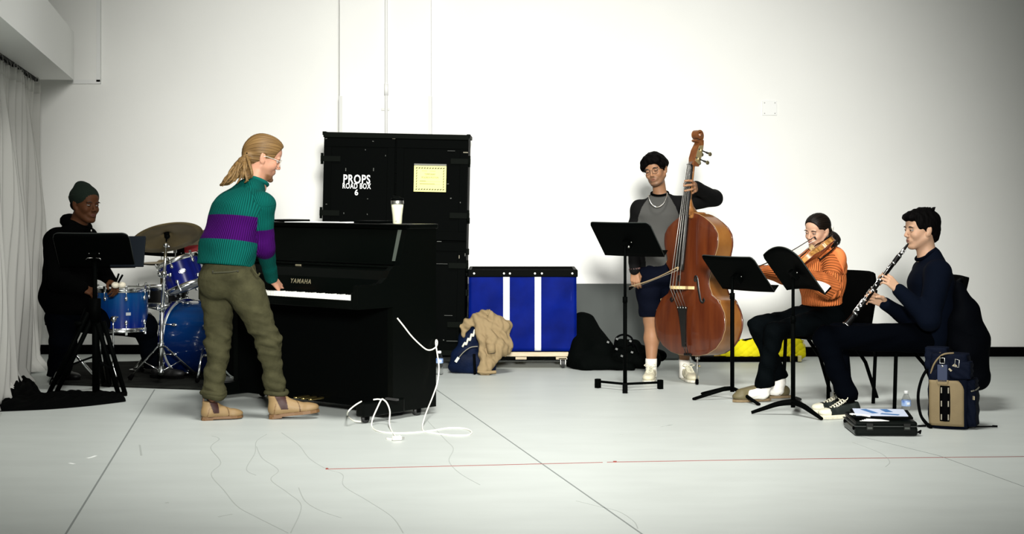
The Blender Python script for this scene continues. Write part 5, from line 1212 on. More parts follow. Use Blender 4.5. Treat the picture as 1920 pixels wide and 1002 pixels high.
# ------------------------------------------------------------------ violinist
def violinist():
    D0 = 11.40; j = lambda px, py, dd=0.0: P(px, py, D0 + dd)
    f, l, r, R = axes((-.80, -.60, 0)); me_ = person('seated woman in orange knitted sweater playing the violin', j(1530, 640))
    nb = j(1549, 466, -.02)
    hipL, knL, anL = j(1556, 598, -.05), j(1452, 622, -.30), j(1434, 722, -.22)
    hipR, knR, anR = j(1528, 594, .08), j(1421, 611, -.12), j(1462, 712, -.02)
    torso = [C_(j(1541, 575, .02), j(1543, 530, .02), .122, .122, .04, l, 1.34), C_(j(1543, 530, .02), j(1546, 495, .0), .122, .112, .04, l, 1.34), C_(j(1546, 495, .0), j(1549, 473, -.01), .108, .060, .04, l, 1.4)]
    shL, elL, wrL = j(1564, 485, -.13), j(1556, 537, -.24), j(1503, 521, -.50)
    shR, elR, wrR = j(1519, 486, .12), j(1472, 513, .08), j(1424, 508, .04)
    arms = [C_(shL, shR, .058, .058, .05)] + L_([shL, elL, wrL], [.068, .074, .050], .03) + [C_(elL, elL.lerp(wrL, .35), .085, .075, .02)] + L_([shR, elR, wrR], [.072, .066, .036], .03)
    hemp = j(1541, 572, 0)
    def rib(p):
        dL, aL_, nL = limb_coord(p, [shL, elL, wrL]); dR, aR_, nR = limb_coord(p, [shR, elR, wrR]); dT, aT, nT = limb_coord(p, [j(1541, 590, .02), j(1549, 460, 0)])
        return np.where(dL < .088, np.where(aL_ < .14, aL_ * 330, nL * 26), np.where(dR < .078, nR * 24, np.where(np.asarray(p)[:, 2] < hemp.z + .06, nT * 56, nT * 46)))
    mk = m_knit('orange_knit', (.80, .225, .066), None, 1.0, .9, .36)
    fd = folds(.010, 26, 13, (.3, 0, 1), .4)
    sw = garment('sweater', torso + arms, mk, me_, cuts=[(hemp, V((.08, 0, -1)))], disp=fd, attrs={'rib': rib, 'band': lambda p: -np.ones(len(p))}, label='chunky orange knitted sweater')
    # sailor collar: a smooth cloth cape lying over the back of the left shoulder
    ca, cb = j(1538, 463), j(1563, 512); dl = (cb - ca).normalized(); nl = V((-abs(dl.z), -.15, -abs(dl.x)))
    v_, q_ = build(torso[1:] + arms[:3], GH, .009, cuts=[(ca, nl), (j(1570, 515, 0), V((.10, 0, -1))), (j(1560, 460, .05), V((-.2, 1, 0)))], smooth=3)
    npmesh('sailor_collar', v_, q_, mat('orange_collar', (.80, .235, .075), .85, spec=.05, bump=.3, bscale=220), sw)
    obj('collar_roll', MB().tube(spline([nb + f * (.062 * math.cos(a)) + l * (.062 * math.sin(a)) + V((0, 0, -.030 * math.cos(a) + .004)) for a in [i * math.pi / 9 for i in range(19)]], 2), .013, 8), MATS['orange_collar'], sw, world=True)
    obj('sleeve_cuff', MB().tube([wrL.lerp(elL, t) for t in (.0, .05, .16, .22)], [.040, .052, .054, .046], 16), mk, sw, world=True)
    # jeans
    tr = [E_(j(1543, 592, .03), (.125, .16, .105), R, .04), C_(j(1542, 562, .02), j(1543, 588, .02), .104, .115, .03, l, 1.3)] + L_([hipL, knL], [.092, .064], .03) + [C_(knL, j(1440, 680, -.26), .064, .052, .03), C_(j(1440, 680, -.26), anL, .052, .064, .03)] + L_([hipR, knR], [.092, .064], .03) + [C_(knR, j(1444, 672, -.08), .064, .052, .03), C_(j(1444, 672, -.08), anR, .052, .064, .03)]
    m_j = mat('black_jeans', (.0017, .0027, .0033), .8, spec=.03, noise=.7, nscale=4, bump=.2, bscale=120)
    garment('jeans', tr, m_j, me_, cuts=[(anL + V((0, 0, -.012)), V((.25, 0, -1))), ], disp=folds(.008, 34, 2, (.6, 0, 1), .4), label='black flared jeans')
    H = Frm(j(1533, 433, -.02), (-.76, -.65, 0), .20, -.06, .93)
    bp = waist(torso) + shrink(torso[1:] + arms, .014) + shrink([tr[0]] + tr[2:4], .014) + head_prims(H, nb, .044, .92, True)
    hl = vio_w(.012, .358 + .085, -.005)
    bp += hand_prims(wrL, hl - wrL, V((.2, -.4, .6)), V((.2, -.9, -.3)), [(.5, .9, .6)] * 4, .08, sc=.9)
    bp += hand_prims(wrR, j(1408, 499, .03) - wrR, V((0, -.5, .6)), V((-.2, -.3, .9)), [(.3, .6, .4), (.35, .7, .5), (.4, .7, .5), (.3, .5, .3)], .10, sc=.92)
    body(me_, bp, head_subs(H), skin_tint(H, (.50, .30, .20), (.42, .17, .14)))
    bm = mat('brow_brown', (.012, .008, .006), .7); face_bits(H, me_, bm, (.03, .018, .01), .9, mat('lid_light', (.47, .28, .19), .5), 1.4)
    s = H.sc; e = lambda c, rr, k=.02: E_(H(*c), [x * s for x in rr], H.R, k * s)
    hp = [e((-.016, 0, .034), (.105, .083, .096)), e((.02, 0, .06), (.070, .066, .056), .03), e((-.08, 0, .01), (.03, .04, .04), .03), C_(j(1553, 430, .04), j(1560, 448, -.06), .020, .028, .02), C_(j(1560, 448, -.06), j(1568, 472, -.15), .028, .009, .02)]
    subs = [e((.100, 0, -.008), (.064, .088, .092), .010), e((.045, .072, -.05), (.062, .05, .07), .010), e((.045, -.072, -.05), (.062, .05, .07), .010), e((-.004, .088, -.012), (.022, .018, .032), .006), e((-.004, -.088, -.012), (.022, .018, .032), .006)]
    ha = hair_attr(H, (1, 0, .2)); mh = m_hair('dark_brown_hair', (.010, .006, .004), (.002, .0016, .0012), .45, (16, .7, 1), .15)
    hd = lambda p: .0012 * np.sin(ha(p)[:, 0] * 40)
    hr = garment('hair', hp, mh, me_, .0042, subs=subs, disp=hd, attrs={'hs': ha}, smooth=1, label='dark brown hair in a ponytail')
    tie = j(1553, 431, .06)
    obj('hair_bow', MB().sphere(tie + V((.010, -.03, .0)), (.022, .018, .016), 10, 8).sphere(tie + V((.018, -.035, .016)), (.014, .010, .012), 8, 6), mat('white_ribbon', (.72, .70, .62), .7), hr, world=True)
    random.seed(5)
    ms = mat('dark_strand', (.007, .005, .004), .45, spec=.15, noise=.6, nscale=40)
    for i in range(15):
        ex = 1558 + i * 1.05 + random.uniform(-1.5, 1.5); ey = 468 - abs(i - 5) * 1.0 + random.uniform(-4, 2)
        o_ = random.uniform(-.02, .02)
        sp = spline([tie + V((0, 0, random.uniform(-.01, .008))), j(lerp(1556, ex, .45) + 2, lerp(431, ey, .30), -.04 + o_), j(ex + 1, lerp(431, ey, .7), -.11 + o_), j(ex, ey, -.17 + o_)], 6); n = len(sp)
        obj('hair_strand', MB().tube(sp, [.0100 * (1 - (k / n) ** 3 * .8) for k in range(n)], 6), ms, hr, world=True)
    for px, dz in ((1563, 0), (1566, .01)):
        obj('ribbon_tail', MB().tube(spline([tie + V((.02, -.05, 0)), j(px - 3, 446, -.03 + dz), j(px + 1, 458, -.03 + dz), j(px - 1, 466, -.03 + dz)], 5), .003, 5, flat=(1.4, .4)), MATS['white_ribbon'], hr, world=True)
    obj('earring', MB().sphere(H(.006, .084, -.042), .0045 * s, 8, 6), mat('earring_dark', (.15, .08, .03), .3, .8), me_, world=True)
    for an, px, py in ((anL, 1424, 737), (anR, 1468, 724)):
        garment('sock', [C_(an + V((0, 0, .05)), an + V((-.005, -.005, -.01)), .044, .042, .02), C_(an + V((-.005, -.005, -.01)), V((an.x - .015, an.y - .012, .062)), .042, .041, .02), C_(V((an.x - .015, an.y - .012, .062)), V((an.x - .09, an.y - .04, .055)), .040, .032, .02)], mat('white_sock', (.66, .64, .58), .9), me_, .0042, disp=folds(.003, 90, 3))
    shoe('clog', V((anL.x + .045, anL.y + .055, 0)), (-.90, -.30, 0), me_, 'clog', .285, label='olive suede clog, front foot')
    shoe('clog', V((anR.x + .075, anR.y + .02, 0)), (-.96, -.20, 0), me_, 'clog', .275, label='olive suede clog, rear foot')
    bw = bow('violin_bow', 'dark violin bow drawn across the violin strings', P(1410, 508, 11.40), P(1529, 447, 11.06), mat('dark_bow_wood', (.020, .012, .009), .35), mat('bow_hair_white', (.70, .68, .60), .7), V((-.3, -.3, 1)), .0042)
violinist()
# ------------------------------------------------------------------ clarinettist
def clarinettist():
    D0 = 10.78; j = lambda px, py, dd=0.0: P(px, py, D0 + dd)
    f, l, r, R = axes((-.985, -.17, 0)); me_ = person('seated man in dark navy sweater playing the clarinet', j(1680, 640))
    nb = j(1738, 484, .0)
    hipL, knL, anL = j(1725, 634, -.08), j(1548, 634, -.28), j(1590, 742, -.36)
    hipR, knR, anR = j(1722, 632, .12), j(1568, 628, .10), j(1582, 742, -.10)
    torso = [C_(j(1742, 625, .0), j(1746, 575, .0), .132, .130, .05, l, 1.25), C_(j(1746, 575, .0), j(1745, 530, .0), .132, .132, .05, l, 1.3), C_(j(1746, 530, .0), j(1746, 494, .0), .128, .080, .05, l, 1.45), C_(j(1746, 494, .0), j(1744, 481, .0), .080, .064, .04)]
    shL, elL, wrL = j(1759, 511, -.19), j(1742, 600, -.26), j(1686, 545, -.22)
    shR, elR, wrR = j(1734, 509, .19), j(1708, 600, .10), j(1660, 570, -.14)
    arms = [C_(shL, shR, .066, .066, .06)] + L_([shL, elL, wrL], [.082, .070, .044], .03) + L_([shR, elR, wrR], [.078, .062, .042], .03)
    m_nv = mat('navy_knit', (.0008, .0022, .0066), .9, spec=.06, bump=.12, bscale=150)
    garment('sweater', torso + arms, m_nv, me_, disp=folds(.006, 24, 31, (.2, 0, 1), .5), label='dark navy sweater')
    cp = j(1736, 478, .0)
    obj('neck_band', MB().tube([cp + f * (.060 * math.cos(a)) + l * (.068 * math.sin(a)) + V((0, 0, -.036 * math.cos(a) + .004)) for a in [i * math.pi / 12 for i in range(24)]], .012, 8, closed=True), mat('navy_band', (.0010, .0016, .0036), .9, spec=.02), me_, world=True)
    tr = [E_(j(1738, 628, .02), (.125, .17, .105), R, .04)] + L_([hipL, knL], [.098, .076], .03) + [C_(knL, j(1567, 690, -.32), .074, .064, .03), C_(j(1567, 690, -.32), anL, .064, .064, .03)] + L_([hipR, knR], [.096, .074], .03) + [C_(knR, anR, .072, .060, .03)]
    garment('trousers', tr, mat('black_trousers', (.0007, .0011, .0021), .9, spec=.03, bump=.15, bscale=90), me_, cuts=[(j(1585, 738, 0), V((0, 0, -1)))], disp=folds(.005, 34, 6), label='black trousers')
    H = Frm(j(1727, 431, .0), (-.965, -.262, 0), .02, 0, 1.06)
    bp = waist(torso) + shrink(torso[1:] + arms, .014) + shrink(tr[:3], .014) + head_prims(H, nb, .055, 1.0)
    A, d = CLA
    on = lambda z: A + d * z
    # left hand upper joint, right hand lower joint
    h1 = on(.285); h2 = on(.425)
    bp += hand_prims(wrL, (h1 + V((.040, -.025, .006))) - wrL, V((.2, .5, .8)), V((.25, -.85, .5)), [(.45, .75, .5), (.5, .8, .5), (.55, .8, .5), (.6, .8, .5)], .10, thumb=[(.022, .020, -.010), (.052, .034, -.030), (.075, .030, -.050), (.092, .020, -.058)], sc=1.05)
    bp += hand_prims(wrR, (h2 + V((.018, .030, .004))) - wrR, V((.3, -.75, .8)), V((.1, .85, .45)), [(.15, .55, .4), (.18, .6, .4), (.22, .6, .4), (.3, .6, .4)], .12, thumb=[(.022, .022, -.008), (.055, .040, -.020), (.082, .040, -.030), (.102, .032, -.036)], sc=1.05)
    body(me_, bp, head_subs(H), skin_tint(H, (.44, .27, .175), (.36, .17, .125), stubble=(.34, .20, .125)))
    bm = mat('brow_black', (.006, .005, .004), .7); face_bits(H, me_, bm, (.02, .012, .008), .8, mat('lid_beige', (.42, .255, .165), .5), 1.45)
    s = H.sc; e = lambda c, rr, k=.02: E_(H(*c), [x * s for x in rr], H.R, k * s)
    hp = [e((-.020, 0, .040), (.110, .086, .100)), e((.035, 0, .085), (.075, .066, .036), .02), e((.086, .0, .075), (.030, .056, .020), .02), e((-.08, 0, -.025), (.034, .06, .06), .03)]
    subs = [e((.098, 0, -.018), (.064, .10, .072), .008), e((.048, .075, -.06), (.054, .05, .066), .008), e((.048, -.075, -.06), (.054, .05, .066), .008), e((-.004, .090, -.014), (.022, .020, .032), .005), e((-.004, -.090, -.014), (.022, .020, .032), .005), e((-.02, 0, -.13), (.09, .09, .055), .02)]
    ha = hair_attr(H, (0, 0, 1)); mh = MATS['black_hair']
    hd = lambda p: .0016 * np.sin(p @ np.array((90, 30, 12)) + 2 * np.sin(p @ np.array((30, 50, 60)))) + .0012 * np.sin(p @ np.array((160, -60, 70)))
    hr = garment('hair', hp, mh, me_, .0042, subs=subs, disp=hd, attrs={'hs': ha}, smooth=1, label='short black hair')
    random.seed(3)
    for i in range(16):
        a = H(random.uniform(-.07, .02), random.uniform(-.04, .05), .128); b = a + (H.u * .010 - H.f * random.uniform(.01, .03)) * s
        obj('hair_tuft', MB().tube([a - H.u * .012, a.lerp(b, .5), b], [.006, .004, .0008], 5), mh, hr, world=True)
    shoe('sneaker', V((anL.x + .075, anL.y + .0, 0)), (-.93, -.37, 0), me_, 'converse', .305, label='black canvas sneaker with cream sole and laces, front foot')
    shoe('sneaker', V((anR.x + .06, anR.y - .02, 0)), (-.96, -.28, 0), me_, 'converse', .30, label='black canvas sneaker with cream toe, rear foot')
    obj('sock', MB().tube([anL + V((0, 0, .04)), anL + V((.0, 0, -.09))], [.045, .042], 12), BLACK, me_, world=True); obj('sock', MB().tube([anR + V((0, 0, .04)), anR + V((.0, 0, -.09))], [.045, .042], 12), BLACK, me_, world=True)
clarinettist()
# ------------------------------------------------------------------ drummer
m_dsk = m_attr_skin('skin_dark', .6, .05); nt(m_dsk).nodes['Principled BSDF'].inputs['Specular IOR Level'].default_value = .10
def drummer():
    D0 = 11.95; j = lambda px, py, dd=0.0: P(px, py, D0 + dd)
    f, l, r, R = axes((.90, -.44, 0)); me_ = person('seated drummer in black with dark green beanie behind the music stand', j(130, 650))
    nb = j(147, 419, .02)
    torso = [C_(j(128, 575, .03), j(128, 520, .03), .150, .150, .05, l, 1.25), C_(j(128, 520, .03), j(130, 470, .02), .150, .145, .05, l, 1.32), C_(j(130, 470, .02), j(143, 432, .02), .140, .085, .05, l, 1.4)]
    shR, elR, wrR = j(107, 452, -.12), j(108, 525, -.2), j(150, 540, -.16)
    shL, elL, wrL = j(160, 448, .16), j(185, 505, .2), j(209, 527, .16)
    arms = [C_(shR, shL, .08, .08, .05)] + L_([shR, elR, wrR], [.092, .080, .056], .03) + L_([shL, elL, wrL], [.085, .070, .045], .03)
    jk = [C_(j(118, 560, -.05), j(135, 562, -.05), .13, .13, .05), C_(j(100, 555, -.02), j(150, 565, .0), .11, .11, .05)]
    garment('hoodie', torso + arms + jk, m_bk, me_, cuts=[(j(130, 588, 0), V((0, 0, -1)))], disp=folds(.007, 22, 17, (.2, 0, 1), .5), label='black hooded jacket')
    hc = j(146, 421, .03)
    obj('hood', MB().tube([hc + f * (.075 * math.cos(a) - .01) + l * (.085 * math.sin(a)) + V((0, 0, .0 - .035 * math.cos(a))) for a in [i * math.pi / 12 for i in range(24)]], [.030 + .014 * (1 - math.cos(a)) * .5 for a in [i * math.pi / 12 for i in range(24)]], 10, closed=True), m_bk, me_, world=True)
    obj('zip_pull', MB().sphere(j(171, 433, -.06), (.006, .005, .010), 8, 6), STEEL, me_, world=True)
    tr = [E_(j(128, 590, .03), (.13, .17, .10), R, .04)] + L_([j(112, 598, -.05), j(119, 640, -.15), j(110, 705, .05)], [.105, .092, .085], .03) + L_([j(140, 598, .15), j(272, 612, .45), j(286, 690, .55)], [.10, .085, .060], .03)
    garment('trousers', tr, mat('black_trousers', (.0007, .0011, .0021), .9, spec=.03), me_, cuts=[(j(130, 706, 0), V((0, 0, -1)))], disp=folds(.006, 30, 6), label='loose black trousers')
    H = Frm(j(160, 384, .0), (.78, -.625, 0), .04, -.05, 1.08)
    bp = waist(torso) + shrink(torso[1:] + arms, .014) + shrink(tr[:1], .014) + head_prims(H, nb, .056, 1.02)
    bp += hand_prims(wrL, V((.35, -.5, -.35)), V((.3, -.6, .6)), V((.6, .0, .8)), [(.6, .9, .6)] * 4, .05, sc=1.0) + hand_prims(wrR, V((.8, .2, -.3)), V((.3, .6, .6)), V((.1, -.6, .8)), [(.6, .9, .6)] * 4, .05, sc=1.0)
    body(me_, bp, head_subs(H), skin_tint(H, (.060, .0235, .0100), (.10, .043, .034), blush=(1.1, .95, .9)), sk=m_dsk)
    bm = mat('brow_black', (.006, .005, .004), .7); face_bits(H, me_, bm, (.012, .008, .006), .8, mat('lid_dark', (.055, .0215, .0095), .6, spec=.1), 1.1)
    s = H.sc; e = lambda c, rr, k=.02: E_(H(*c), [x * s for x in rr], H.R, k * s)
    hp = [e((-.020, 0, .050), (.112, .090, .086)), e((-.045, 0, .125), (.046, .05, .026), .03), e((-.060, 0, .135), (.022, .030, .018), .02)]
    subs = [e((.105, 0, -.030), (.075, .11, .075), .006), e((.0, 0, -.095), (.2, .2, .10), .01)]
    mg = mat('beanie_knit', (.0055, .0105, .0068), .9, bump=.3, bscale=160, spec=.15)
    bn = garment('beanie', hp, mg, me_, .0042, subs=subs, disp=lambda p: .0008 * np.sin(np.arctan2(H.inv(p)[:, 1], H.inv(p)[:, 0]) * 44), smooth=2, label='dark green knitted beanie')
    mb = MB().tube([H(-.020 + .104 * math.cos(a), .086 * math.sin(a), .040 + .020 * math.cos(a)) for a in [i * math.pi / 14 for i in range(28)]], .0145 * s, 8, closed=True, flat=(.32, 1.7))
    obj('beanie_cuff', mb, mg, bn, world=True)
    shoe('shoe', G(100, 712), (.75, -.5, 0), me_, 'black', .29); shoe('shoe', V((P(283, 0, 12.50).x, 12.50, .016)), (.9, -.3, 0), me_, 'black', .29)
    # short hair at the nape
    garment('hair', [e((-.05, 0, -.005), (.062, .074, .05))], MATS['black_hair'], me_, .0045, subs=[e((.05, 0, -.05), (.09, .12, .08), .008)], attrs={'hs': hair_attr(H, (0, 0, 1))}, smooth=1)
    for k, (a, b) in enumerate(((j(216, 534, .08), j(222.5, 514.5, -.02)), (j(219, 535, .08), j(229.5, 516.5, -.02)))):
        t = thing('drum_mallet', ('black handled drum mallet resting on the floor tom, left of the pair', 'black handled drum mallet resting on the floor tom, right of the pair')[k], 'mallet', a, group='mallets on the floor tom')
        obj('handle', MB().tube([a, b], .0075, 8), BLACK, t, world=True)
        obj('mallet_head', MB().sphere(j((216.5, 228.5)[k], 535, .04), (.030, .030, .024), 14, 10), mat('felt_cream', (.62, .58, .46), .95, bump=.4, bscale=90), t, world=True)
drummer()
# ================================================================== music stands
m_std = mat('stand_black', (0.0008, 0.0011, 0.0010), .55, spec=.03)
m_sedge = mat('stand_edge', (.02, .024, .022), .45, spec=.3)
def desk(t, C, rd, tilt, w=.508, h=.315, curve=.02, round_top=False, ledge=True, cr=.03):
    """C centre of the desk, rd horizontal direction towards the reader"""
    rd = V((rd[0], rd[1], 0)).normalized(); across = V((-rd.y, rd.x, 0)); up = V((0, 0, 1)) * math.cos(tilt) - rd * math.sin(tilt); n = across.cross(up); n = n if n.dot(rd) > 0 else -n
    def fn(u, v):
        x = (u - .5) * w; y = (v - .5) * h; e = max(0, abs(x) - (w / 2 - cr)); ymax = h / 2 - (cr - math.sqrt(max(0, cr * cr - e * e)) if e > 0 else 0)
        if round_top: ymax = h / 2 - .055 * (2 * x / w) ** 2 - (.02 if e > .02 else 0)
        yy = lerp(-h / 2, ymax, v); return C + across * x + up * yy + n * (curve * (2 * x / w) ** 2 - curve * .4)
    d = obj('desk', MB().grid(fn, 48, 8, .006), m_std, t, world=True)
    rim = [fn(u, 1) for u in [i / 48 for i in range(49)]]; rim = [fn(0, v) for v in (0, .5, .9)] + rim + [fn(1, v) for v in (.9, .5, 0)]
    obj('rim', MB().tube(rim, .0042, 6), m_sedge, d, world=True)
    if ledge:
        b = C - up * h / 2; obj('ledge', MB().grid(lambda u, v: b + across * ((u - .5) * w) + n * (curve * (2 * u - 1) ** 2 - curve * .4) + n * (.058 * v) + up * (.004 * v), 14, 2, .005), m_std, t, world=True)
    obj('pivot', MB().box(C - n * .022 - up * .03, (.05, .035, .07), Matrix((across, n, up)).transposed(), bev=.006), m_std, t, world=True)
    for s_ in (-1, 1): obj('bolt', MB().sphere(C - n * .008 + across * s_ * .035 - up * .02, .005, 8, 6), STEEL, t, world=True)
    return across, up, n
def post(t, x, y, z0, z1, zs, r0=.0145, r1=.0105):
    obj('lower_post', MB().tube([(x, y, z0), (x, y, zs)], r0, 12).tube([(x, y, zs - .03), (x, y, zs + .012)], r0 * 1.22, 12), m_std, t, world=True); obj('upper_post', MB().tube([(x, y, zs - .1), (x, y, z1)], r1, 12), m_std, t, world=True)
def zpx(py, d): return CAM_H - (py - HOR) * d / F_PX
# --- 1: by the bass player
d = 11.80; hub = P(1172, 722, d); c = P(1175, 449, d - .0)
t = thing('music_stand', 'black music stand in front of the bass player, T shaped base with square feet', 'music stand', V((hub.x, hub.y, 0)))
desk(t, c, (.61, .79), math.radians(40), curve=.004); post(t, hub.x, hub.y, .03, c.z - .02, zpx(560, d))
for foot in (P(1172, 735, 11.65), P(1121, 725, 11.96), P(1238, 727, 11.90)):
    ft = V((foot.x, foot.y, .035)); dv = (ft - V((hub.x, hub.y, .035))); a = math.atan2(dv.y, dv.x)
    lg = obj('leg', MB().box(V((hub.x, hub.y, .048)).lerp(ft + V((0, 0, .013)), .5), (dv.length, .022, .016), Matrix.Rotation(a, 3, 'Z'), bev=.003), m_std, t, world=True)
    obj('foot', MB().box(V((ft.x, ft.y, .0335)), (.036, .036, .067), Matrix.Rotation(a, 3, 'Z'), bev=.004), m_std, lg, world=True)
obj('clamp_screw', MB().sphere(P(1179, 463, d - .05), .009, 8, 6), STEEL, t, world=True)
single('music_folder', MB().box(c + V((.17, .05, .0)), (.012, .28, .30), Matrix.Rotation(math.atan2(.79, .61), 3, 'Z') @ Matrix.Rotation(-.70, 3, 'Y')), mat('folder_dark', (.006, .009, .008), .6, spec=.1), 'dark music folder resting on the bass player\'s stand', 'folder') if False else None
# --- 2: between bass and violin
d = 11.32; hub = P(1373, 736, d); c = P(1382, 513, d)
t = thing('music_stand', 'black music stand left of the violinist, flat splayed tripod base', 'music stand', V((hub.x, hub.y, 0)))
desk(t, c, (.81, .58), math.radians(41), curve=.006); post(t, hub.x, hub.y, .05, c.z - .02, zpx(553, d))
for foot in (G(1302, 751), G(1422, 761), G(1318, 741)):
    mb = MB(); a = V((hub.x, hub.y, .075)); b = V((foot.x, foot.y, .010)); mb.tube([a, a.lerp(b, .25) + V((0, 0, .008)), b], [.014, .013, .011], 8, flat=(1, 1)); lg = obj('leg', mb, m_std, t, world=True)
    obj('foot', MB().sphere(b, (.016, .016, .010), 10, 6), RUBBER, lg, world=True)
# --- 3: the clarinettist's
d = 10.50; hub = P(1487, 766, d); c = P(1488, 505, d)
t = thing('music_stand', 'black music stand with curved desk, nearest us in front of the violinist', 'music stand', V((hub.x, hub.y, 0)))
ac, up3, n3 = desk(t, c, (.95, .31), math.radians(38), curve=-.035, round_top=True, h=.34); post(t, hub.x, hub.y, .05, c.z - .02, zpx(596, d))
for foot in (G(1409, 777), G(1541, 789), G(1500, 752)):
    a = V((hub.x, hub.y, .085)); b = V((foot.x, foot.y, .010)); sp_ = [a, a.lerp(b, .35) + V((0, 0, .012)), a.lerp(b, .7) + V((0, 0, .006)), b]
    obj('leg', MB().tube(spline(sp_, 4), [lerp(.026, .012, k / 12) for k in range(13)], 8, flat=(1, .8)), m_std, t, world=True)
pb = c - up3 * .168
single('sheet_music', MB().grid(lambda u, v: pb + ac * ((u - .5) * .52) + n3 * (-.035 * (2 * u - 1) ** 2 + .014 + .056 * v) + up3 * (.012 + .006 * v), 14, 2, .003), PAPER, 'white sheet lying on the ledge of the curved stand, corner showing by the orange sleeve', 'paper')
# --- 4: the drummer's
d = 11.45; c = P(176, 470, d); hub = P(178, 600, d)
t = thing('music_stand', 'large black music stand on a heavy tripod in front of the drummer', 'music stand', V((hub.x, hub.y, 0)))
desk(t, c, (.02, 1), math.radians(38), w=.525, h=.31, curve=.004, cr=.045)
obj('upper_post', MB().tube([P(178, 480, d + .03), P(178, 600, d)], .016, 12), m_std, t, world=True); obj('lower_post', MB().tube([P(179, 560, d), P(180, 738, d)], .026, 12), m_std, t, world=True)
obj('collar', MB().tube([P(178, 560, d), P(178, 604, d)], .042, 12), m_std, t, world=True)
for a, b in ((P(170, 590, d - .02), P(97, 741, 11.45)), (P(188, 605, d - .02), P(229, 741, 11.50)), (P(180, 600, d + .02), V((P(180, 0, 11.9).x + .05, 12.0, .03)))):
    n_ = (b - a).normalized().cross(V((0, 1, 0))).normalized(); mb = MB()
    for s_ in (-1, 1): mb.tube([a + n_ * s_ * .022, b + n_ * s_ * .022], .017, 8)
    lg = obj('leg', mb, m_std, t, world=True); obj('foot', MB().tube([b + n_ * .03, b - n_ * .03], .024, 10), RUBBER, lg, world=True)
    obj('brace', MB().box(a.lerp(b, .5).lerp(V((hub.x, hub.y, a.lerp(b, .5).z - .08)), .5), (abs(a.lerp(b, .5).x - hub.x) + .02, .02, .014), Matrix.Rotation((.35 if b.x > hub.x else -.35), 3, 'Y')), m_std, t, world=True)
kb = obj('knob_arm', MB().tube([P(160, 578, d - .04), P(150, 602, d - .06)], .006, 6), m_std, t, world=True); obj('wing_knob', MB().sphere(P(147, 607, d - .06), (.028, .012, .018), 10, 8), m_std, t, world=True)
obj('clip', MB().tube([P(161, 487, d - .10), P(164, 484, d - .10), P(174, 484, d - .10)], .0025, 6), STEEL, t, world=True); obj('clip', MB().tube([P(180, 484, d - .10), P(188, 485, d - .10), P(189, 488, d - .10)], .0025, 6), STEEL, t, world=True)
fc = P(240, 472, d + .11)
single('music_folder', MB().box(fc, (.235, .016, .225), Matrix.Rotation(-.35, 3, 'X'), bev=.005), mat('navy_folder', (.0032, .0055, .0085), .6, spec=.08), 'dark navy folder standing on the drummer\'s music stand, sticking out to the right', 'folder')

# ================================================================== chairs
m_pad = mat('black_upholstery', (.0010, .0011, .0011), .85, spec=.03, bump=.1, bscale=200)
def chair(label, c, f, back_h=.36, grp='black orchestra chairs'):
    t = thing('orchestra_chair', label, 'chair', V((c.x, c.y, 0)), math.atan2(f[1], f[0]))
    s_ = obj('seat', MB().box((.01, 0, .445), (.43, .45, .045), bev=.02), m_pad, t)
    obj('seat_pan', MB().box((.01, 0, .418), (.41, .43, .014), bev=.004), m_std, t)
    def bk(u, v):
        y = (u - .5) * lerp(.44, .36, v); e = max(0, abs(u - .5) - .36) / .14; vv = lerp(0, 1 - .13 * e ** 2.2, v) if v > .5 else lerp(.06 * e ** 2, 1, v); z = .50 + vv * back_h
        return V((-.195 - .30 * (z - .45) - .03 * (1 - (2 * u - 1) ** 2), y, z))
    obj('backrest', MB().grid(bk, 14, 14, -.036), m_pad, t)
    for sy in (-1, 1):
        obj('leg', MB().tube([(.185, sy * .205, .41), (.20, sy * .215, .0)], .0125, 8), m_std, t)
        obj('leg', MB().tube([(-.02, sy * .215, .41), (-.16, sy * .215, .25), (-.265, sy * .222, .0)], .0125, 8), m_std, t)
        obj('side_rail', MB().tube([(.19, sy * .208, .408), (-.19, sy * .208, .408), (-.222, sy * .20, .50), (-.295, sy * .185, .74)], .0115, 8), m_std, t)
        obj('bolt', MB().sphere((-.10, sy * .228, .43), .006, 8, 6), STEEL, t); obj('bolt', MB().sphere((.10, sy * .225, .405), .006, 8, 6), STEEL, t)
    return t
ch1 = chair('black padded chair under the violinist, its backrest showing behind the clarinet', V((P(1549, 0, 11.42).x, 11.42, 0)), (-.82, -.57))
ch2 = chair('black padded chair under the clarinettist with a dark coat hung on its back', V((P(1712, 0, 10.90).x, 10.90, 0)), (-.985, -.10))
# coat on the clarinettist's chair
cj = lambda px, py, dd=0.0: P(px, py, 10.90 + dd)
cp_ = []
for dd in (-.19, 0, .19):
    cp_ += L_([cj(1796, 545 + abs(dd) * 20, dd), cj(1808, 585, dd * 1.05), cj(1822, 640, dd * 1.05), cj(1830, 700, dd)], [.045, .085, .105, .085], .05)
cp_ += [C_(cj(1796, 543, -.2), cj(1796, 543, .2), .046, .046, .04), C_(cj(1825, 650, -.2), cj(1832, 712, -.16), .09, .07, .04), C_(cj(1800, 560, -.23), cj(1812, 660, -.25), .06, .075, .05), C_(cj(1790, 600, -.24), cj(1792, 640, -.24), .05, .055, .05)]
m_coat = mat('black_puffer', (.0014, .0018, .0028), .65, spec=.05, bump=.25, bscale=30)
fdc = folds(.012, 26, 41, (.1, 0, 1), .35)
v_, q_ = build(cp_, .0062, cuts=[(cj(1840, 728, 0), V((.25, 0, -1)))], smooth=3, disp=fdc)
coat = thing('coat', 'dark puffy coat hanging over the back of the clarinettist\'s chair', 'coat', V((cj(1815, 640).x, 10.9, .12)))
npmesh('coat_body', v_, q_, m_coat, coat)
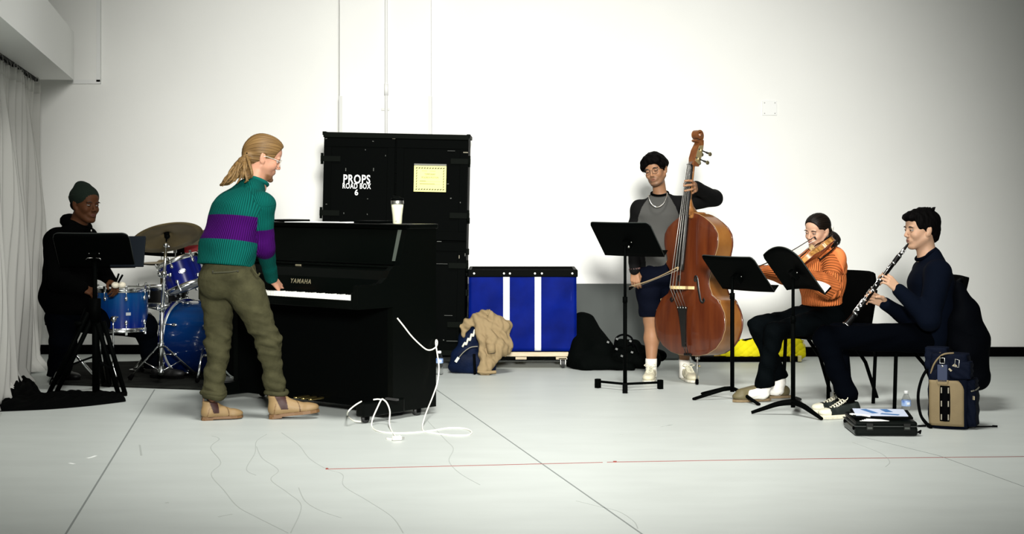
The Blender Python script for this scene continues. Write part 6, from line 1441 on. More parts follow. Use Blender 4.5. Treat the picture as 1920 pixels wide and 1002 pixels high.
obj('collar', MB().grid(lambda u, v: cj(lerp(1789, 1800, v), lerp(560, 524, v), lerp(-.20, .20, u)) + V((.03 * math.sin(math.pi * u), 0, -.02 * (2 * u - 1) ** 2)), 12, 6, .03), m_coat, coat, world=True)

# ================================================================== bottles
m_pet = mat('clear_plastic', (.95, .97, .97), .05); _b = nt(m_pet).nodes['Principled BSDF']; _b.inputs['Transmission Weight'].default_value = 1.0; _b.inputs['IOR'].default_value = 1.08; _b.inputs['Alpha'].default_value = .45
m_lab = mat('bottle_label', (.02, .09, .36), .5, noise=1, nscale=26, col2=(.42, .55, .72)); m_cap = mat('bottle_cap', (.80, .82, .82), .5)
def bottle(label, p, h, cap_m):
    t = thing('water_bottle', label, 'bottle', p, .4, 'water bottles'); k = h / .2
    pr = [(.020, 0), (.029, .004), (.031, .02), (.029, .034), (.031, .045), (.0295, .060), (.0265, .072), (.030, .088), (.0315, .10), (.0315, .13), (.030, .140), (.022, .160), (.014, .174), (.0125, .182)]
    obj('bottle_body', MB().lathe([(r * k, z * k) for r, z in pr], n=24, cap1=False), m_pet, t)
    obj('label_band', MB().lathe([(.0318 * k, .098 * k), (.0322 * k, .100 * k), (.0322 * k, .134 * k), (.0318 * k, .136 * k)], n=24, cap0=False, cap1=False), m_lab, t)
    obj('label_mark', MB().box((-.006 * k, -.0318 * k, .117 * k), (.022 * k, .002, .016 * k)), mat('label_white', (.75, .80, .85), .6), t)
    obj('cap', MB().lathe([(.0150 * k, .180 * k), (.0155 * k, .182 * k), (.0155 * k, .196 * k), (.013 * k, .2 * k)], n=18), cap_m, t)
    obj('neck_ring', MB().lathe([(.015 * k, .172 * k), (.017 * k, .174 * k), (.015 * k, .176 * k)], n=18), m_pet, t)
bottle('clear water bottle standing by the navy and tan backpack at right', G(1699, 789), .186, mat('clear_cap', (.55, .56, .55), .3))
bottle('clear water bottle half hidden behind the piano corner', G(824, 703), .185, m_cap)

# ================================================================== clarinet case with papers
m_cs = mat('case_black', (.0014, .0026, .0020), .28, spec=.14)
o = G(1603, 819); t = thing('clarinet_case', 'black hard instrument case lying on the floor at right with papers on it', 'case', o, math.radians(-1.5))
Wc, Dc = .365, .40
obj('lower_shell', MB().box((Wc / 2, Dc / 2, .030), (Wc, Dc, .056), bev=.016), m_cs, t)
obj('lid', MB().box((Wc / 2 + .004, Dc / 2 + .005, .074), (Wc - .008, Dc - .014, .030), Matrix.Rotation(.025, 3, 'X'), bev=.014), m_cs, t)
obj('seam_trim', MB().box((Wc / 2, Dc / 2, .0585), (Wc + .003, Dc + .003, .005)), mat('case_trim', (.03, .034, .032), .4, .5), t)
for x in (.085, .30):
    l_ = obj('latch', MB().box((x, -.004, .056), (.040, .010, .040), bev=.003), mat('latch_dark', (.012, .013, .012), .35, .6), t); obj('latch_plate', MB().box((x, -.009, .050), (.030, .004, .012), bev=.002), STEEL if False else mat('latch_shine', (.10, .11, .10), .3, .8), l_)
for y in (.03, .33): obj('rubber_foot', MB().sphere((-.002, y, .045), (.008, .010, .012), 8, 6), RUBBER, t)
obj('strap_ring', MB().tube([(Wc + .004, .03, .02), (Wc + .022, .035, .03), (Wc + .020, .045, .012)], .006, 6), RUBBER, t)
tl_ = lambda x, y, z: V(o) + Matrix.Rotation(math.radians(-1.5), 3, 'Z') @ V((x, y, z))
single('folder', MB().box(tl_(.19, .20, .1035), (.34, .28, .012), Matrix.Rotation(-.12, 3, 'Z') @ Matrix.Rotation(.025, 3, 'X'), bev=.003), BLACK, 'black folder lying on the clarinet case under the pale sheet', 'folder')
m_bl = mat('pale_blue_paper', (.56, .62, .76), .6)
sb = MB().box(tl_(.185, .21, .1125), (.30, .25, .004), Matrix.Rotation(-.12, 3, 'Z') @ Matrix.Rotation(.025, 3, 'X')); sb.m(1)
Rz = Matrix.Rotation(-.12, 3, 'Z') @ Matrix.Rotation(.025, 3, 'X'); cc = tl_(.185, .21, .1125)
for a, b, w_ in (((-.09, .10), (-.03, -.05), .040), ((.03, .11), (.055, -.0), .045), ((.0, -.06), (.10, -.10), .04)):
    a = V((*a, .0028)); b = V((*b, .0028)); dd = (b - a).normalized(); nn_ = V((-dd.y, dd.x, 0)) * w_ / 2
    sb.add([cc + Rz @ p for p in (a + nn_, a - nn_, b - nn_, b + nn_)], [(0, 1, 2, 3)])
single('sheet', sb, [m_bl, mat('blue_print', (.05, .16, .38), .6)], 'pale blue and white printed sheet lying on top of the clarinet case', 'paper')
single('pen', MB().tube([tl_(.0, .17, .108), tl_(.012, .155, .1085), tl_(.10, .06, .110)], [.004, .0065, .0065], 8), WHITE, 'white pen lying across the edge of the clarinet case', 'pen')
for k in range(4): obj('paper_edge', MB().tube([tl_(.03 + .012 * k, .012, .089 + .004 * k), tl_(.09 + .02 * k, .010, .088 + .003 * k), tl_(.20, .012, .089)], .0016, 5), PAPER, t, world=True)

# ================================================================== navy and tan backpack
m_nav = mat('navy_nylon', (.0022, .0040, .0110), .75, spec=.06, bump=.2, bscale=120); m_tan = mat('tan_canvas', (.20, .148, .072), .75, bump=.15, bscale=200, noise=.12, nscale=14); m_web = mat('black_webbing', (.0014, .0016, .0018), .75, spec=.04)
pa = math.radians(24); Bw, Bd, Bh = .225, .19, .345
fr_ = G(1812, 807); bp0 = V(fr_) ; t = thing('backpack', 'navy backpack with tan front panel standing open at right', 'backpack', bp0, -pa)
# local x runs to the left along the front (negative), y to the back
def bagbox(name, c, s, m, bulge=.02, parent=t, nx=8):
    bm = bmesh.new(); bmesh.ops.create_cube(bm, size=1); bmesh.ops.subdivide_edges(bm, edges=bm.edges[:], cuts=nx, use_grid_fill=True)
    for w_ in bm.verts:
        p = w_.co * 2; k = V((1 - abs(p.x) ** 3 * .0, 1, 1)); q = V((p.x * math.sqrt(1 - p.y * p.y * .10 - p.z * p.z * .08), p.y * math.sqrt(1 - p.x * p.x * .12 - p.z * p.z * .08), p.z * math.sqrt(1 - p.x * p.x * .06 - p.y * p.y * .06)))
        w_.co = V((q.x * s[0] / 2, q.y * s[1] / 2, q.z * s[2] / 2)) * 1.06 + V(c) + V((math.sin(q.z * 9 + q.y * 4), math.sin(q.z * 7 + q.x * 5), 0)) * .003
    mb = MB(); bm.verts.index_update(); mb.add([w_.co.copy() for w_ in bm.verts], [[w_.index for w_ in f.verts] for f in bm.faces], True); bm.free(); return obj(name, mb, m, parent)
bagbox('main_body', (-Bw / 2, Bd / 2, Bh / 2 + .005), (Bw, Bd, Bh), m_nav)
bagbox('upper_body', (-Bw * .47, Bd * .5, Bh + .03), (Bw * .92, Bd * .85, .14), m_nav)
bagbox('open_flap', (-Bw * .86, Bd * .75, Bh + .065), (.13, .12, .13), m_nav)
obj('lining', MB().sphere((-Bw * .74, Bd * .42, Bh + .055), (.035, .05, .05), 12, 8), m_tan, t)
obj('flap_edge', MB().tube(spline([(-Bw * .98, .02, Bh - .05), (-Bw * .84, -.005, Bh + .04), (-Bw * .62, -.0, Bh + .098), (-Bw * .35, .03, Bh + .108)], 6), .0055, 6), m_tan, t)
bagbox('top_pocket', (-.035, .04, Bh + .01), (.12, .13, .10), m_nav)
bagbox('side_pocket', (.022, Bd * .52, .13), (.055, Bd * .80, .22), m_nav)
bagbox('side_pocket_flap', (.020, Bd * .52, .262), (.050, Bd * .78, .07), m_nav)
obj('side_zip', MB().tube(spline([(.028, .0, .232), (.050, .05, .238), (.056, .12, .245)], 5), .0045, 6), mat('zip_grey', (.18, .17, .13), .5), t)
obj('side_patch', MB().box((.036, .018, .192), (.006, .04, .022), Matrix.Rotation(.5, 3, 'Z')), mat('patch_sand', (.35, .30, .19), .7), t)
def fgrid(u, v, x0, x1, z0, z1, off): return V((lerp(x0, x1, u), -.006 - off - .010 * math.sin(math.pi * u) - .005 * math.sin(math.pi * v), lerp(z0, z1, v)))
tp = MB().grid(lambda u, v: fgrid(u, v, -Bw + .012, lerp(-.012, -.045, max(0, (v - .78) / .22) ** 2), .022, .292 + .0 * u, .006), 12, 16, -.010)
obj('front_panel', tp, m_tan, t)
st = obj('webbing_strip', MB().grid(lambda u, v: fgrid(u, v, -Bw * .66, -Bw * .40, .050, .262, .020), 2, 8, -.006), m_web, t)
for z in (.075, .155, .235):
    for x in (-Bw * .62, -Bw * .44): obj('loop', MB().box((x, -.040, z), (.007, .004, .034), bev=.001), mat('loop_grey', (.28, .26, .20), .6), st)
tg = obj('luggage_tag', MB().box((-Bw * .60, -.034, .335), (.060, .010, .105), bev=.004), mat('tag_navy', (.008, .018, .055), .5), t)
obj('tag_end', MB().prism([(-.036, .014), (.036, .014), (.026, -.012), (-.026, -.012)], (-Bw * .60, -.039, .282), (1, 0, 0), (0, 0, 1), (0, .012, 0)), m_tan, tg)
obj('tag_strap', MB().box((-Bw * .60, -.030, .405), (.024, .008, .07), bev=.003), m_web, tg)
obj('buckle', MB().tube([(-Bw * .60 + x, -.037, .412 + z) for x, z in ((-.014, -.016), (.014, -.016), (.014, .016), (-.014, .016))], .0032, 6, closed=True), STEEL, tg)
obj('snap', MB().lathe([(.009, 0), (.007, .003)], (-Bw * .60, -.036, .378), (0, -1, 0), 10), STEEL, tg)
obj('tab', MB().box((-.075, -.022, .372), (.055, .008, .022), Matrix.Rotation(-.75, 3, 'Y'), bev=.002), mat('patch_sand', (.35, .30, .19), .7), t)
obj('zip_pull', MB().tube([(-.052 + x, -.030, .402 + z) for x, z in ((-.012, -.022), (.012, -.028), (.016, .016), (-.008, .022))], .003, 6, closed=True), STEEL, t)
obj('shoulder_strap', MB().tube(spline([(-Bw - .01, .12, Bh + .02), (-Bw - .055, .11, Bh - .06), (-Bw - .075, .09, .18), (-Bw - .055, .06, .07), (-Bw - .01, .02, .02), (-Bw + .02, -.03, .012)], 6), .018, 8, flat=(1.2, .5)), m_web, t)
obj('strap_end', MB().tube(spline([(-Bw - .02, .03, .008), (-Bw - .08, .0, .007), (-Bw - .12, -.02, .007)], 4), .009, 6, flat=(1.3, .6)), m_web, t)
obj('strap_end', MB().tube(spline([(.03, .12, .007), (.09, .15, .007), (.14, .18, .007)], 4), .007, 6, flat=(1.3, .6)), m_web, t)
obj('strap_tip', MB().box((.14, .18, .008), (.03, .014, .010)), m_web, t)

# ================================================================== blue backpack under a beige hooded top
bj = lambda px, py, dd=0.0: P(px, py, 12.95 + dd)
t = thing('backpack', 'blue backpack slumped on the floor under a beige sweatshirt', 'backpack', V((bj(875, 0).x, 12.95, 0)))
m_bb = mat('blue_nylon', (.0028, .0080, .030), .6, spec=.08, bump=.2, bscale=60, noise=.5, nscale=9)
pr = [C_(bj(868, 672, .02), bj(902, 674, .02), .10, .10, .05), C_(bj(878, 640, .04), bj(905, 620, .04), .085, .09, .05), C_(bj(852, 688, .0), bj(895, 690, -.03), .05, .06, .04), C_(bj(915, 650, .05), bj(915, 690, .03), .09, .06, .05)]
v_, q_ = build(pr, .0062, cuts=[(V((0, 0, .002)), V((0, 0, -1)))], disp=folds(.006, 30, 3), smooth=3); npmesh('bag_body', v_, q_, m_bb, t)
zg = [bj(867, 651, -.12), bj(872, 643, -.12), bj(874, 647, -.12), bj(878, 635, -.11), bj(881, 639, -.11), bj(884, 627, -.09), bj(887, 631, -.09), bj(890, 619, -.08), bj(892, 623, -.08)]
obj('lace_cord', MB().tube(spline(zg, 4), .0085, 6), mat('cord_pale', (.55, .54, .46), .7), t, world=True)
obj('zip_line', MB().tube(spline([bj(855, 678, -.12), bj(868, 662, -.13), bj(882, 652, -.13), bj(896, 650, -.12)], 5), .004, 6), mat('zip_grey', (.18, .17, .13), .5), t, world=True)
obj('reflector', MB().box(bj(857, 675, -.125), (.022, .006, .045), Matrix.Rotation(.6, 3, 'Y'), bev=.002), mat('reflector_grey', (.40, .42, .40), .4), t, world=True)
obj('bag_strap', MB().tube(spline([bj(889, 664, -.14), bj(890, 685, -.145), bj(891, 702, -.13)], 4), .010, 6, flat=(1.2, .5)), m_web, t, world=True)
pr = [C_(bj(890, 600, .0), bj(915, 594, .0), .040, .050, .03), C_(bj(915, 596, .0), bj(945, 612, .0), .055, .06, .04), C_(bj(866, 612, -.03), bj(890, 600, -.03), .026, .040, .025), C_(bj(864, 614, -.03), bj(868, 628, -.02), .026, .020, .02), C_(bj(868, 628, -.02), bj(884, 611, -.06), .016, .014, .02),
      C_(bj(905, 610, -.06), bj(935, 650, -.08), .055, .065, .04), C_(bj(935, 620, -.03), bj(952, 650, -.03), .07, .058, .04), C_(bj(930, 655, -.08), bj(912, 694, -.12), .060, .052, .04), C_(bj(903, 650, -.12), bj(908, 692, -.14), .030, .040, .03), C_(bj(920, 640, -.12), bj(921, 660, -.14), .036, .030, .015), C_(bj(898, 596, -.02), bj(900, 640, -.13), .035, .030, .03)]
m_bei = mat('beige_fleece', (.25, .185, .100), .9, spec=.05, bump=.15, bscale=160)
v_, q_ = build(pr, .0052, cuts=[(bj(912, 704, 0), V((0, 0, -1)))], disp=lambda p: folds(.019, 40, 19, (1, .2, .45), .35)(p) + folds(.009, 85, 23, (1, .1, .3), .3)(p), smooth=3)
ho = thing('sweatshirt', 'beige hooded sweatshirt thrown over the blue backpack', 'sweatshirt', V((bj(920, 0).x, 12.9, .05))); npmesh('sweatshirt_body', v_, q_, m_bei, ho)
obj('cuff', MB().tube([bj(920, 646, -.14), bj(921, 655, -.145), bj(922, 662, -.145)], [.036, .034, .033], 14), m_bei, ho, world=True)
obj('cuff_shade', MB().sphere(bj(922, 662, -.147), (.028, .028, .008), 12, 6), mat('cuff_shade_paint', (.02, .014, .008), .9), ho, world=True)  # dark disc paints the shade inside the sleeve end
obj('drawstring', MB().tube(spline([bj(914, 592, -.08), bj(917, 585, -.06), bj(918, 581, -.05)], 4), .006, 6), m_bei, ho, world=True)
obj('hem_band', MB().tube(spline([bj(896, 697, -.155), bj(910, 699, -.175), bj(930, 698, -.16)], 5), .013, 8), m_bei, ho, world=True)

# ================================================================== black soft bags behind
gj = lambda px, py, dd=0.0: P(px, py, 13.25 + dd)
m_gb = mat('black_nylon_bag', (.0013, .0018, .0016), .75, spec=.05, bump=.3, bscale=40)
pr = [C_(gj(1090, 606, .15), gj(1095, 670, .05), .08, .14, .06), C_(gj(1102, 604, .15), gj(1122, 660, .0), .06, .13, .06), C_(gj(1118, 640, .05), gj(1150, 684, -.02), .08, .07, .05), C_(gj(1100, 684, -.08), gj(1180, 690, -.10), .06, .05, .05), C_(gj(1084, 612, .2), gj(1078, 690, .15), .06, .08, .05)]
v_, q_ = build(pr, .007, cuts=[(V((0, 0, .002)), V((0, 0, -1)))], disp=folds(.012, 18, 3, (1, 0, .6), .5), smooth=3)
g1 = thing('gig_bag', 'large black soft bass bag slumped on the floor beside the cart', 'bag', V((gj(1105, 0).x, 13.25, 0))); npmesh('bag_body', v_, q_, m_gb, g1)
pr = [C_(gj(1160, 672, -.05), gj(1225, 676, -.05), .075, .070, .05), C_(gj(1165, 650, .02), gj(1190, 650, .0), .06, .06, .04), C_(gj(1205, 660, .05), gj(1240, 668, .05), .06, .05, .04)]
v_, q_ = build(pr, .007, cuts=[(V((0, 0, .002)), V((0, 0, -1)))], disp=folds(.010, 22, 5, (.5, 0, 1), .5), smooth=3)
g2 = thing('duffel_bag', 'black holdall with handles lying beside the bass bag', 'bag', V((gj(1195, 0).x, 13.2, 0))); npmesh('bag_body', v_, q_, m_gb, g2)
for pts, rr in (([(1152, 652), (1156, 634), (1170, 628), (1184, 634), (1188, 650)], .014), ([(1170, 668), (1176, 648), (1190, 646), (1198, 664)], .010)):
    obj('handle', MB().tube(spline([gj(px, py, -.13) for px, py in pts], 5), rr, 7, flat=(1.2, .6)), m_web, g2, world=True)
for px, py in ((1140, 642), (1157, 636), (1182, 640), (1166, 668), (1185, 661), (1156, 655)): obj('buckle', MB().box(gj(px, py, -.17 if px > 1145 else -.10), (.020, .008, .016), Matrix.Rotation(.4, 3, 'Y'), bev=.002), mat('buckle_grey', (.10, .105, .10), .4), g2, world=True)
# ================================================================== drum kit
m_rug = mat('rug_dark', (.014, .015, .013), .95, spec=.03, noise=.6, nscale=7, bump=.3, bscale=120)
rg = MB(); A = [G(92, 722), G(392, 733), V((P(420, 0, 14.1).x, 13.95, 0)), V((P(140, 0, 13.6).x, 13.6, 0))]
def rugf(u, v):
    a = A[0].lerp(A[1], u); b = A[3].lerp(A[2], u); p = a.lerp(b, v); return V((p.x, p.y, .012 + .004 * math.sin(9 * u + 3 * v) ** 2))
rug = obj('rug', MB().grid(rugf, 30, 20, .010), m_rug); tag(rug, 'dark worn rug under the drum kit', 'rug')
RZ = .016
m_shell = mat('blue_lacquer', (.004, .040, .20), .16, spec=.5, noise=1, nscale=3, stretch=(9, 9, .15), col2=(.004, .012, .13), coat=.6)
# two-tone fade from teal-blue above to deep blue below, as on the shells
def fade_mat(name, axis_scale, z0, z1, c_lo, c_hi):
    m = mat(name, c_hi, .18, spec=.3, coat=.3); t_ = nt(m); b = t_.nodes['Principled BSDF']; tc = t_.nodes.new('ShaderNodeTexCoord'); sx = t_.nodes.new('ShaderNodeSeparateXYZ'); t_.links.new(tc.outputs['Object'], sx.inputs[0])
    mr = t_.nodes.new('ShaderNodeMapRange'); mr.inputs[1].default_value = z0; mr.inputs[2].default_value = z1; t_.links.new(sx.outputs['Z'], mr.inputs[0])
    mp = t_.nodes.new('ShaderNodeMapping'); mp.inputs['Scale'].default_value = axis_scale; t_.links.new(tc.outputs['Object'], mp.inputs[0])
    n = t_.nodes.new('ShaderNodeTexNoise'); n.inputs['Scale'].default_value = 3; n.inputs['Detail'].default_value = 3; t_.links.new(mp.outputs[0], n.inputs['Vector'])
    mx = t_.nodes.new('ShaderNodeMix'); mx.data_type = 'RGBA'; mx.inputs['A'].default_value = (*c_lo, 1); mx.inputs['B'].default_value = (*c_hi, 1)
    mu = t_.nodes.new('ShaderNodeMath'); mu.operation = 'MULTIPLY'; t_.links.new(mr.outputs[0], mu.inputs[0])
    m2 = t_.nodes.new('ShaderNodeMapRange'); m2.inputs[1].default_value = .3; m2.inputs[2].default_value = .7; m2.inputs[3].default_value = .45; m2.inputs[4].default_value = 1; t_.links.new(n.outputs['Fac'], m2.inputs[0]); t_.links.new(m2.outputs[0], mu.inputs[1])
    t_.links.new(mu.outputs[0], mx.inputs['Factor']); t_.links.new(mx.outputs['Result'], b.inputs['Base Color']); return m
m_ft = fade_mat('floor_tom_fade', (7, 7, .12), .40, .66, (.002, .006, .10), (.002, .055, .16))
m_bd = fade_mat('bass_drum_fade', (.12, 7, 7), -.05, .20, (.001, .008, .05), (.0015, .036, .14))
m_tt = mat('tom_blue', (.003, .008, .13), .18, spec=.3, noise=1, nscale=3, stretch=(9, 9, .12), col2=(.0015, .003, .05), coat=.3)
m_head = mat('drum_head', (.78, .79, .76), .5)
def drum(t, R, h, shell_m, lugs=8, a0=0.0, rim=True, hoop_m=None):
    """drum along local z from 0 to h"""
    hm = hoop_m or CHROME
    obj('shell', MB().lathe([(R, .012), (R, h - .012)], n=48, cap0=False, cap1=False).lathe([(R - .006, .012), (R - .006, h - .012)], n=48, cap0=False, cap1=False), shell_m, t)
    for z0, s_ in ((0, -1), (h, 1)):
        obj('hoop', MB().lathe([(R + .004, z0 - s_ * .028), (R + .010, z0 - s_ * .026), (R + .008, z0 - s_ * .006), (R + .011, z0 + s_ * .004), (R + .006, z0 + s_ * .006), (R + .001, z0 + s_ * .004), (R + .001, z0 - s_ * .022)], n=48, cap0=False, cap1=False), hm, t)
        obj('head', MB().lathe([(R + .003, z0 - s_ * .016), (R - .004, z0 - s_ * .004), (.001, z0 - s_ * .002)], n=48, cap0=False), m_head, t)
    for k in range(lugs):
        a = a0 + 2 * math.pi * k / lugs
        for z0, s_ in ((0, 1), (h, -1)):
            ca, sa = math.cos(a), math.sin(a); zl = z0 + s_ * h * .22 if h > .2 else z0 + s_ * h * .35
            Rm = Matrix.Rotation(a, 3, 'Z')
            lg = obj('lug', MB().sphere(((R + .008) * ca, (R + .008) * sa, zl), (.011, .013, .019), 10, 8, Rm), CHROME, t)
            obj('tension_rod', MB().tube([((R + .014) * ca, (R + .014) * sa, zl), ((R + .014) * ca, (R + .014) * sa, z0 - s_ * .004)], .0035, 6), CHROME, lg)
            obj('lug_slot', MB().box(((R + .0185) * ca, (R + .0185) * sa, zl), (.003, .010, .004), Rm), mat('lug_dark', (.05, .05, .05), .4), lg)
            obj('claw', MB().box(((R + .013) * ca, (R + .013) * sa, z0 - s_ * .012), (.012, .020, .022), Rm, bev=.003), CHROME, lg)
# floor tom
d = 12.35; ftx = P(227.5, 0, d).x; R = .196
z0 = zpx(622, d) + .01; z1 = zpx(540, d - .0)
t = thing('floor_tom', 'blue floor tom on chrome legs beside the drummer', 'drum', V((ftx, d, 0)))
tt = bpy.data.objects.new('tmp', None)
def drum_at(t, off, R, h, shell_m, lugs, a0, rotm=None, **kw):
    before = set(t.children); drum(t, R, h, shell_m, lugs, a0, **kw)
    M = Matrix.Translation(off) @ (rotm.to_4x4() if rotm is not None else Matrix.Identity(4))
    def rec(o):
        o.data.transform(M)
        for c in o.children: rec(c)
    for o in set(t.children) - before: rec(o)
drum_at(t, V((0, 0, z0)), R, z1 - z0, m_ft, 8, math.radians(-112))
for k, a in enumerate((-92, 28, 148)):
    a = math.radians(a); ca, sa = math.cos(a), math.sin(a); r1 = R + .024
    br = obj('leg_bracket', MB().sphere(((R + .012) * ca, (R + .012) * sa, z0 + .10), (.026, .026, .026), 14, 10), CHROME, t); obj('wing_screw', MB().box(((R + .030) * ca - .025 * sa, (R + .030) * sa + .0 * ca, z0 + .115), (.03, .008, .010), bev=.003), CHROME, br)
    lg = obj('leg', MB().tube(spline([(r1 * ca, r1 * sa, z0 + .11), (r1 * ca, r1 * sa, .20), (r1 * ca, r1 * sa, .14), ((r1 + .03) * ca + (.03 if k == 0 else 0), (r1 + .03) * sa, .07), ((r1 + .035) * ca + (.032 if k == 0 else 0), (r1 + .035) * sa, .028)], 4), .0065, 8), CHROME, t)
    obj('rubber_foot', MB().lathe([(.014, 0), (.016, .01), (.013, .045), (.008, .05)], ((r1 + .035) * ca + (.032 if k == 0 else 0), (r1 + .035) * sa, RZ), n=12), RUBBER, lg)
def badge(t, a, z, w, h, m=CHROME):
    pts = [(R * 1.0 + .0015, b) for b in range(1)]
    mb = MB().tube([(((R + .001) * math.cos(a + w / R * math.cos(q) / 2)), (R + .001) * math.sin(a + w / R * math.cos(q) / 2), z + h / 2 * math.sin(q)) for q in [i * math.pi / 10 for i in range(20)]], .0018, 5, closed=True)
    obj('badge', mb, m, t); obj('badge_bar', MB().box(((R + .001) * math.cos(a), (R + .001) * math.sin(a), z - .008), (.004, .014, .008), Matrix.Rotation(a, 3, 'Z')), m, t)
badge(t, math.radians(-126), zpx(579, d), .05, .032)
a = math.radians(-62); obj('logo_plate', MB().box(((R + .001) * math.cos(a), (R + .001) * math.sin(a), zpx(586, d)), (.003, .036, .022), Matrix.Rotation(a, 3, 'Z')), mat('plate_silver', (.55, .58, .60), .3, .6), t); obj('logo_ring', MB().tube([((R + .002) * math.cos(a) + .0, (R + .002) * math.sin(a) + .008 * math.cos(q), zpx(578, d) + .010 * math.sin(q)) for q in [i * math.pi / 6 for i in range(12)]], .0018, 5, closed=True), CHROME, t)
# snare on its stand
d = 12.75; c = V((P(306, 0, d).x, d, 0)); zs0, zs1 = zpx(572, d), zpx(537, d); t = thing('snare_drum', 'black snare drum with chrome hoops on a stand behind the floor tom', 'drum', c)
drum_at(t, V((0, 0, zs0)), .175, zs1 - zs0, mat('black_shell', (.003, .003, .003), .3, spec=.2), 8, .2)
obj('strainer', MB().box((.06, -.180, zs0 + .06), (.04, .02, .07), bev=.004), CHROME, t)
ss = thing('snare_stand', 'chrome stand cradling the snare drum', 'stand', c)
obj('post', MB().tube([(0, 0, .18), (0, 0, zs0 - .04)], .013, 10), CHROME, ss)
for k in range(3):
    a = k * 2.094 + .5; obj('cradle_arm', MB().tube([(0, 0, zs0 - .045), (.17 * math.cos(a), .17 * math.sin(a), zs0 - .022), (.19 * math.cos(a), .19 * math.sin(a), zs0 - .004)], .007, 7), CHROME, ss)
    lg = obj('leg', MB().tube([(0, 0, .30), (.22 * math.cos(a), .22 * math.sin(a), RZ + .02)], .007, 7), CHROME, ss); obj('rubber_foot', MB().sphere((.22 * math.cos(a), .22 * math.sin(a), RZ + .018), .017, 8, 6), RUBBER, lg)
# bass drum
d = 12.66; cb = P(347, 648, d); ax = V((math.cos(math.radians(24)), -math.sin(math.radians(24)), 0)); Rb = .275; hb = .45
cb.z = Rb + .02 + RZ
t = thing('bass_drum', 'large blue bass drum lying on its side with a grey hoop', 'drum', V((cb.x, cb.y, 0)), math.atan2(ax.y, ax.x))
RY = Matrix.Rotation(math.pi / 2, 3, 'Y'); zc = cb.z
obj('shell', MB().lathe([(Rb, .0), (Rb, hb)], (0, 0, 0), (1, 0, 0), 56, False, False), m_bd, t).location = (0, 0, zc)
for x0, s_ in ((-.02, -1), (hb + .02, 1)):
    obj('hoop', MB().lathe([(Rb + .006, x0 - .022), (Rb + .016, x0 - .020), (Rb + .016, x0 + .020), (Rb + .006, x0 + .022), (Rb - .004, x0)], (0, 0, zc), (1, 0, 0), 56, False, False), m_tt if s_ < 0 else BLACK, t)
    obj('hoop_inlay', MB().lathe([(Rb + .0165, x0 + .012), (Rb + .020, x0 + .015), (Rb + .020, x0 + .030), (Rb + .0165, x0 + .033)], (0, 0, zc), (1, 0, 0), 56, False, False), mat('hoop_silver', (.40, .43, .42), .35, .5), t)
    obj('head', MB().lathe([(Rb, x0 - s_ * .01), (.001, x0 - s_ * .012)], (0, 0, zc), (1, 0, 0), 56, False, True), m_head if s_ < 0 else BLACK, t)
for k in range(8):
    a = math.radians(22 + 45 * k); ca, sa = math.cos(a), math.sin(a)
    for x0, s_ in ((.0, 1), (hb, -1)):
        lg = obj('lug', MB().sphere((x0 + s_ * .085, (Rb + .010) * ca, zc + (Rb + .010) * sa), (.030, .013, .013), 10, 8), CHROME, t); obj('tension_rod', MB().tube([(x0 + s_ * .08, (Rb + .016) * ca, zc + (Rb + .016) * sa), (x0 - s_ * .05, (Rb + .022) * ca, zc + (Rb + .022) * sa)], .004, 6), CHROME, lg)
        obj('claw', MB().box((x0 - s_ * .02, (Rb + .021) * ca, zc + (Rb + .021) * sa), (.05, .014, .022), Matrix.Rotation(a, 3, 'X'), bev=.003), CHROME, lg)
for sy in (-1, 1):
    sp_ = obj('spur', MB().tube([(hb * .78, sy * (Rb + .0), zc - .06), (hb * .86, sy * (Rb + .12), RZ + .03)], .009, 8), CHROME, t); obj('spur_tip', MB().sphere((hb * .86, sy * (Rb + .12), RZ + .02), .018, 8, 6), RUBBER, sp_)
tm = obj('tom_mount', MB().tube([(.20, -.02, zc + Rb - .01), (.20, -.02, zc + Rb + .16)], .016, 10).box((.20, -.02, zc + Rb + .004), (.08, .08, .016), bev=.004), CHROME, t)
obj('mount_arm', MB().tube([(.20, -.02, zc + Rb + .14), (.14, -.06, zc + Rb + .21)], .011, 8).sphere((.20, -.02, zc + Rb + .14), .026, 10, 8), CHROME, tm)
for y in (-.09, -.06, -.03): obj('pin_stripe', MB().tube([(.11, -math.sqrt(Rb ** 2 - (y + .05) ** 2) - .001, zc + y + .05), (hb - .03, -math.sqrt(Rb ** 2 - (y + .05) ** 2) - .001, zc + y + .05)], .0022, 5), mat('stripe_pale', (.55, .66, .78), .4), t) if False else None
# kick pedal
kp = V((P(300, 0, 12.85).x, 12.85, 0)); t = thing('kick_pedal', 'chrome and black kick pedal at the bass drum head', 'pedal', kp, math.atan2(ax.y, ax.x))
obj('footboard', MB().box((-.10, 0, RZ + .045), (.26, .085, .012), Matrix.Rotation(-.22, 3, 'Y'), bev=.004), BLACKM, t); obj('heel_plate', MB().box((-.22, 0, RZ + .010), (.08, .09, .016), bev=.004), CHROME, t)
for s_ in (-1, 1): obj('upright', MB().box((.03, s_ * .06, RZ + .11), (.022, .014, .22), bev=.004), CHROME, t)
obj('axle', MB().tube([(.03, -.075, RZ + .21), (.03, .075, RZ + .21)], .008, 8), CHROME, t); b_ = obj('beater', MB().tube([(.03, .01, RZ + .21), (.02, .01, RZ + .38)], .005, 7), CHROME, t); obj('beater_head', MB().tube([(-.005, .01, RZ + .385), (.045, .01, RZ + .385)], .025, 12), mat('felt_cream', (.62, .58, .46), .95), b_)
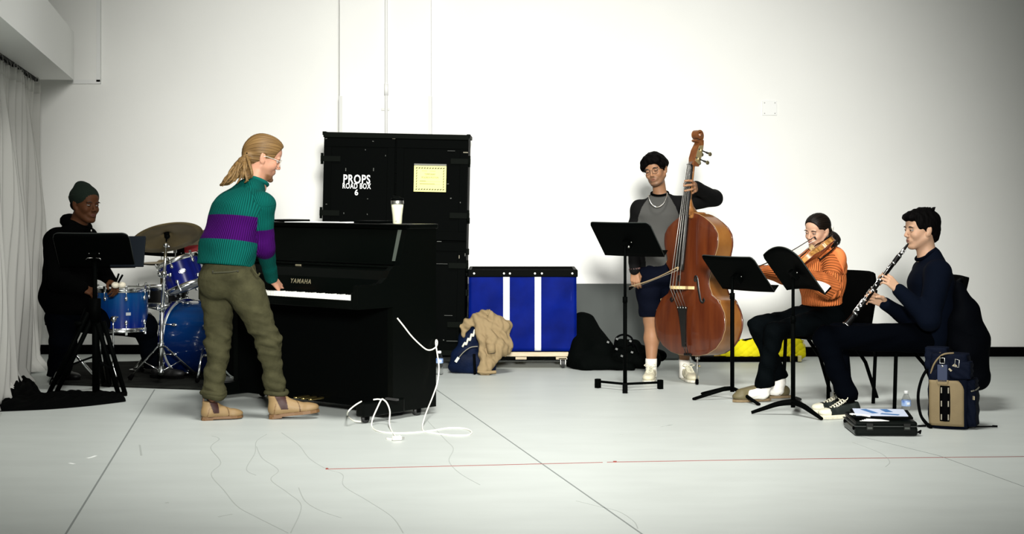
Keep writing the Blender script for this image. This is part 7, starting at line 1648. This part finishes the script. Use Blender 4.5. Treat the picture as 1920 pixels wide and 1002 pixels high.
# rack tom
d = 12.50; aax = V((-math.sin(math.radians(21)), .10, math.cos(math.radians(21)))).normalized(); ct = P(352, 540, d); q = V((0, 0, 1)).rotation_difference(aax)
t = thing('rack_tom', 'small blue tom tilted above the bass drum', 'drum', ct); t.rotation_euler = (q @ Quaternion((0, 0, 1), .0)).to_euler()
drum_at(t, V((0, 0, 0)), .155, .225, m_tt, 6, math.radians(-100))
Rt = .155
a = math.radians(-78); mbd = MB().tube([((Rt + .001) * math.cos(a + .17 * math.cos(qq)), (Rt + .001) * math.sin(a + .17 * math.cos(qq)), .115 + .016 * math.sin(qq)) for qq in [i * math.pi / 10 for i in range(20)]], .0025, 5, closed=True); obj('badge', mbd, CHROME, t); obj('badge_plate', MB().box(((Rt + .001) * math.cos(a), (Rt + .001) * math.sin(a), .115), (.003, .034, .018), Matrix.Rotation(a, 3, 'Z')), CHROME, t)
obj('tom_bracket', MB().box((0.02, .165, .11), (.06, .03, .08), bev=.006), CHROME, t)
for s_ in (-1, 1): obj('mount_clamp', MB().sphere((-.150, -.06 + .0 * s_, .12 + s_ * .045), .022, 10, 8), CHROME, t)
# crash cymbal on its boomed stand
d = 12.16; base = G(302, 716); cc = P(313, 441, d + .05)
nC = V((-.24, .38, .89)).normalized(); qc = V((0, 0, 1)).rotation_difference(nC)
m_cym = mat('cymbal_bronze', (.23, .175, .080), .48, .6, noise=.6, nscale=4, stretch=(1, 1, 1), bump=.05, bscale=80)
t = thing('cymbal', 'large dark bronze cymbal seen from below on the chrome stand', 'cymbal', cc); t.rotation_euler = qc.to_euler(); Rc = .262
pf = [(.006, .030), (.012, .030), (.030, .024), (.045, .010), (.055, .004), (.12, -.002), (.20, -.010), (Rc, -.020), (Rc, -.022), (.20, -.0125), (.12, -.0045), (.055, .0015), (.043, .0075), (.028, .0215), (.006, .0275)]
obj('bow', MB().lathe(pf, n=64, cap0=False, cap1=False), m_cym, t)
obj('felt', MB().lathe([(.020, .0), (.020, .018)], n=14), BLACK, t); obj('felt', MB().lathe([(.016, .030), (.016, .050)], n=14), BLACK, t)
cs_ = thing('cymbal_stand', 'chrome tripod cymbal stand left of the bass drum', 'stand', V((base.x, base.y, 0)))
top = P(312, 456, d - .08)
bx = V((P(302, 0, d).x, d, 0))
obj('lower_tube', MB().tube([(bx.x, bx.y, .07), (bx.x + .006, bx.y, zpx(575, d))], .0165, 12), CHROME, cs_, world=True); obj('upper_tube', MB().tube([(bx.x + .006, bx.y, zpx(590, d)), (bx.x + .035, bx.y, zpx(465, d))], .0115, 12), CHROME, cs_, world=True)
for py, px in ((578, 303.5), (515, 307)):
    k_ = obj('height_clamp', MB().tube([P(px, py - 6, d), P(px, py + 6, d)], .022, 12), CHROME, cs_, world=True); obj('wing_nut', MB().tube([P(px, py, d - .02), P(px + (9 if py < 550 else -6), py + 1, d - .04)], .006, 7).sphere(P(px + (12 if py < 550 else -8), py + 1, d - .045), (.012, .008, .016), 10, 8), CHROME, k_, world=True)
obj('tilter', MB().sphere(P(311, 459, d - .02), .022, 10, 8).tube([P(311, 459, d - .02), P(318, 463, d - .04)], .008, 7), CHROME, cs_, world=True)
obj('tilter_rod', MB().tube([P(311, 459, d - .01), cc + nC * .0, cc + nC * .055], .005, 7), BLACKM, cs_, world=True); obj('wing_nut', MB().sphere(cc - nC * .010, (.022, .016, .020), 10, 8), BLACKM, cs_, world=True)
for px, py in ((241, 722), (374, 716), (318, 700)):
    ft = G(px, py) + V((0, 0, RZ)); a0_ = V((bx.x, bx.y, zpx(646, d))); mid = a0_.lerp(ft, .12) + V((0, 0, .012)); ft.z = RZ + .02
    lg = obj('leg', MB().tube([a0_, mid, ft], .0095, 8, flat=(1.3, .7)), CHROME, cs_, world=True); dv = (ft - mid).normalized(); obj('rubber_foot', MB().tube([ft - dv * .05, ft - dv * .01], [.013, .019], 10), RUBBER, lg, world=True)
    obj('leg_brace', MB().tube([(bx.x, bx.y, .10), mid.lerp(ft, .45)], .0065, 7, flat=(1.4, .6)), CHROME, lg, world=True)
obj('hub', MB().tube([(bx.x, bx.y, .075), (bx.x, bx.y, .115)], .024, 12), CHROME, cs_, world=True); obj('hub', MB().tube([(bx.x, bx.y, zpx(652, d)), (bx.x, bx.y, zpx(643, d))], .026, 12), CHROME, cs_, world=True)
# second cymbal, further back
c2 = P(377, 447, 12.95); n2 = V((-.30, .34, .88)).normalized(); t = thing('cymbal', 'pale bronze cymbal partly hidden behind the man in the striped sweater', 'cymbal', c2); t.rotation_euler = V((0, 0, 1)).rotation_difference(n2).to_euler()
obj('bow', MB().lathe([(r * .80, z) for r, z in pf], n=56, cap0=False, cap1=False), mat('cymbal_pale', (.34, .27, .17), .4, .7), t)
b2 = thing('cymbal_stand', 'cymbal stand standing behind the bass drum, hidden below', 'stand', V((c2.x, c2.y + .02, 0))); obj('tube', MB().tube([(c2.x, c2.y, .05), c2 + n2 * .05], .011, 10), CHROME, b2, world=True)
for k in range(3): a = k * 2.1 + .4; obj('leg', MB().tube([(c2.x, c2.y, .40), (c2.x + .24 * math.cos(a), c2.y + .24 * math.sin(a), RZ)], .009, 7), CHROME, b2, world=True)
# hi-hat pair, thin edges left of the tom
hc = P(303, 495, 13.0); t = thing('hi_hat', 'closed pair of thin hi hat cymbals behind the tom', 'cymbal', V((hc.x, hc.y, 0)))
for z, s_, nm in ((zpx(491, 13.0), 1, 'top_cymbal'), (zpx(498, 13.0), -1, 'bottom_cymbal')): obj(nm, MB().lathe([(.17, -.010 * s_ + z), (.12, -.004 * s_ + z), (.04, z), (.02, .014 * s_ + z), (.006, .016 * s_ + z), (.006, .0145 * s_ + z), (.02, .0125 * s_ + z), (.04, -.002 * s_ + z), (.12, -.006 * s_ + z), (.17, -.012 * s_ + z)], n=40, cap0=False, cap1=False), m_cym, t)
obj('rod', MB().tube([(0, 0, .2), (0, 0, zpx(470, 13.0))], .005, 7), CHROME, t); obj('tube', MB().tube([(0, 0, .05), (0, 0, zpx(520, 13.0))], .012, 10), CHROME, t)
for k in range(3): a = k * 2.1 + 1.2; obj('leg', MB().tube([(0, 0, .30), (.22 * math.cos(a), .22 * math.sin(a), RZ)], .008, 7), CHROME, t)
# percussion bar, clamps and red block
d = 12.8; t = thing('percussion_rack', 'black percussion bar with clamps above the tom', 'rack', V((P(320, 0, d).x, d, 0)))
obj('bar', MB().tube([P(268, 475, d - .1), P(310, 478, d), P(352, 479, d + .05)], .016, 10), BLACKM, t, world=True); obj('upper_bar', MB().tube([P(316, 464, d), P(350, 464, d)], .014, 10), BLACKM, t, world=True)
for px in (329, 336, 344): obj('clamp', MB().tube([P(px, 460, d), P(px, 490, d)], .012 if px != 329 else .006, 8).box(P(px, 470, d), (.03, .03, .04), bev=.004), BLACKM if px != 329 else CHROME, t, world=True)
obj('stand_post', MB().tube([P(338, 480, d), P(338, 560, d), (P(338, 0, d).x, d, .05)], .012, 8), BLACKM, t, world=True); obj('knob', MB().tube([P(314, 462, d), P(313, 472, d)], .014, 10), BLACKM, t, world=True)
for k in range(3): a = k * 2.1 + .9; obj('leg', MB().tube([(P(338, 0, d).x, d, .35), (P(338, 0, d).x + .2 * math.cos(a), d + .2 * math.sin(a), RZ)], .009, 7), BLACKM, t, world=True)
single('jam_block', MB().box(P(362, 467, d), (.13, .07, .055), Matrix.Rotation(-.1, 3, 'Y'), bev=.012), mat('red_plastic', (.14, .006, .008), .45, spec=.2), 'red plastic percussion block on the black bar', 'percussion')
# throne
d = 12.02; c = V((P(126, 0, d).x, d, 0)); t = thing('drum_throne', 'black round drum stool under the seated drummer', 'stool', c)
obj('cushion', MB().lathe([(.10, .44), (.155, .455), (.16, .50), (.145, .515), (.02, .52)], n=28), m_pad, t); obj('post', MB().tube([(0, 0, .12), (0, 0, .45)], .02, 12), CHROME, t)
for k in range(3): a = k * 2.1 + .3; obj('leg', MB().tube([(0, 0, .30), (.24 * math.cos(a), .24 * math.sin(a), .02)], .011, 8), CHROME, t)
single('red_strap', MB().box(P(174, 566, 11.8), (.026, .02, .035), bev=.004), mat('red_cloth', (.32, .03, .02), .8), 'small red tag hanging by the floor tom', 'tag')
